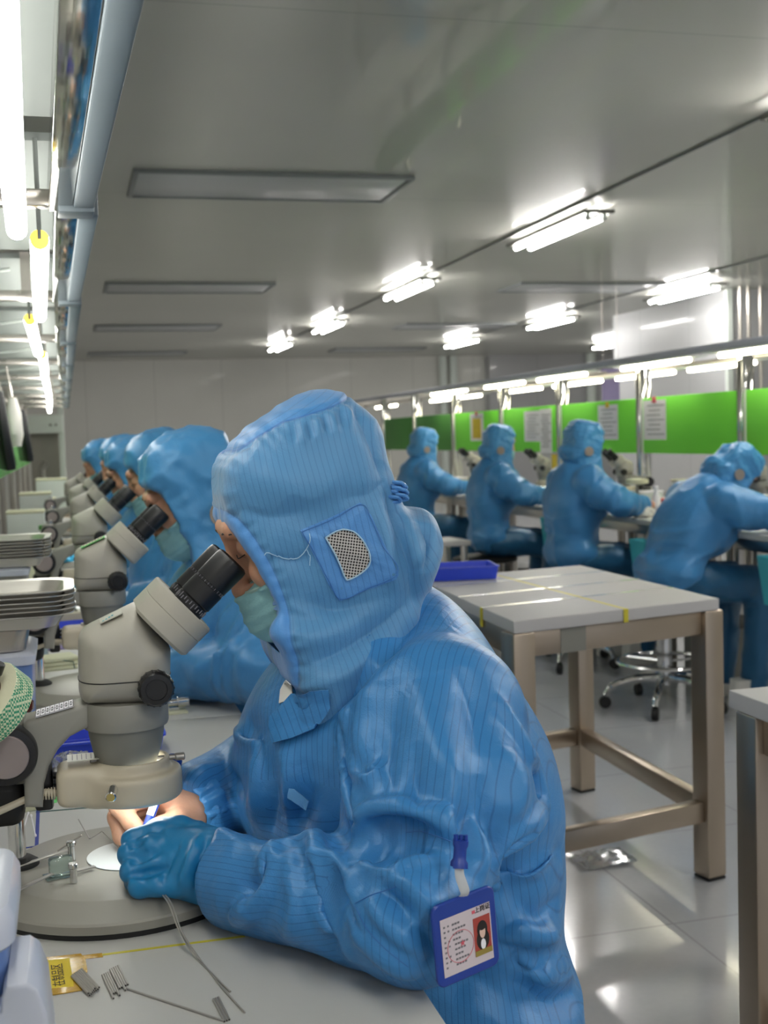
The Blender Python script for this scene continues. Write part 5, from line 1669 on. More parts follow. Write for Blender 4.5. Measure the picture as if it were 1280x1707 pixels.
# gathered cord at the back of the hood, with its knot
bm = B()
P0 = at_y(664, 818, 1.150) - Vector(ROOT)
random.seed(3)
for q in range(9):
    a = P0 + Vector((0.004 * math.sin(q * 2.1), -0.004 * math.cos(q * 1.7), 0.007 - 0.0018 * q))
    tube(bm, catmull([a + Vector((-0.006, 0.002, 0.002)), a + Vector((0.001, -0.004, 0.001)), a + Vector((0.005, 0.001, -0.003)), a + Vector((-0.003, 0.003, -0.004))], 4), 0.0019, 6)
finish('cord_knot', bm, 'patch', person)
# flap of the collar under the chin, white lining showing at the throat, loop on the chest, patches on the sleeve
sewn('collar_flap', CTREE, [(456, 1196), (474, 1176), (490, 1160), (520, 1150), (548, 1148), (552, 1180), (528, 1218), (490, 1232), (460, 1240), (455, 1216)], 'gown', 0.0085, 0.003, person, wob=0.001)
sewn('throat_lining', CTREE, [(470, 1152), (480, 1132), (488, 1140), (490, 1158), (480, 1170), (468, 1174)], 'white_cloth', 0.0050, 0.002, person)
sewn('chest_loop', GTREE2, [(482, 1312), (490, 1313), (518, 1333), (513, 1346), (504, 1342), (480, 1326)], 'loop_cloth', 0.0095, 0.0030, person, rings=3)
thread('sleeve_seam', GTREE2, [(676, 1388), (700, 1386), (730, 1394), (752, 1402)], 0.0004, 'stitch', person, 0.0004)
thread('sleeve_seam', GTREE2, [(592, 1510), (610, 1546), (640, 1580), (680, 1612)], 0.0004, 'stitch', person, 0.0004)
thread('sleeve_seam', GTREE2, [(592, 1506), (620, 1492), (660, 1478)], 0.0004, 'stitch', person, 0.0004)

# gathered elastic cuff of the bare hand's sleeve
cw0 = np.array(POSE['wrR']); ce = cw0 - np.array(POSE['elR']); ce = ce / np.linalg.norm(ce)
fx, fy, fd = frame_of(Vector(ce))
bm = B(); rings = []
for k, (h, rr) in enumerate(((-0.016, 0.0445), (-0.010, 0.0450), (-0.004, 0.0425), (0.002, 0.0400), (0.006, 0.0375), (0.007, 0.0340), (0.002, 0.0310))):
    ring = []
    for i in range(120):
        a = 2 * PI * i / 120
        r2 = rr + 0.0016 * math.sin(a * 17 + k * 0.3) * (0.5 if k in (0, 6) else 1) + 0.0007 * math.sin(a * 29)
        p = Vector(cw0) + Vector((0, YC, 0)) + fd * h + (fx * math.cos(a) + fy * math.sin(a)) * r2
        ring.append(bm.verts.new(p - Vector(ROOT)))
    rings.append(ring)
for k in range(len(rings) - 1):
    for i in range(120): bm.faces.new((rings[k][i], rings[k][(i + 1) % 120], rings[k + 1][(i + 1) % 120], rings[k + 1][i]))
finish('cuff', bm, 'gown', person, ang=1.2)

# ---- badge clipped to the sleeve -----------------------------------------
bc = [at_y(px, py, y) for px, py, y in ((721, 1515, 0.862), (824, 1468, 0.882), (828, 1610, 0.882), (726, 1648, 0.862))]   # corners: upper left, upper right, lower right, lower left
bo = sum(bc, Vector()) / 4
bx_ = ((bc[1] - bc[0]) + (bc[2] - bc[3])).normalized()
bn = bx_.cross((bc[0] - bc[3]) + (bc[1] - bc[2])).normalized()
by_ = bn.cross(bx_).normalized()
bw = ((bc[1] - bc[0]).length + (bc[2] - bc[3]).length) / 2; bh = ((bc[0] - bc[3]).length + (bc[1] - bc[2]).length) / 2
badge = thing('identity_badge', 'royal blue badge holder with a photo card, clipped to the sleeve of the nearest worker', 'badge', bo)
badge.rotation_euler = Matrix((bx_, by_, bn)).transposed().to_euler()
SK = 0.16            # the holder hangs slightly askew
bm = B()
loft(bm, Vector(), Vector((1, 0, 0)), Vector((0, 1, 0)), Vector((0, 0, 1)), [(rrect(bw - 0.002, bh - 0.002, 0.006, 5), -0.002), (rrect(bw, bh, 0.007, 5), -0.001), (rrect(bw, bh, 0.007, 5), 0.001), (rrect(bw - 0.002, bh - 0.002, 0.006, 5), 0.0018)])
finish('holder', bm, 'royal', badge)
cx, cy, cw, chh = 0.0, -bh * 0.035, bw * 0.80, bh * 0.70
bm = B(); box(bm, (cx, cy, 0.0019), (cw, chh, 0.0006))
card = finish('card', bm, 'card', badge)
def cardbox(bm, u0, v0, u1, v1, z=0.0024):
    box(bm, (cx + (u0 + u1 - 1) / 2 * cw, cy - (v0 + v1 - 1) / 2 * chh, z), (abs(u1 - u0) * cw, abs(v1 - v0) * chh, 0.0002))
# portrait on the card, simplified
bm = B(); cardbox(bm, 0.635, 0.19, 0.975, 0.86); ph = finish('portrait', bm, 'portrait_red', card)
def disc2(bm, u, v, ru, rv, z, n=20):
    vs = [bm.verts.new((cx + (u - 0.5) * cw + ru * cw * math.cos(2 * PI * i / n), cy - (v - 0.5) * chh + rv * chh * math.sin(2 * PI * i / n), z)) for i in range(n)]
    bm.faces.new(vs)
bm = B(); disc2(bm, 0.805, 0.42, 0.105, 0.155, 0.00262); disc2(bm, 0.805, 0.60, 0.130, 0.18, 0.00262); finish('dark_hair', bm, 'hair', ph)
bm = B(); disc2(bm, 0.805, 0.465, 0.058, 0.110, 0.0027); fc = finish('face', bm, 'skin_print', ph)
bm = B(); disc2(bm, 0.805, 0.375, 0.075, 0.060, 0.0028); finish('fringe', bm, 'hair', fc)
bm = B(); disc2(bm, 0.805, 0.68, 0.050, 0.095, 0.0027); finish('shirt', bm, 'paper', ph)
bm = B(); cardbox(bm, 0.635, 0.765, 0.975, 0.86, 0.00285); finish('jacket', bm, 'khaki', ph)
# printed lines of the card (too soft to read in the photo) and the round red stamp with its star
bm = B()
random.seed(11)
for q in range(9):
    v = 0.125 + q * 0.088
    cardbox(bm, 0.05, v, 0.085, v + 0.03)
    if q % 3 != 2: cardbox(bm, 0.13, v, 0.16, v + 0.03)
    for w in range(3 + (q * 5) % 3):
        u = 0.22 + (0.03 if q > 3 else 0) + w * 0.055
        cardbox(bm, u, v + 0.002, u + 0.040, v + 0.034)
finish('printed_lines', bm, 'print', card)
bm = B()
tube(bm, [Vector((cx + (0.36 - 0.5) * cw + 0.26 * cw * math.cos(2 * PI * i / 40), cy - (0.56 - 0.5) * chh + 0.26 * cw * math.sin(2 * PI * i / 40), 0.0024)) for i in range(41)], 0.00022, 6)
st = [(cx + (0.40 - 0.5) * cw + (0.0028 if i % 2 == 0 else 0.0011) * math.sin(2 * PI * i / 10), cy - (0.52 - 0.5) * chh + (0.0028 if i % 2 == 0 else 0.0011) * math.cos(2 * PI * i / 10)) for i in range(10)]
prism(bm, st, 0.0023, 0.0026, 'z')
finish('red_stamp', bm, 'stamp_red', card)
tx = text_mesh('heading', '上岗证', 0.0052, 'ink', card)
tx.location = (cx + (0.84 - 0.5) * cw, cy - (0.065 - 0.5) * chh, 0.0024)
bm = B(); cardbox(bm, 0.63, 0.045, 0.69, 0.10); finish('red_heading', bm, 'stamp_red', card)
# clip and strap
slot = bo + by_ * (bh * 0.44) + bn * 0.002
cl0 = at_y(768, 1400, slot.y + 0.004); cl1 = at_y(765, 1446, slot.y + 0.001)
inv = badge.matrix_basis.inverted() if False else (Matrix.Translation(bo) @ badge.rotation_euler.to_matrix().to_4x4()).inverted()
bm = B()
pts = [inv @ p for p in (cl1 + Vector((0, 0, 0.006)), at_y(766, 1458, slot.y - 0.001), at_y(771, 1474, slot.y - 0.002), at_y(775, 1488, slot.y - 0.001), slot + by_ * 0.0 - bn * 0.004)]
tube(bm, catmull(pts, 6), 0.0042, 8, flat=0.18, up=tuple(inv.to_3x3() @ Vector((0.25, -0.97, 0))))
finish('strap', bm, 'clear_strap', badge)
bm = B()
d = (cl1 - cl0).normalized(); sx_ = d.cross(Vector((0, -1, 0))).normalized()
for off in (-0.0026, 0.0026):
    pp = [cl0 + Vector((0, off, 0)), (cl0 + cl1) / 2 + Vector((0, off * 0.6, 0)), cl1 + Vector((0, off * 1.3, 0))]
    tube(bm, [inv @ p for p in catmull(pp, 5)], [0.0056] * 3 + [0.0048] * 5 + [0.0062] * 3, 10, flat=0.38, up=tuple(inv.to_3x3() @ Vector((0, -1, 0))))
for q in range(3):
    p = cl0 + sx_ * (-0.004 + q * 0.004); cyl(bm, inv @ (p + Vector((0, -0.0005, -0.004))), inv @ (p + Vector((0, 0, 0.004))), 0.0018, n=8)
finish('clip', bm, 'royal', badge)
# ================================================================== THE OTHER WORKERS
HOOD2 = [(372, 876), (360, 830), (360, 792), (370, 762), (396, 728), (436, 700), (478, 684), (520, 676), (560, 678), (600, 694), (632, 726), (655, 770), (672, 830), (690, 890), (704, 940), (690, 1000), (660, 1070), (610, 1140), (540, 1200), (490, 1230), (464, 1215), (466, 1180), (470, 1120), (440, 1070), (405, 1000), (380, 930)]
_keep = (hood_poly, hood_cut)
hood_poly = q2(HOOD2[:9], YC) + q2(HOOD2[9:19], 1.190) + q2(HOOD2[19:], YC)
hood_cut = q2([(x + (26 if x > 345 else 0), y - (14 if i in (0, 1, len(HOOD_CUT) - 1) else 6)) for i, (x, y) in enumerate(HOOD_CUT)], 1.165)
HOOD_TH = 0.012
def soft_hood(h, seed):
    g = Grid((0.10, -0.155, 0.87), (0.42, 0.155, 1.27), h)
    V, Q = nets(g, hood_field(g), 2)
    N = normals(V, Q)
    P = np.stack([V[:, 0] * 16 + V[:, 2] * 12, V[:, 1] * 14, V[:, 2] * 18 - V[:, 0] * 10], 1)
    d = 0.009 * (ridged(P * 0.9, seed, 1.4) - 0.5) + 0.005 * (ridged(P * 2.4, seed + 4, 1.6) - 0.5)
    return V + outward(V, N) * d[:, None], Q
def lean_pts(V, a, extra=0.0, piv2=(0.315, 0.97)):
    """carry hood and head with the trunk; extra bends the neck"""
    V = np.array(V, float)
    for (px_, pz_), an in ((piv2, extra), ((0.42, 0.58), a)):
        if an:
            x, z = V[:, 0] - px_, V[:, 2] - pz_
            V[:, 0] = px_ + x * math.cos(an) - z * math.sin(an)
            V[:, 2] = pz_ + x * math.sin(an) + z * math.cos(an)
    return V
WROOT = np.array([0.40, 0.0, 0.0])
def simple_hand(w, el, s):
    """a loosely curled hand at the end of a sleeve"""
    w = np.array(w); e = w - np.array(el); e = e / np.linalg.norm(e)
    up = np.array([0, 0, 1.0]); sd = np.cross(e, up); sd /= np.linalg.norm(sd); up = np.cross(sd, e)
    W = lambda f, r, u: tuple(w + e * f + sd * r + up * u)
    F = []
    for i, r in enumerate((-0.026, -0.009, 0.009, 0.026)):
        L = (0.030, 0.034, 0.032, 0.025)[i]
        F.append(([W(0.075, r, 0.0), W(0.075 + L, r * 1.05, -0.004), W(0.080 + L * 1.6, r, -0.024), W(0.072 + L * 1.5, r * 0.9, -0.042)], [0.0115, 0.0100, 0.0088, 0.0075]))
    F.append(([W(0.025, s * 0.024, -0.008), W(0.055, s * 0.040, -0.018), W(0.085, s * 0.030, -0.032)], [0.0150, 0.0110, 0.0085]))
    Pm = [([W(-0.03, 0, 0), W(0.02, 0, 0)], [0.024, 0.025])] + [([W(0.02, r * 0.5, 0), W(0.075, r, 0)], [0.021, 0.0125]) for r in (-0.026, 0.0, 0.026)]
    return hand_mesh(F, Pm, 0.0035, 0.004)
def worker_meshes(J, lean, neck, seed, gh=0.0085, hh=0.0058):
    out = {}
    g = Grid((-0.15, -0.40, 0.03), (0.62, 0.40, 1.14), gh)
    F = coverall_field(g, J, lean)
    V, Q = nets(g, F, 2); N = normals(V, Q)
    V = V + N * (cloth_noise(V, N, J, 0.016, seed, lean))[:, None]
    out['coverall'] = (V, Q)
    g = Grid((-0.10, -0.25, 0.03), (0.52, 0.25, 0.68), 0.012)
    V, Q = nets(g, leg_field(g, J), 2); N = normals(V, Q)
    out['trousers'] = (V + N * (0.012 * (ridged(np.stack([V[:, 0] * 16, V[:, 1] * 14, V[:, 2] * 12], 1), seed, 1.5) - 0.5))[:, None], Q)
    V, Q = soft_hood(hh, seed); out['hood'] = (lean_pts(V, lean, neck), Q)
    g = Grid((-0.12, -0.34, 0.02), (0.60, 0.34, 1.12), 0.016)
    Rp = lambda p: rot_y(p, (0.42, 0.58), lean)
    bv_, bq_ = nets(g, coverall_field(g, J, lean, thin=0.034, legs=True, arms=True), 1)
    nk, nq = nets(*(lambda gg: (gg, cone(gg, (0.262, 0, 1.09), (0.32, 0, 0.95), 0.046, 0.05)))(Grid((0.2, -0.07, 0.88), (0.39, 0.07, 1.15), 0.012)), 1)
    hL = simple_hand(J['wrL'], J['elL'], 1); hR = simple_hand(J['wrR'], J['elR'], -1)
    out['body'] = cat([(bv_, bq_), (lean_pts(nk, lean, neck), nq), (lean_pts(head_to_body(HEAD_V), lean, neck), HEAD_Q), hR])
    out['glove'] = hL
    out['face_mask'] = (lean_pts(head_to_body(MASK_V), lean, neck), MASK_Q)
    for s, k in ((-1, 'ear_net'), (1, 'ear_net_b')):
        pass
    return out
MATS = dict(trousers='trouser', coverall='gown_far', hood='hood_far', body='skin', glove='glove', face_mask='mask')
def make_worker(ms, label, loc, rz, group, lean, neck, shoes=True):
    t = thing('person', label, 'person', loc, rz, group)
    for k in ('body', 'coverall', 'trousers', 'hood', 'face_mask', 'glove'):
        np_mesh(k, ms[k][0], ms[k][1], MATS[k], t, WROOT)
    # brows and lashes
    bm = brow_mesh()
    P = lean_pts(np.array([v.co for v in bm.verts]), lean, neck)
    for v, p in zip(bm.verts, P): v.co = Vector(p) - Vector(WROOT)
    finish('eyebrow', bm, 'hair', t)
    # round net windows over the ears
    for s in (-1, 1):
        bm = B()
        c = lean_pts(np.array([[0.275, s * 0.108, 1.075]]), lean, neck)[0] - WROOT
        lathe(bm, [(0.0, 0.0), (0.024, 0.0), (0.024, 0.004), (0.0, 0.004)], Vector(c) - Vector((0, s * 0.006, 0)), (0, s, 0), n=20, cap=False)
        finish('ear_net', bm, 'net_far', t)
    if shoes:
        for s in (-1, 1):
            bm = B()
            loft(bm, Vector((-0.34, s * 0.13, 0)), Vector((1, 0, 0)), Vector((0, 1, 0)), Vector((0, 0, 1)),
                 [(rrect(0.25, 0.085, 0.035, 5), 0.0), (rrect(0.26, 0.092, 0.04, 5), 0.012), (rrect(0.25, 0.088, 0.04, 5), 0.045), ([(x * 0.55 + 0.05, y * 0.85) for x, y in rrect(0.24, 0.085, 0.035, 5)], 0.085), ([(x * 0.42 + 0.06, y * 0.9) for x, y in rrect(0.24, 0.085, 0.035, 5)], 0.12)])
            finish('shoe', bm, 'white_cloth', t)
    return t
M['net_far'] = mat('ear_net_far', srgb(150, 138, 128), 0.8, var=0.1, vscale=80)
ROWP = dict(POSE); ROWP.update(elL=(0.300, -0.275, 0.825), wrL=(0.165, -0.13, 0.800), elR=(0.26, 0.26, 0.815), wrR=(0.120, 0.10, 0.805))
mA = worker_meshes(ROWP, 0.02, 0.03, 21)
mB = worker_meshes(ROWP, 0.0, -0.05, 34, 0.011, 0.0075)
lw = ['second hooded worker of the left row, face and mask showing beside the nearest hood', 'third hooded worker of the left row, cheek and mask showing', 'fourth hooded worker of the left row',
      'fifth hooded worker of the left row', 'farthest hooded worker of the left row']
W_L = []
for i, (y, lb, dx, rz) in enumerate(zip((2.22, 3.20, 4.2, 5.15, 6.15), lw, (0.0, -0.005, 0.0, -0.015, -0.05), (0.02, -0.03, 0.05, 0.0, 0.08))):
    if i in (0, 1):
        ms = mA if i == 0 else mB
        w = make_worker(ms, lb, (0.40 + dx, y, 0), rz, 'workers of the left row', 0.02 if i == 0 else 0.0, 0.03 if i == 0 else -0.05)
        W_L.append(w)
    else:
        dup_tree(W_L[i % 2], (0.40 + dx, y, 0), rz, lb)
UPP = dict(POSE); UPP.update(elL=(0.27, -0.26, 0.82), wrL=(0.06, -0.15, 0.80), elR=(0.26, 0.27, 0.83), wrR=(0.05, 0.14, 0.81))
mC = worker_meshes(UPP, -0.10, -0.10, 55)
LNP = dict(POSE); LNP.update(elL=(0.05, -0.28, 0.83), wrL=(-0.13, -0.14, 0.80), elR=(0.05, 0.28, 0.82), wrR=(-0.14, 0.14, 0.80))
mD = worker_meshes(LNP, 0.34, 0.12, 77)
w = make_worker(mC, 'hooded worker in front of the middle white sheet, upright at a right-hand microscope', (2.47, 5.66, 0), PI + 0.05, 'workers of the right row', -0.10, -0.10)
dup_tree(w, (2.45, 6.85, 0), PI - 0.06, 'hooded worker beside the several white sheets, upright at a right-hand microscope')
dup_tree(w, (2.42, 8.30, 0), PI + 0.10, 'farthest hooded worker of the right row, in front of the dull green boards')
make_worker(mD, 'hooded worker of the right row nearest the camera, leaning far forward over the bench', (2.46, 4.62, 0), PI + 0.04, 'workers of the right row', 0.34, 0.12)
hood_poly, hood_cut = _keep

# chairs under everyone
ch = make_chair('black topped chrome stool under the leaning worker', (2.44, 4.62, 0), 0.0, 'stools of the right row', False, 0.455)
for (x, y, rz, lb) in ((2.45, 5.66, 0.05, 'chrome stool under the upright worker by the middle white sheet'), (2.43, 6.85, -0.06, 'chrome stool under the worker beside the several white sheets'), (2.40, 8.30, 0.1, 'chrome stool under the farthest right-hand worker')):
    dup_tree(ch, (x, y, 0), rz, lb)
st0 = make_chair('black stool under the nearest worker, its rim just showing at the bottom', (0.42, YC, 0), PI, 'stools of the left row', False, 0.455)
for y, lb in zip((2.22, 3.20, 4.2, 5.15, 6.15), ('second', 'third', 'fourth', 'fifth', 'farthest')):
    dup_tree(st0, (0.42, y, 0), PI, 'black stool under the %s worker of the left row' % lb)
# ================================================================== PLACING
s0 = make_scope('nearest stereo microscope, grey with black eyepieces, used by the gloved worker', 'microscopes of the left row')
s0.location = (0.047, YC, ZT)
sl = ['second microscope of the left row, with a green outlined sticker on its head', 'third microscope of the left row', 'fourth microscope of the left row', 'fifth microscope of the left row', 'farthest microscope of the left row']
LEFT_Y = [2.17, 3.18, 4.2, 5.2, 6.2]
for y, lb in zip(LEFT_Y, sl):
    dup_tree(s0, (0.05 if y < 6 else 0.03, y, ZT), 0, lb)
sr = [('right-hand microscope in front of the third hooded worker from the right edge', 6.05), ('right-hand microscope beside the tall white sheet', 7.21), ('right-hand microscope in front of the farthest right-hand worker', 8.55), ('right-hand microscope in front of the leaning worker', 4.75)]
for lb, y in sr:
    dup_tree(s0, (2.97, y, ZT), PI, lb, 'microscopes of the right row')
# ================================================================== SMALL THINGS ON THE NEAREST BENCH
def zt(px, py, z=ZT): return at_z(px, py, z)
def rod(label, a, b, r, group, m='dark_steel', name='metal_rod', hollow=True, bend=None):
    a = Vector(a); b = Vector(b)
    pts = [a] + ([Vector(p) for p in bend] if bend else []) + [b]
    o = pts[0]
    bm = B(); tube(bm, [p - o for p in (catmull(pts, 6) if len(pts) > 2 else pts)], r, 10)
    t = finish(name, bm, m); t.location = o
    return tag(t, label, 'rod', group)
def capped(t, a, b, r):
    d = (Vector(b) - Vector(a)).normalized()
    for p in (a, b):
        bm = B(); c = Vector(p) - t.location; cyl(bm, c - d * 0.0004, c + d * 0.0004, r * 0.55, n=10)
        finish('bore', bm, 'rubber', t)
# bundle of short tubes beside the amber label
a0, a1 = zt(120, 1632), zt(148, 1662); b0 = zt(136, 1621)
n = 7
dirn = (a1 - a0); step = (b0 - a0) / (n - 1)
for i in range(n):
    p = a0 + step * i + Vector((0, 0, 0.0026)); q = p + dirn * (1 + 0.03 * ((i * 3) % 4 - 1))
    t = rod('short steel tube in the tight bundle touching the amber label', p, q, 0.0011, 'short tubes beside the amber label'); capped(t, p, q, 0.0011)
for i in range(n - 1):
    p = a0 + step * (i + 0.5) + Vector((0, 0, 0.0008)); q = p + dirn * 0.99
    t = rod('short steel tube in the tight bundle touching the amber label', p, q, 0.0010, 'short tubes beside the amber label'); capped(t, p, q, 0.0010)
# second bundle, ends uneven
a0, a1 = zt(171, 1628), zt(187, 1662); b0 = zt(197, 1616)
n = 9
step = (b0 - a0) / (n - 1)
for i in range(n):
    p = a0 + step * i + (zt(180, 1640) - zt(180, 1646)) * (0.6 if i > 3 else 0) + Vector((0, 0, 0.0012)); q = p + (a1 - a0) * (0.95 + 0.18 * ((i * 5) % 3 == 0))
    t = rod('short steel tube in the uneven bundle right of the tight one', p, q, 0.0011, 'short tubes in the uneven bundle'); capped(t, p, q, 0.0011)
# long thin rod and the three rods near its end
rod('long thin steel rod running from the uneven bundle towards the bench front', zt(203, 1647) + Vector((0, 0, 0.001)), zt(374, 1704) + Vector((0, 0, 0.001)), 0.0009, 'long rods on the bench')
for i in range(3):
    p = zt(356 + i * 4, 1668 - i * 1.5) + Vector((0, 0, 0.0011)); q = zt(374 + i * 4, 1705 - i * 1.5) + Vector((0, 0, 0.0011))
    t = rod('short steel tube of the three at the end of the long thin rod', p, q, 0.0011, 'three short tubes'); capped(t, p, q, 0.0011)
# two long wires that come out of the gloved hand
zb = 0.7795
h0 = at_y(262, 1478, 1.128); h1 = at_z(285, 1505, zb + 0.003); h2 = at_z(303, 1553, 0.768)
rod('long steel wire from under the glove down onto the bench, its tube end farthest right', h0, zt(408, 1690) + Vector((0, 0, 0.001)), 0.0008, 'wires under the glove', bend=[h1, h2, zt(332, 1600) + Vector((0, 0, 0.0015)), zt(370, 1648) + Vector((0, 0, 0.001))])
rod('long steel wire beside the other one from under the glove, ending shorter', at_y(260, 1480, 1.127), zt(384, 1655) + Vector((0, 0, 0.001)), 0.0008, 'wires under the glove', bend=[at_z(281, 1506, zb + 0.003), at_z(298, 1550, 0.768), zt(324, 1596) + Vector((0, 0, 0.0015)), zt(352, 1624) + Vector((0, 0, 0.001))])
# bent wires behind the stage
zw = 0.784
rod('straight thin wire behind the stage plate, pointing up left', at_z(131, 1366, zw), at_z(149, 1398, zw), 0.0007, 'thin wires on the microscope base')
w = [at_z(150, 1398, zw), at_z(169, 1386, zw), at_z(172, 1387, zw), at_z(212, 1428, zw)]
bm = B(); tube(bm, [p - w[0] for p in w], 0.0007, 8); t = finish('bent_wire', bm, 'dark_steel'); t.location = w[0]
tag(t, 'thin wire bent to a peak, leading under the bare hand', 'wire', 'thin wires on the microscope base')
# clamp with a small glass block on the microscope base
zb2 = 0.7785
c0 = at_z(100, 1462, zb2)
t = thing('specimen_clamp', 'small clamp of glass block and two steel screws on the nearest microscope base', 'clamp', c0)
g0, g1 = at_z(88, 1458, zb2), at_z(118, 1452, zb2)
d = (g1 - g0); ang = math.atan2(d.y, d.x)
bm = B(); box(bm, (0.001, 0.004, 0.010), (0.022, 0.013, 0.018), Matrix.Rotation(ang, 3, 'Z'), bev=0.003, seg=3); finish('glass_block', bm, 'glass', t)
bm = B(); box(bm, (0.0, 0.004, 0.0006), (0.030, 0.020, 0.0012), Matrix.Rotation(ang, 3, 'Z'), bev=0.0004); finish('glass_slide', bm, 'glass', t)
for (px, py, hh) in ((120, 1441, 0.019), (123, 1471, 0.014)):
    p = at_z(px, py, zb2) - c0
    bm = B(); cyl(bm, p, p + Vector((0, 0, hh)), 0.0036, n=16); cyl(bm, p + Vector((0, 0, hh)), p + Vector((0, 0, hh + 0.005)), 0.0048, n=16, bev=0.0008)
    finish('clamp_screw', bm, 'chrome', t)
for a, b, hh in (((28, 1448), (118, 1415), 0.008), ((20, 1492), (88, 1456), 0.010), ((122, 1456), (158, 1444), 0.003)):
    A, Bq = at_z(*a, zb2 + 0.002) - c0 + Vector((0, 0, 0.002)), at_z(*b, zb2 + hh) - c0
    dd = Bq - A; R = Vector((1, 0, 0)).rotation_difference(dd).to_matrix()
    bm = B(); box(bm, (A + Bq) / 2, (dd.length, 0.0055, 0.0014), R, bev=0.0004); finish('clamp_arm', bm, 'dark_steel', t)
p, q = at_z(96, 1418, zb2 + 0.004) - c0, at_z(136, 1392, zb2 + 0.02) - c0
bm = B(); tube(bm, [p, q], 0.0010, 8); finish('lever', bm, 'dark_steel', t)

# yellow marking line and label stuck to the bench
def flat_strip(name, label, a, b, w, m, z=ZT, th=0.0005, cat='tape', group=None):
    a = Vector(a); b = Vector(b); d = b - a
    bm = B(); box(bm, (0, 0, th / 2), (d.length, w, th), Matrix.Rotation(math.atan2(d.y, d.x), 3, 'Z'))
    o = finish(name, bm, m); o.location = Vector(((a.x + b.x) / 2, (a.y + b.y) / 2, z))
    return tag(o, label, cat, group)
flat_strip('marking_tape', 'narrow yellow tape line on the bench in front of the nearest microscope base', zt(170, 1592), zt(408, 1561), 0.0032, 'yellow_tape')
la, lb_ = zt(80, 1604), zt(117, 1600); lc = zt(80, 1653)
t = thing('area_label', 'yellow label with black characters under shiny amber film, on the bench', 'label', zt(106, 1628) + Vector((0, 0, 0.0002)))
ll = t.location
def L2(px, py): p = zt(px, py); return (p.x - ll.x, p.y - ll.y)
bm = B(); prism(bm, [L2(76, 1602), L2(117, 1598), L2(124, 1650), L2(76, 1656)], 0.0001, 0.0004, 'z'); finish('label_paper', bm, 'yellow', t)
bm = B(); prism(bm, [L2(76, 1596), L2(135, 1590), L2(137, 1593), L2(170, 1589), L2(172, 1596), L2(143, 1599), L2(146, 1620), L2(137, 1652), L2(76, 1662)], 0.0000, 0.00015, 'z'); finish('amber_film', bm, 'amber_tape', t)
bm = B(); prism(bm, [L2(116, 1599), L2(142, 1596), L2(146, 1620), L2(136, 1650), L2(124, 1650)], 0.0002, 0.0006, 'z')
o = finish('film_overlap', bm, 'amber_shine', t)
bm = B(); prism(bm, [L2(76, 1650), L2(126, 1646), L2(136, 1652), L2(76, 1662)], 0.0003, 0.0007, 'z'); finish('film_overlap', bm, 'amber_shine', t)
tx = text_mesh('label_text', '在制品区', 0.0112, 'ink', t, 0.0001)
p = L2(98, 1626); tx.location = (p[0], p[1], 0.00055); tx.rotation_euler = (0, 0, PI / 2 + 0.06)
# line marks behind the microscope
flat_strip('marking_tape', 'dark green tape line on the bench behind the nearest microscope base', zt(60, 1354), zt(192, 1343), 0.0035, 'green_tape')
flat_strip('marking_tape', 'blue tape strip running away from the camera, left of the bare hand', zt(61, 1412), zt(64, 1340), 0.0042, 'blue_tape')
flat_strip('marking_tape', 'short blue tape line behind the clamp', zt(20, 1417), zt(108, 1404), 0.0030, 'blue_tape')
flat_strip('green_sticker', 'bright green sticker on the bench under the microscope arm', zt(66, 1335), zt(97, 1333), 0.028, 'sticker_green', cat='sticker')
# cotton swabs
for i, (a, b) in enumerate((((40, 1359), (29, 1392)), ((47, 1358), (37, 1392)), ((52, 1362), (59, 1395)))):
    A, Bq = zt(*a) + Vector((0, 0, 0.0016)), zt(*b) + Vector((0, 0, 0.0016))
    t = thing('cotton_swab', 'cotton swab left of the blue tape, %s' % ('left one, pink ended', 'middle one, pink ended', 'right one, turned the other way')[i], 'swab', A, 0, 'cotton swabs')
    bm = B(); tube(bm, [Vector(), Bq - A], 0.0008, 8); finish('stick', bm, 'paper', t)
    for k, (p, mm) in enumerate(((Vector(), 'paper'), (Bq - A, 'pink' if i < 2 else 'paper'))):
        bm = B(); e = (Bq - A).normalized(); lathe(bm, [(0.0004, -0.004), (0.0015, -0.0025), (0.0016, 0.001), (0.0006, 0.0045)], p, e, n=10); finish('tip', bm, mm, t)
# grey keypad-like tile and yellow blob
p = zt(40, 1350)
t = thing('button_pad', 'small pale tile with raised dots beside the swabs', 'tile', p, 0.35)
bm = B(); box(bm, (0, 0, 0.004), (0.030, 0.026, 0.008), bev=0.0015); finish('base', bm, 'cream', t)
bm = B()
for i in range(5):
    for j in range(4): box(bm, (-0.011 + i * 0.0055, -0.008 + j * 0.0055, 0.0085), (0.0035, 0.0035, 0.002), bev=0.0004)
finish('raised_dots', bm, 'panel_white', t)
p = zt(23, 1366)
bm = B(); lathe(bm, [(0.002, 0), (0.007, 0.001), (0.008, 0.006), (0.006, 0.011), (0.001, 0.013)], n=14, sx=0.8, sy=1.3); o = finish('yellow_putty', bm, 'yellow'); o.location = p
tag(o, 'small yellow lump behind the microscope post', 'putty')
p = zt(58, 1332)
bm = B(); box(bm, (0, 0, 0.004), (0.045, 0.022, 0.008), Matrix.Rotation(0.2, 3, 'Z'), bev=0.002); o = finish('grey_wipe_pack', bm, 'scope_dark'); o.location = p
tag(o, 'flat grey pad beside the green sticker', 'pad')

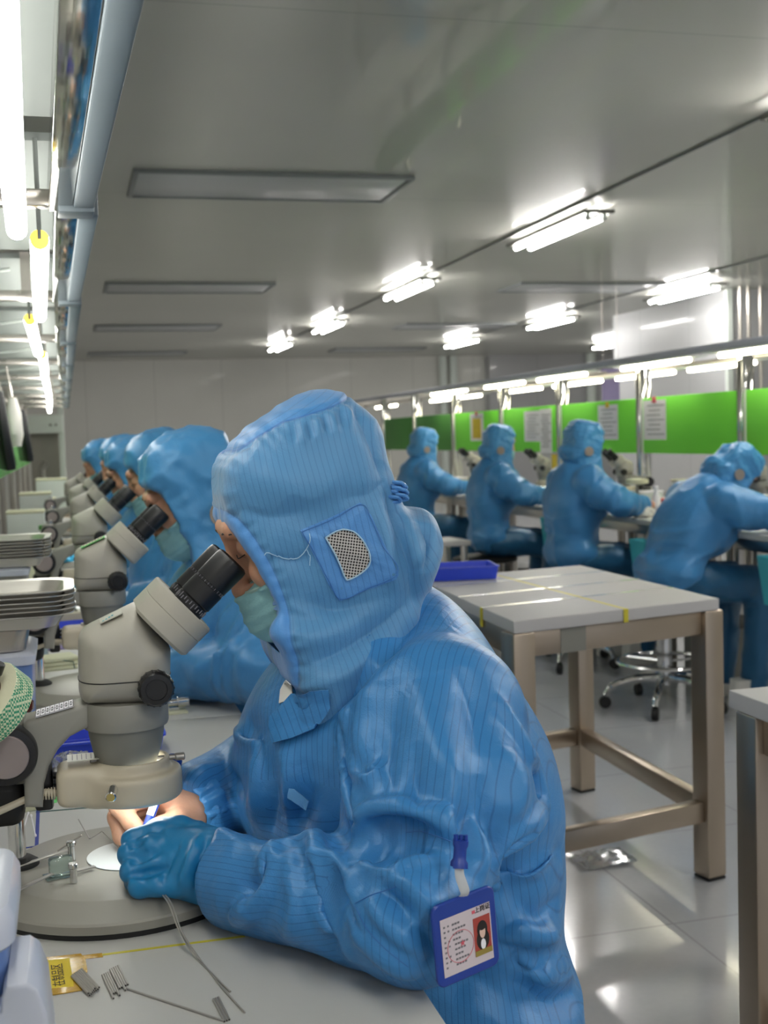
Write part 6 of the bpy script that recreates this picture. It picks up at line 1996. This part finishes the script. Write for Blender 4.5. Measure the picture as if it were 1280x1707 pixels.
# pen in the bare hand
A, Bq = at_y(239, 1394, 1.216), at_y(268, 1314, 1.236)
t = thing('pen', 'blue pen with a white band held upright in the bare right hand', 'pen', A)
d = (Bq - A).normalized(); Lp = (Bq - A).length + 0.03
bm = B(); lathe(bm, [(0.0010, -0.010), (0.0042, -0.001), (0.0047, 0.004), (0.0047, Lp), (0.0040, Lp + 0.001)], (0, 0, 0), d, n=20); finish('barrel', bm, 'royal', t)
bm = B(); lathe(bm, [(0.0049, Lp * 0.26), (0.0049, Lp * 0.66)], (0, 0, 0), d, n=20, cap=False)
fs = [f for f in bm.faces if (f.calc_center_median() - d * f.calc_center_median().dot(d)).dot(Vector((-0.75, -0.65, 0))) < 0.0005]
bmesh.ops.delete(bm, geom=fs, context='FACES'); finish('label_band', bm, 'paper', t)

# storage boxes cut off by the lower left corner
def rbox_shell(bm, w, d, h, r, wall, flare=0.0, z0=0.0):
    o0 = rrect(w - 2 * flare, d - 2 * flare, r, 5); o1 = rrect(w, d, r, 5)
    i1 = rrect(w - 2 * wall, d - 2 * wall, max(r - wall, 0.002), 5); i0 = rrect(w - 2 * flare - 2 * wall, d - 2 * flare - 2 * wall, max(r - wall, 0.002), 5)
    loft(bm, Vector(), Vector((1, 0, 0)), Vector((0, 1, 0)), Vector((0, 0, 1)), [(o0, z0), (o1, h - 0.003), (o1, h), (i1, h), (i0, z0 + wall)])
t = thing('storage_box', 'tall translucent blue storage box with a pale rim, at the lower left edge', 'box', (-0.102, 0.845, ZT))
bm = B(); rbox_shell(bm, 0.105, 0.14, 0.142, 0.024, 0.003, 0.006); finish('body', bm, 'blue_box', t)
bm = B(); loft(bm, Vector(), Vector((1, 0, 0)), Vector((0, 1, 0)), Vector((0, 0, 1)), [(rrect(0.108, 0.143, 0.025, 6), 0.130), (rrect(0.114, 0.149, 0.027, 6), 0.133), (rrect(0.114, 0.149, 0.027, 6), 0.148), (rrect(0.106, 0.140, 0.024, 6), 0.156), (rrect(0.090, 0.126, 0.020, 6), 0.158)]); finish('lid', bm, 'clear_box', t)
bm = B(); box(bm, (0.02, -0.02, 0.05), (0.03, 0.03, 0.09), bev=0.01); finish('contents', bm, 'yellow_tape', t)
bm = B(); tube(bm, catmull([(0.0545, -0.03, 0.10), (0.060, -0.02, 0.06), (0.0545, -0.01, 0.02)], 6), 0.006, 8); finish('latch', bm, 'royal', t)
t = thing('parts_bin', 'small white and blue bin with a blue square on its front, lower left corner', 'bin', (-0.054, 0.800, ZT))
side = [(-0.030, 0.0), (0.028, 0.0), (0.0295, 0.060), (0.027, 0.096), (0.022, 0.112), (0.016, 0.117), (0.004, 0.117), (0.001, 0.110), (0.000, 0.100), (-0.030, 0.098)]
bm = B(); prism(bm, side, -0.040, 0.040, 'y', bev=0.003); finish('body', bm, 'clear_box', t)
bm = B(); prism(bm, [(-0.031, 0.0), (0.0300, 0.0), (0.0312, 0.030), (0.0295, 0.052), (-0.031, 0.046)], -0.043, 0.043, 'y', bev=0.004); finish('lower_shell', bm, 'blue_box', t)
bm = B(); box(bm, (0.004, -0.0445, 0.060), (0.026, 0.002, 0.040), bev=0.001); fr = finish('front_window', bm, 'paper', t)
bm = B(); box(bm, (0.002, -0.0460, 0.062), (0.008, 0.0015, 0.008)); finish('blue_square', bm, 'blue_tray', fr)

# roll of tape leaning on the focus knob, amber bottle inside it
rc = at_y(-14, 1176, 1.150)
nrm = Vector((-0.62, -0.42, 0.66)).normalized()
t = thing('tape_roll', 'roll of cream tape with a green checked edge on the nearest microscope stand', 'tape roll', rc)
bm = B(); lathe(bm, [(0.0395, -0.011), (0.0400, -0.0105), (0.0400, 0.0105), (0.0395, 0.011)], (0, 0, 0), nrm, n=64, cap=False); finish('checked_edge', bm, 'check', t)
bm = B()
for h in (-0.011, 0.011):
    lathe(bm, [(0.0200, h), (0.0395, h)], (0, 0, 0), nrm, n=64, cap=False)
lathe(bm, [(0.0200, -0.011), (0.0200, 0.011)], (0, 0, 0), nrm, n=48, cap=False); finish('tape_body', bm, 'cream', t)
t = thing('amber_bottle', 'little amber bottle lying in the cream tape roll', 'bottle', rc + nrm * 0.013 + Vector((0.004, 0, 0.003)))
bm = B(); lathe(bm, [(0.004, -0.014), (0.012, -0.012), (0.0135, -0.004), (0.0130, 0.010), (0.007, 0.016), (0.006, 0.022)], (0, 0, 0), Vector((0.35, -0.1, 0.92)), n=28); finish('body', bm, 'brown', t)
bm = B(); lathe(bm, [(0.0075, 0.021), (0.0080, 0.022), (0.0080, 0.031), (0.0070, 0.032)], (0, 0, 0), Vector((0.35, -0.1, 0.92)), n=24); finish('cap', bm, 'black', t)
p = at_y(44, 1176, 1.205)
bm = B(); lathe(bm, [(0.005, -0.006), (0.007, -0.003), (0.007, 0.004), (0.004, 0.007)], n=16); o = finish('brown_cap', bm, 'brown'); o.location = p
tag(o, 'small brown cap at the top of the nearest microscope stand', 'cap')

# labels stuck on the nearest microscope only
A, Bq = mp(60, 1190.5), mp(122, 1172.5)
ang = math.atan2(Bq[1] - A[1], Bq[0] - A[0]); Ls = math.hypot(Bq[0] - A[0], Bq[1] - A[1])
bm = B(); box(bm, ((A[0] + Bq[0]) / 2, -0.004, (A[1] + Bq[1]) / 2 + 0.0012), (Ls, 0.034, 0.0008), Matrix.Rotation(-ang, 3, 'Y'))
sl_ = finish('scale_label', bm, 'paper', s0)
bm = B()
R = Matrix.Rotation(-ang, 3, 'Y')
for q in range(9):
    c = Vector(((A[0] + Bq[0]) / 2, -0.004, (A[1] + Bq[1]) / 2 + 0.0017)) + R @ Vector((-Ls / 2 + Ls * q / 8, 0, 0)); box(bm, c, (0.0006, 0.034, 0.0004), R)
for q in range(8):
    c = Vector(((A[0] + Bq[0]) / 2, -0.004, (A[1] + Bq[1]) / 2 + 0.0017)) + R @ Vector((-Ls / 2 + Ls * (q + 0.5) / 8, 0, 0))
    box(bm, c + Vector((0, -0.006, 0)), (0.0022, 0.005, 0.0004), R); box(bm, c + Vector((0, 0.006, 0)), (0.0018, 0.005, 0.0004), R)
for v in (-0.017, 0.0, 0.017):
    c = Vector(((A[0] + Bq[0]) / 2, -0.004 + v, (A[1] + Bq[1]) / 2 + 0.0017)); box(bm, c, (Ls, 0.0006, 0.0004), R)
finish('label_grid', bm, 'print', sl_)
A, Bq = mp(166, 1034), mp(202, 1017)
ang2 = math.atan2(Bq[1] - A[1], Bq[0] - A[0]); R = Matrix.Rotation(-ang2, 3, 'Y')
bm = B(); box(bm, ((A[0] + Bq[0]) / 2, -0.012, (A[1] + Bq[1]) / 2 + 0.0004), (math.hypot(Bq[0] - A[0], Bq[1] - A[1]), 0.030, 0.0008), R); tl = finish('tape_label', bm, 'old_tape', s0)
bm = B()
for q in range(4): box(bm, (A[0] + 0.003 + q * 0.003, -0.02 + q * 0.002, A[1] + 0.0020 + q * 0.0014), (0.002, 0.004, 0.0005), R)
finish('pen_mark', bm, 'teal', tl)
x0, zc0 = mp(112, 1266); x1, _ = mp(165, 1266)
bm = B(); box(bm, ((x0 + x1) / 2, -0.004, zc0 + 0.0020), (x1 - x0, 0.028, 0.0006)); ll_ = finish('type_label', bm, 'old_tape', s0)
bm = B()
for q in range(6): box(bm, (x0 + 0.005 + q * 0.0045, -0.004, zc0 + 0.0025), (0.0006, 0.020, 0.0003))
finish('printed_lines', bm, 'print', ll_)
# the second microscope's sticker
s1 = [o for o in bpy.data.objects if o.name.startswith('stereo_microscope') and o.get('label', '').startswith('second microscope')][0]
A, Bq = mp(150, 1042), mp(218, 1009); ang2 = math.atan2(Bq[1] - A[1], Bq[0] - A[0]); R = Matrix.Rotation(-ang2, 3, 'Y'); Lq = math.hypot(Bq[0] - A[0], Bq[1] - A[1])
c = Vector(((A[0] + Bq[0]) / 2, -0.012, (A[1] + Bq[1]) / 2 + 0.0006))
bm = B(); box(bm, c, (Lq, 0.034, 0.0010), R); st_ = finish('sticker', bm, 'sticker_green', s1)
bm = B(); box(bm, c + R @ Vector((0, 0, 0.0006)), (Lq - 0.005, 0.028, 0.0006), R); finish('sticker_field', bm, 'cream', st_)
bm = B()
for q in range(7): box(bm, c + R @ Vector((-Lq * 0.38 + q * Lq * 0.125, 0.002, 0.001)), (Lq * 0.07, 0.012, 0.0004), R)
finish('printed_marks', bm, 'print', st_)

# ------------------------------------------------------------------ behind the nearest microscope
p = zt(190, 1240)
tray('blue plastic tray on the bench behind the nearest microscope', (p.x - 0.014, p.y - 0.05, ZT + 0.001), 0.03, 0.165, 0.080, 0.028, 'blue_tray', group=None)
def crumple(name, label, c, r, m, seed, sz=(1, 1, 0.6), cat='bag'):
    g = Grid([-r * 1.5 * sz[i] for i in range(3)], [r * 1.5 * sz[i] for i in range(3)], r / 9)
    V, Q = nets(g, ell(g, (0, 0, 0), (r * sz[0], r * sz[1], r * sz[2])), 1); N = normals(V, Q)
    V = V + N * (r * 0.55 * (ridged(V * (2.2 / r), seed, 1.5) - 0.5))[:, None]
    V[:, 2] = np.maximum(V[:, 2], -r * sz[2] * 0.85)
    o = np_mesh(name, V, Q, m); o.location = (c[0], c[1], c[2] + r * sz[2] * 0.85)
    return tag(o, label, cat)
p = zt(122, 1290)
crumple('plastic_bag', 'crumpled clear plastic bag under the arm of the nearest microscope', (p.x, p.y, ZT), 0.024, 'bag', 5, (1.3, 0.8, 0.6))
p = zt(100, 1262)
crumple('plastic_bag', 'flat lilac plastic bag behind the crumpled clear one', (p.x - 0.012, p.y, ZT), 0.022, 'lilac', 8, (0.8, 0.9, 0.4))
p = zt(294, 1188)
t = thing('hinge_jig', 'small steel jig on a cream plate right of the nearest microscope', 'jig', p, 0.1)
bm = B(); box(bm, (0, 0, 0.002), (0.034, 0.030, 0.004), bev=0.001); finish('plate', bm, 'cream', t)
bm = B(); cyl(bm, (-0.018, 0, 0.018), (0.018, 0, 0.018), 0.0065, n=16, bev=0.001); cyl(bm, (0.002, 0, 0.018), (0.021, 0, 0.018), 0.0095, n=16, bev=0.001); box(bm, (-0.004, 0, 0.006), (0.016, 0.008, 0.008)); finish('roller', bm, 'chrome', t)
p = at_y(289, 1274, 1.262)
bm = B(); lathe(bm, [(0.004, -0.008), (0.008, -0.006), (0.009, 0.004), (0.006, 0.010)], (0, 0, 0), (0.2, 0.5, 1), n=18); o = finish('blue_plug', bm, 'royal', s0); o.location = p - s0.location

# stacks of steel trays on boxes
def steel_tray(label, loc, rz, w, d, group):
    t = thing('steel_tray', label, 'tray', loc, rz, group)
    bm = B()
    secs = [(rrect(w * 0.82, d * 0.82, 0.03, 6), 0.0), (rrect(w * 0.90, d * 0.90, 0.035, 6), 0.016), (rrect(w, d, 0.045, 6), 0.018), (rrect(w, d, 0.045, 6), 0.0195), (rrect(w * 0.895, d * 0.895, 0.034, 6), 0.0175), (rrect(w * 0.815, d * 0.815, 0.029, 6), 0.0015)]
    loft(bm, Vector(), Vector((1, 0, 0)), Vector((0, 1, 0)), Vector((0, 0, 1)), secs)
    finish('pan', bm, 'tray_steel', t)
    return t
M['tray_steel'] = mat('tray_steel', srgb(206, 202, 194), 0.30, 0.75, var=0.05)
def tray_stack(cx, cy, z0, n, w, d, gl, extra):
    for i in range(n):
        steel_tray(extra % ('topmost' if i == n - 1 else 'lower'), (cx + 0.004 * ((i * 3) % 3 - 1), cy, z0 + i * 0.0065), 0.04 * ((i * 2) % 3 - 1), w, d, gl)
def clear_bin(label, c, w, d, h, m='blue_box'):
    t = thing('storage_box', label, 'box', c)
    bm = B(); rbox_shell(bm, w, d, h, 0.012, 0.003, 0.004); finish('body', bm, m, t)
    bm = B(); loft(bm, Vector(), Vector((1, 0, 0)), Vector((0, 1, 0)), Vector((0, 0, 1)), [(rrect(w + 0.008, d + 0.008, 0.014, 5), h - 0.012), (rrect(w + 0.010, d + 0.010, 0.015, 5), h), (rrect(w - 0.004, d - 0.004, 0.012, 5), h + 0.004)]); finish('lid', bm, 'clear_box', t)
    bm = B(); box(bm, (w * 0.1, -d / 2 - 0.0006, h * 0.5), (w * 0.3, 0.001, h * 0.4)); finish('card', bm, 'lilac', t)
    return t
clear_bin('pale blue storage box under the nearest stack of steel trays', (-0.165, 1.80, ZT), 0.215, 0.16, 0.160)
t = thing('steel_pan', 'deep steel pan between the storage box and the nearest tray stack', 'pan', (-0.165, 1.80, ZT + 0.1655))
bm = B(); rbox_shell(bm, 0.21, 0.15, 0.030, 0.02, 0.003, 0.006); finish('pan', bm, 'steel', t)
tray_stack(-0.135, 1.80, ZT + 0.197, 6, 0.285, 0.19, 'steel trays nearest the camera', '%s steel tray of the nearest stack on the left bench')
clear_bin('clear storage box under the second stack of steel trays', (-0.19, 2.72, ZT), 0.18, 0.16, 0.10, 'clear_box')
t = thing('jar', 'clear jar standing between the second and third left-hand trays', 'jar', (-0.08, 2.62, ZT))
bm = B(); lathe(bm, [(0.024, 0), (0.026, 0.003), (0.026, 0.075), (0.020, 0.085)], n=24); finish('body', bm, 'glass', t)
bm = B(); cyl(bm, (0, 0, 0.085), (0, 0, 0.098), 0.022, n=24, bev=0.002); finish('lid', bm, 'panel_white', t)
clear_bin('flat grey case under the upper trays of the second stack', (-0.19, 2.72, ZT + 0.105), 0.20, 0.17, 0.085, 'scope_dark')
tray_stack(-0.165, 2.72, ZT + 0.196, 7, 0.26, 0.19, 'steel trays of the second stack', '%s steel tray of the second stack on the left bench')
clear_bin('pale box under the third stack of steel trays', (-0.20, 3.75, ZT), 0.20, 0.18, 0.13, 'cream')
tray_stack(-0.18, 3.75, ZT + 0.137, 4, 0.24, 0.19, 'steel trays of the third stack', '%s steel tray of the third stack on the left bench')
# on and around the second microscope's base
p = at_z(93, 1118, 0.780)
t = thing('folded_cloth', 'folded cream cloth on the base of the second microscope', 'cloth', (p.x, p.y + 0.02, 0.7795), 0.15)
bm = B()
for q in range(3): box(bm, (0.002 * q, 0, 0.005 + q * 0.008), (0.075 - 0.004 * q, 0.06, 0.008), Matrix.Rotation(0.06 * q, 3, 'Z'), bev=0.0035, seg=3)
finish('folds', bm, 'cream', t)
bm = B(); tube(bm, [Vector((0.03, -0.032, 0.004)), Vector((0.028, -0.03, 0.016)), Vector((0.0, -0.028, 0.022))], 0.0008, 6); finish('cord', bm, 'green_tape', t)
for (px, py, z, w, d, h, m, name, label, cat) in (
    (112, 1075, ZT, 0.16, 0.12, 0.004, 'lilac', 'plastic_sheet', 'pale lilac plastic sheet behind the folded cream cloth', 'sheet'),
    (120, 1062, ZT, 0.12, 0.12, 0.030, 'blue_tray', 'plastic_tray', 'blue tray half hidden behind the lilac sheet', 'tray'),
    (122, 1050, ZT, 0.07, 0.06, 0.045, 'beige', 'power_box', 'beige box with a cable behind the blue tray on the left bench', 'box'),
    (170, 1058, ZT, 0.09, 0.06, 0.012, 'orange', 'orange_card', 'orange card on the bench beside the third microscope', 'card'),
    (80, 1020, ZT, 0.10, 0.09, 0.02, 'cream', 'paper_pad', 'cream pad beside the third microscope stand', 'pad'),
    (118, 958, ZT, 0.08, 0.08, 0.05, 'scope_base', 'grey_case', 'grey case beside the fourth microscope', 'case'),
):
    p = zt(px, py); o_bm = B()
    if name == 'plastic_tray':
        tray(label, (p.x, p.y, z + 0.001), 0.1, w, d, h, m); o_bm.free(); continue
    box(o_bm, (0, 0, h / 2), (w, d, h), bev=min(0.004, h * 0.3)); o = finish(name, o_bm, m); o.location = (p.x, p.y, z); o.rotation_euler = (0, 0, 0.15)
    tag(o, label, cat)
    if name in ('power_box', 'grey_case'):
        bm = B(); tube(bm, catmull([(0.01, 0, h), (0.0, 0.02, h + 0.012), (-0.03, 0.04, h * 0.5)], 5), 0.003, 8); finish('cable', bm, 'scope_dark', o)
crumple('cyan_film', 'crumpled cyan film beside the third microscope', (*zt(112, 960)[:2], ZT + 0.05), 0.03, 'cyan_film', 3, (1, 0.8, 0.7), 'film')
crumple('cyan_film', 'cyan wrapper with white cloth behind the second microscope', (*zt(118, 1000)[:2], ZT), 0.035, 'cyan_film', 6, (1, 0.8, 0.9), 'film')
crumple('white_wipe', 'heap of white wipes far along the left bench', (-0.12, 4.55, ZT), 0.06, 'white_cloth', 12, (1.2, 1, 0.7), 'cloth')
# farther along the bench: bottles, boxes
def bottle(label, c, h, r, m, capm, group):
    t = thing('bottle', label, 'bottle', c, 0, group)
    bm = B(); lathe(bm, [(r * 0.9, 0), (r, 0.004), (r, h * 0.62), (r * 0.45, h * 0.8), (r * 0.4, h * 0.9)], n=20); finish('body', bm, m, t)
    bm = B(); lathe(bm, [(r * 0.5, h * 0.88), (r * 0.5, h), (r * 0.3, h * 1.02)], n=16); finish('cap', bm, capm, t)
    return t
bottle('green bottle beside the third stack of trays', (-0.075, 3.70, ZT), 0.12, 0.022, 'green_dim', 'panel_white', 'bottles on the left bench')
bottle('white bottle far along the left bench', (-0.10, 4.85, ZT), 0.14, 0.028, 'paper', 'green_dim', 'bottles on the left bench')
bottle('pale bottle by the fifth microscope', (-0.08, 5.6, ZT), 0.13, 0.03, 'clear_box', 'royal', 'bottles on the left bench')
for (x, y, w, d, h, m, lb) in ((-0.17, 4.9, 0.14, 0.16, 0.09, 'beige', 'beige box by the far white wipes'), (-0.18, 5.5, 0.16, 0.14, 0.16, 'panel_white', 'white box beside the fifth microscope'), (-0.16, 6.5, 0.16, 0.2, 0.2, 'panel_white', 'white box far along the left bench'),
                              (-0.17, 7.4, 0.2, 0.2, 0.13, 'scope_base', 'grey box far along the left bench'), (-0.10, 8.4, 0.2, 0.2, 0.22, 'panel_white', 'last white box of the left bench')):
    t = thing('carton', lb, 'box', (x, y, ZT)); bm = B(); box(bm, (0, 0, h / 2), (w, d, h), bev=0.006); finish('body', bm, m, t)
    bm = B(); box(bm, (0, 0, h + 0.004), (w * 1.02, d * 1.02, 0.012), bev=0.003); finish('lid', bm, 'cream', t)
# dark screens tilted over the left bench, and white sleeves hanging between them
for i, (y, x, lb) in enumerate(((4.15, -0.205, 'dark flat screen at the left edge of the photo'), (6.15, -0.20, 'farther dark flat screen over the left bench'))):
    t = thing('flat_screen', lb, 'screen', (x, y, 1.25), 0.12, 'dark screens over the left bench')
    bm = B(); box(bm, (0, 0, 0), (0.03, 0.42, 0.25), Matrix.Rotation(-0.12, 3, 'Y'), bev=0.006); finish('casing', bm, 'black', t)
    bm = B(); box(bm, (0.0165, 0, 0), (0.002, 0.39, 0.22), Matrix.Rotation(-0.12, 3, 'Y')); finish('display', bm, 'screen', t)
    bm = B(); tube(bm, [Vector((-0.01, 0, 0.05)), Vector((-0.06, 0, 0.16)), Vector((-0.095, 0, 0.20))], 0.012, 8); finish('arm', bm, 'steel', t)
t = thing('hanging_sleeve', 'white cloth sleeve hanging between the two dark screens', 'cloth', (-0.2, 5.2, 1.20))
bm = B(); loft(bm, Vector(), Vector((1, 0, 0)), Vector((0, 1, 0)), Vector((0, 0, 1)), [(rrect(0.05, 0.10, 0.02, 4), 0.0), (rrect(0.07, 0.16, 0.03, 4), 0.05), (rrect(0.06, 0.14, 0.025, 4), 0.14), (rrect(0.03, 0.06, 0.012, 4), 0.20)]); finish('cloth', bm, 'white_cloth', t)
bm = B(); cyl(bm, (0, 0, 0.195), (-0.02, 0, 0.33), 0.004, n=8); finish('hook', bm, 'steel', t)
# equipment stand at the far end of the left row
t = thing('equipment_stand', 'white cabinet with two knobs on a stand at the far end of the left row', 'equipment stand', (-0.16, 10.75, 0))
bm = B(); box(bm, (0, 0, 1.385), (0.30, 0.30, 0.155), bev=0.008); cb = finish('cabinet', bm, 'panel_white', t)
for x in (0.05, 0.095):
    bm = B(); cyl(bm, (x, -0.15, 1.375), (x, -0.165, 1.375), 0.011, n=16, bev=0.002); finish('knob', bm, 'scope_dark', cb)
bm = B(); box(bm, (0.135, 0.0, 0.86), (0.05, 0.10, 1.72), bev=0.005); finish('post', bm, 'panel_white', t)
bm = B(); box(bm, (0, 0.12, 0.93), (0.26, 0.03, 0.75), bev=0.004); finish('back_panel', bm, 'scope_base', t)
bm = B(); box(bm, (0, 0, 0.40), (0.32, 0.34, 0.80), bev=0.006); finish('base_cabinet', bm, 'panel_white', t)
bm = B(); cyl(bm, (-0.04, -0.05, 0.80), (-0.04, -0.05, 1.0), 0.03, n=16); cyl(bm, (-0.04, -0.05, 1.0), (0.0, -0.05, 1.06), 0.03, n=16); finish('instrument', bm, 'scope_dark', t)

# ------------------------------------------------------------------ right bench clutter
def carton(label, x, y, w, d, h, m, lidm=None, name='carton', z=ZT, rz=0.0, cat='box'):
    t = thing(name, label, cat, (x, y, z), rz); bm = B(); box(bm, (0, 0, h / 2), (w, d, h), bev=min(0.006, h * 0.2)); finish('body', bm, m, t)
    if lidm: bm = B(); box(bm, (0, 0, h + 0.003), (w * 1.03, d * 1.03, 0.010), bev=0.003); finish('lid', bm, lidm, t)
    return t
carton('red box beside the bottle on the right bench', 2.98, 5.62, 0.07, 0.08, 0.075, 'red', 'red')
t = bottle('white squeeze bottle in front of the red box', (2.90, 5.55, ZT), 0.15, 0.022, 'paper', 'paper', 'bottles on the right bench')
carton('white glove box left of the red box', 3.05, 5.95, 0.14, 0.12, 0.10, 'panel_white', 'paper')
carton('dark instrument on the bench below the big green board', 3.06, 5.38, 0.12, 0.10, 0.14, 'black', 'scope_dark', 'instrument', cat='instrument')
carton('white carton below the big green board', 3.10, 5.58, 0.12, 0.16, 0.17, 'panel_white', 'cream')
t = carton('pale box by the leaning worker', 3.02, 4.92, 0.18, 0.14, 0.12, 'beige', 'paper')
crumple('yellow_cloth', 'crumpled yellow cloth below the big green board', (3.05, 5.12, ZT + 0.13), 0.09, 'yellow', 4, (1, 1.2, 0.6), 'cloth')
carton('blue box in front of the farthest right-hand worker', 2.86, 8.12, 0.08, 0.08, 0.05, 'blue_tray', None)
carton('low white box behind the farthest right-hand worker\'s microscope', 3.07, 8.15, 0.12, 0.3, 0.08, 'panel_white', 'paper')
carton('white box beside the worker at the several sheets', 3.07, 6.75, 0.12, 0.26, 0.10, 'panel_white', 'paper')
carton('brown tin beside the third right-hand microscope', 3.08, 6.45, 0.09, 0.10, 0.07, 'orange', 'scope_dark')
carton('wide beige tray box beyond the farthest right-hand worker', 3.0, 9.2, 0.2, 0.3, 0.09, 'beige', 'paper')
crumple('white_wipe', 'white wipe under the hand of the worker by the middle white sheet', (2.80, 5.50, ZT), 0.05, 'white_cloth', 9, (1, 1, 0.5), 'cloth')
t = thing('ring_light_stand', 'cream ring lamp on a stand beside the red box', 'lamp', (2.95, 5.86, ZT))
bm = B(); lathe(bm, [(0.04, 0), (0.045, 0.004), (0.045, 0.012), (0.03, 0.016)], n=24); cyl(bm, (0, 0, 0.01), (0, 0, 0.16), 0.008, n=12); finish('stand', bm, 'scope_grey', t)
bm = B(); lathe(bm, [(0.035, 0.15), (0.06, 0.155), (0.06, 0.175), (0.035, 0.18)], n=28); finish('head', bm, 'cream', t)
# things kept under the right benches
for (x, y, w, d, h, m, lb) in ((3.0, 6.1, 0.3, 0.35, 0.34, 'black', 'dark case under the bench of the worker by the middle sheet'), (3.0, 7.2, 0.3, 0.4, 0.30, 'black', 'dark case under the bench by the several sheets'), (3.0, 5.0, 0.3, 0.4, 0.28, 'scope_dark', 'grey case under the leaning worker\'s bench'), (3.0, 8.6, 0.3, 0.4, 0.3, 'black', 'dark case under the farthest occupied bench')):
    carton(lb, x, y, w, d, h, m, None, 'case', 0.0, cat='case')
carton('red and white packet on the shelf under the bench', 2.86, 6.0, 0.06, 0.05, 0.14, 'red', 'paper', 'packet', 0.345, cat='packet')
# teal waste pockets hung on the bench fronts
for i, (px, py) in enumerate(((905, 890), (1056, 932), (1274, 968))):
    p = at_x(px, py, 2.60)
    t = thing('waste_pocket', ['teal waste pocket beside the worker at the several sheets', 'teal waste pocket between the leaning worker and the next one', 'teal waste pocket at the right edge of the photo'][i], 'waste pocket', (2.66, p.y, p.z), 0.0, 'teal waste pockets')
    bm = B(); loft(bm, Vector((0, 0, -0.10)), Vector((1, 0, 0)), Vector((0, 1, 0)), Vector((0, 0, 1)), [(rrect(0.07, 0.10, 0.01, 3), 0.0), (rrect(0.09, 0.17, 0.01, 3), 0.19), (rrect(0.084, 0.164, 0.008, 3), 0.19), (rrect(0.064, 0.094, 0.008, 3), 0.01)]); finish('pocket', bm, 'teal', t)
    bm = B()
    for s in (-1, 1): tube(bm, [Vector((0.035, s * 0.06, 0.085)), Vector((0.06, s * 0.06, 0.72 - p.z)), Vector((0.07, s * 0.06, 0.735 - p.z))], 0.003, 6)
    finish('hanger', bm, 'steel', t)
# blue bundle seen between the legs of the second table; film scrap on the floor
g = Grid((-0.09, -0.09, -0.03), (0.09, 0.09, 0.48), 0.009)
V, Q = nets(g, smin(cone(g, (0.0, 0, 0.04), (-0.01, 0, 0.20), 0.038, 0.045), smin(cone(g, (-0.01, 0, 0.2), (0.015, 0, 0.34), 0.05, 0.06), cone(g, (0.015, 0, 0.34), (0.0, 0, 0.42), 0.055, 0.035), 0.03), 0.03), 2); N = normals(V, Q)
V = V + N * (0.016 * (ridged(V * np.array([22, 22, 9]), 5, 1.6) - 0.5))[:, None]
p = at_z(1288, 1632, 0.0)
o = np_mesh('blue_cloth_bundle', V, Q, 'gown_far'); o.location = (p.x, p.y, 0.0)
tag(o, 'blue cloth bundle standing on the floor under the second table', 'cloth bundle')
p = at_z(1003, 1436, 0.0)
bm = B()
random.seed(5)
vs = [[bm.verts.new((-0.08 + 0.02 * i + random.uniform(-.004, .004), -0.06 + 0.02 * j + random.uniform(-.004, .004), 0.002 + random.uniform(0, 0.012))) for j in range(7)] for i in range(9)]
for i in range(8):
    for j in range(6): bm.faces.new((vs[i][j], vs[i + 1][j], vs[i + 1][j + 1], vs[i][j + 1]))
r = bmesh.ops.solidify(bm, geom=bm.faces[:], thickness=0.0006)
o = finish('film_scrap', bm, 'bag', ang=0.3); o.location = (p.x, p.y, 0.001); tag(o, 'scrap of clear film on the floor under the aisle table', 'film')
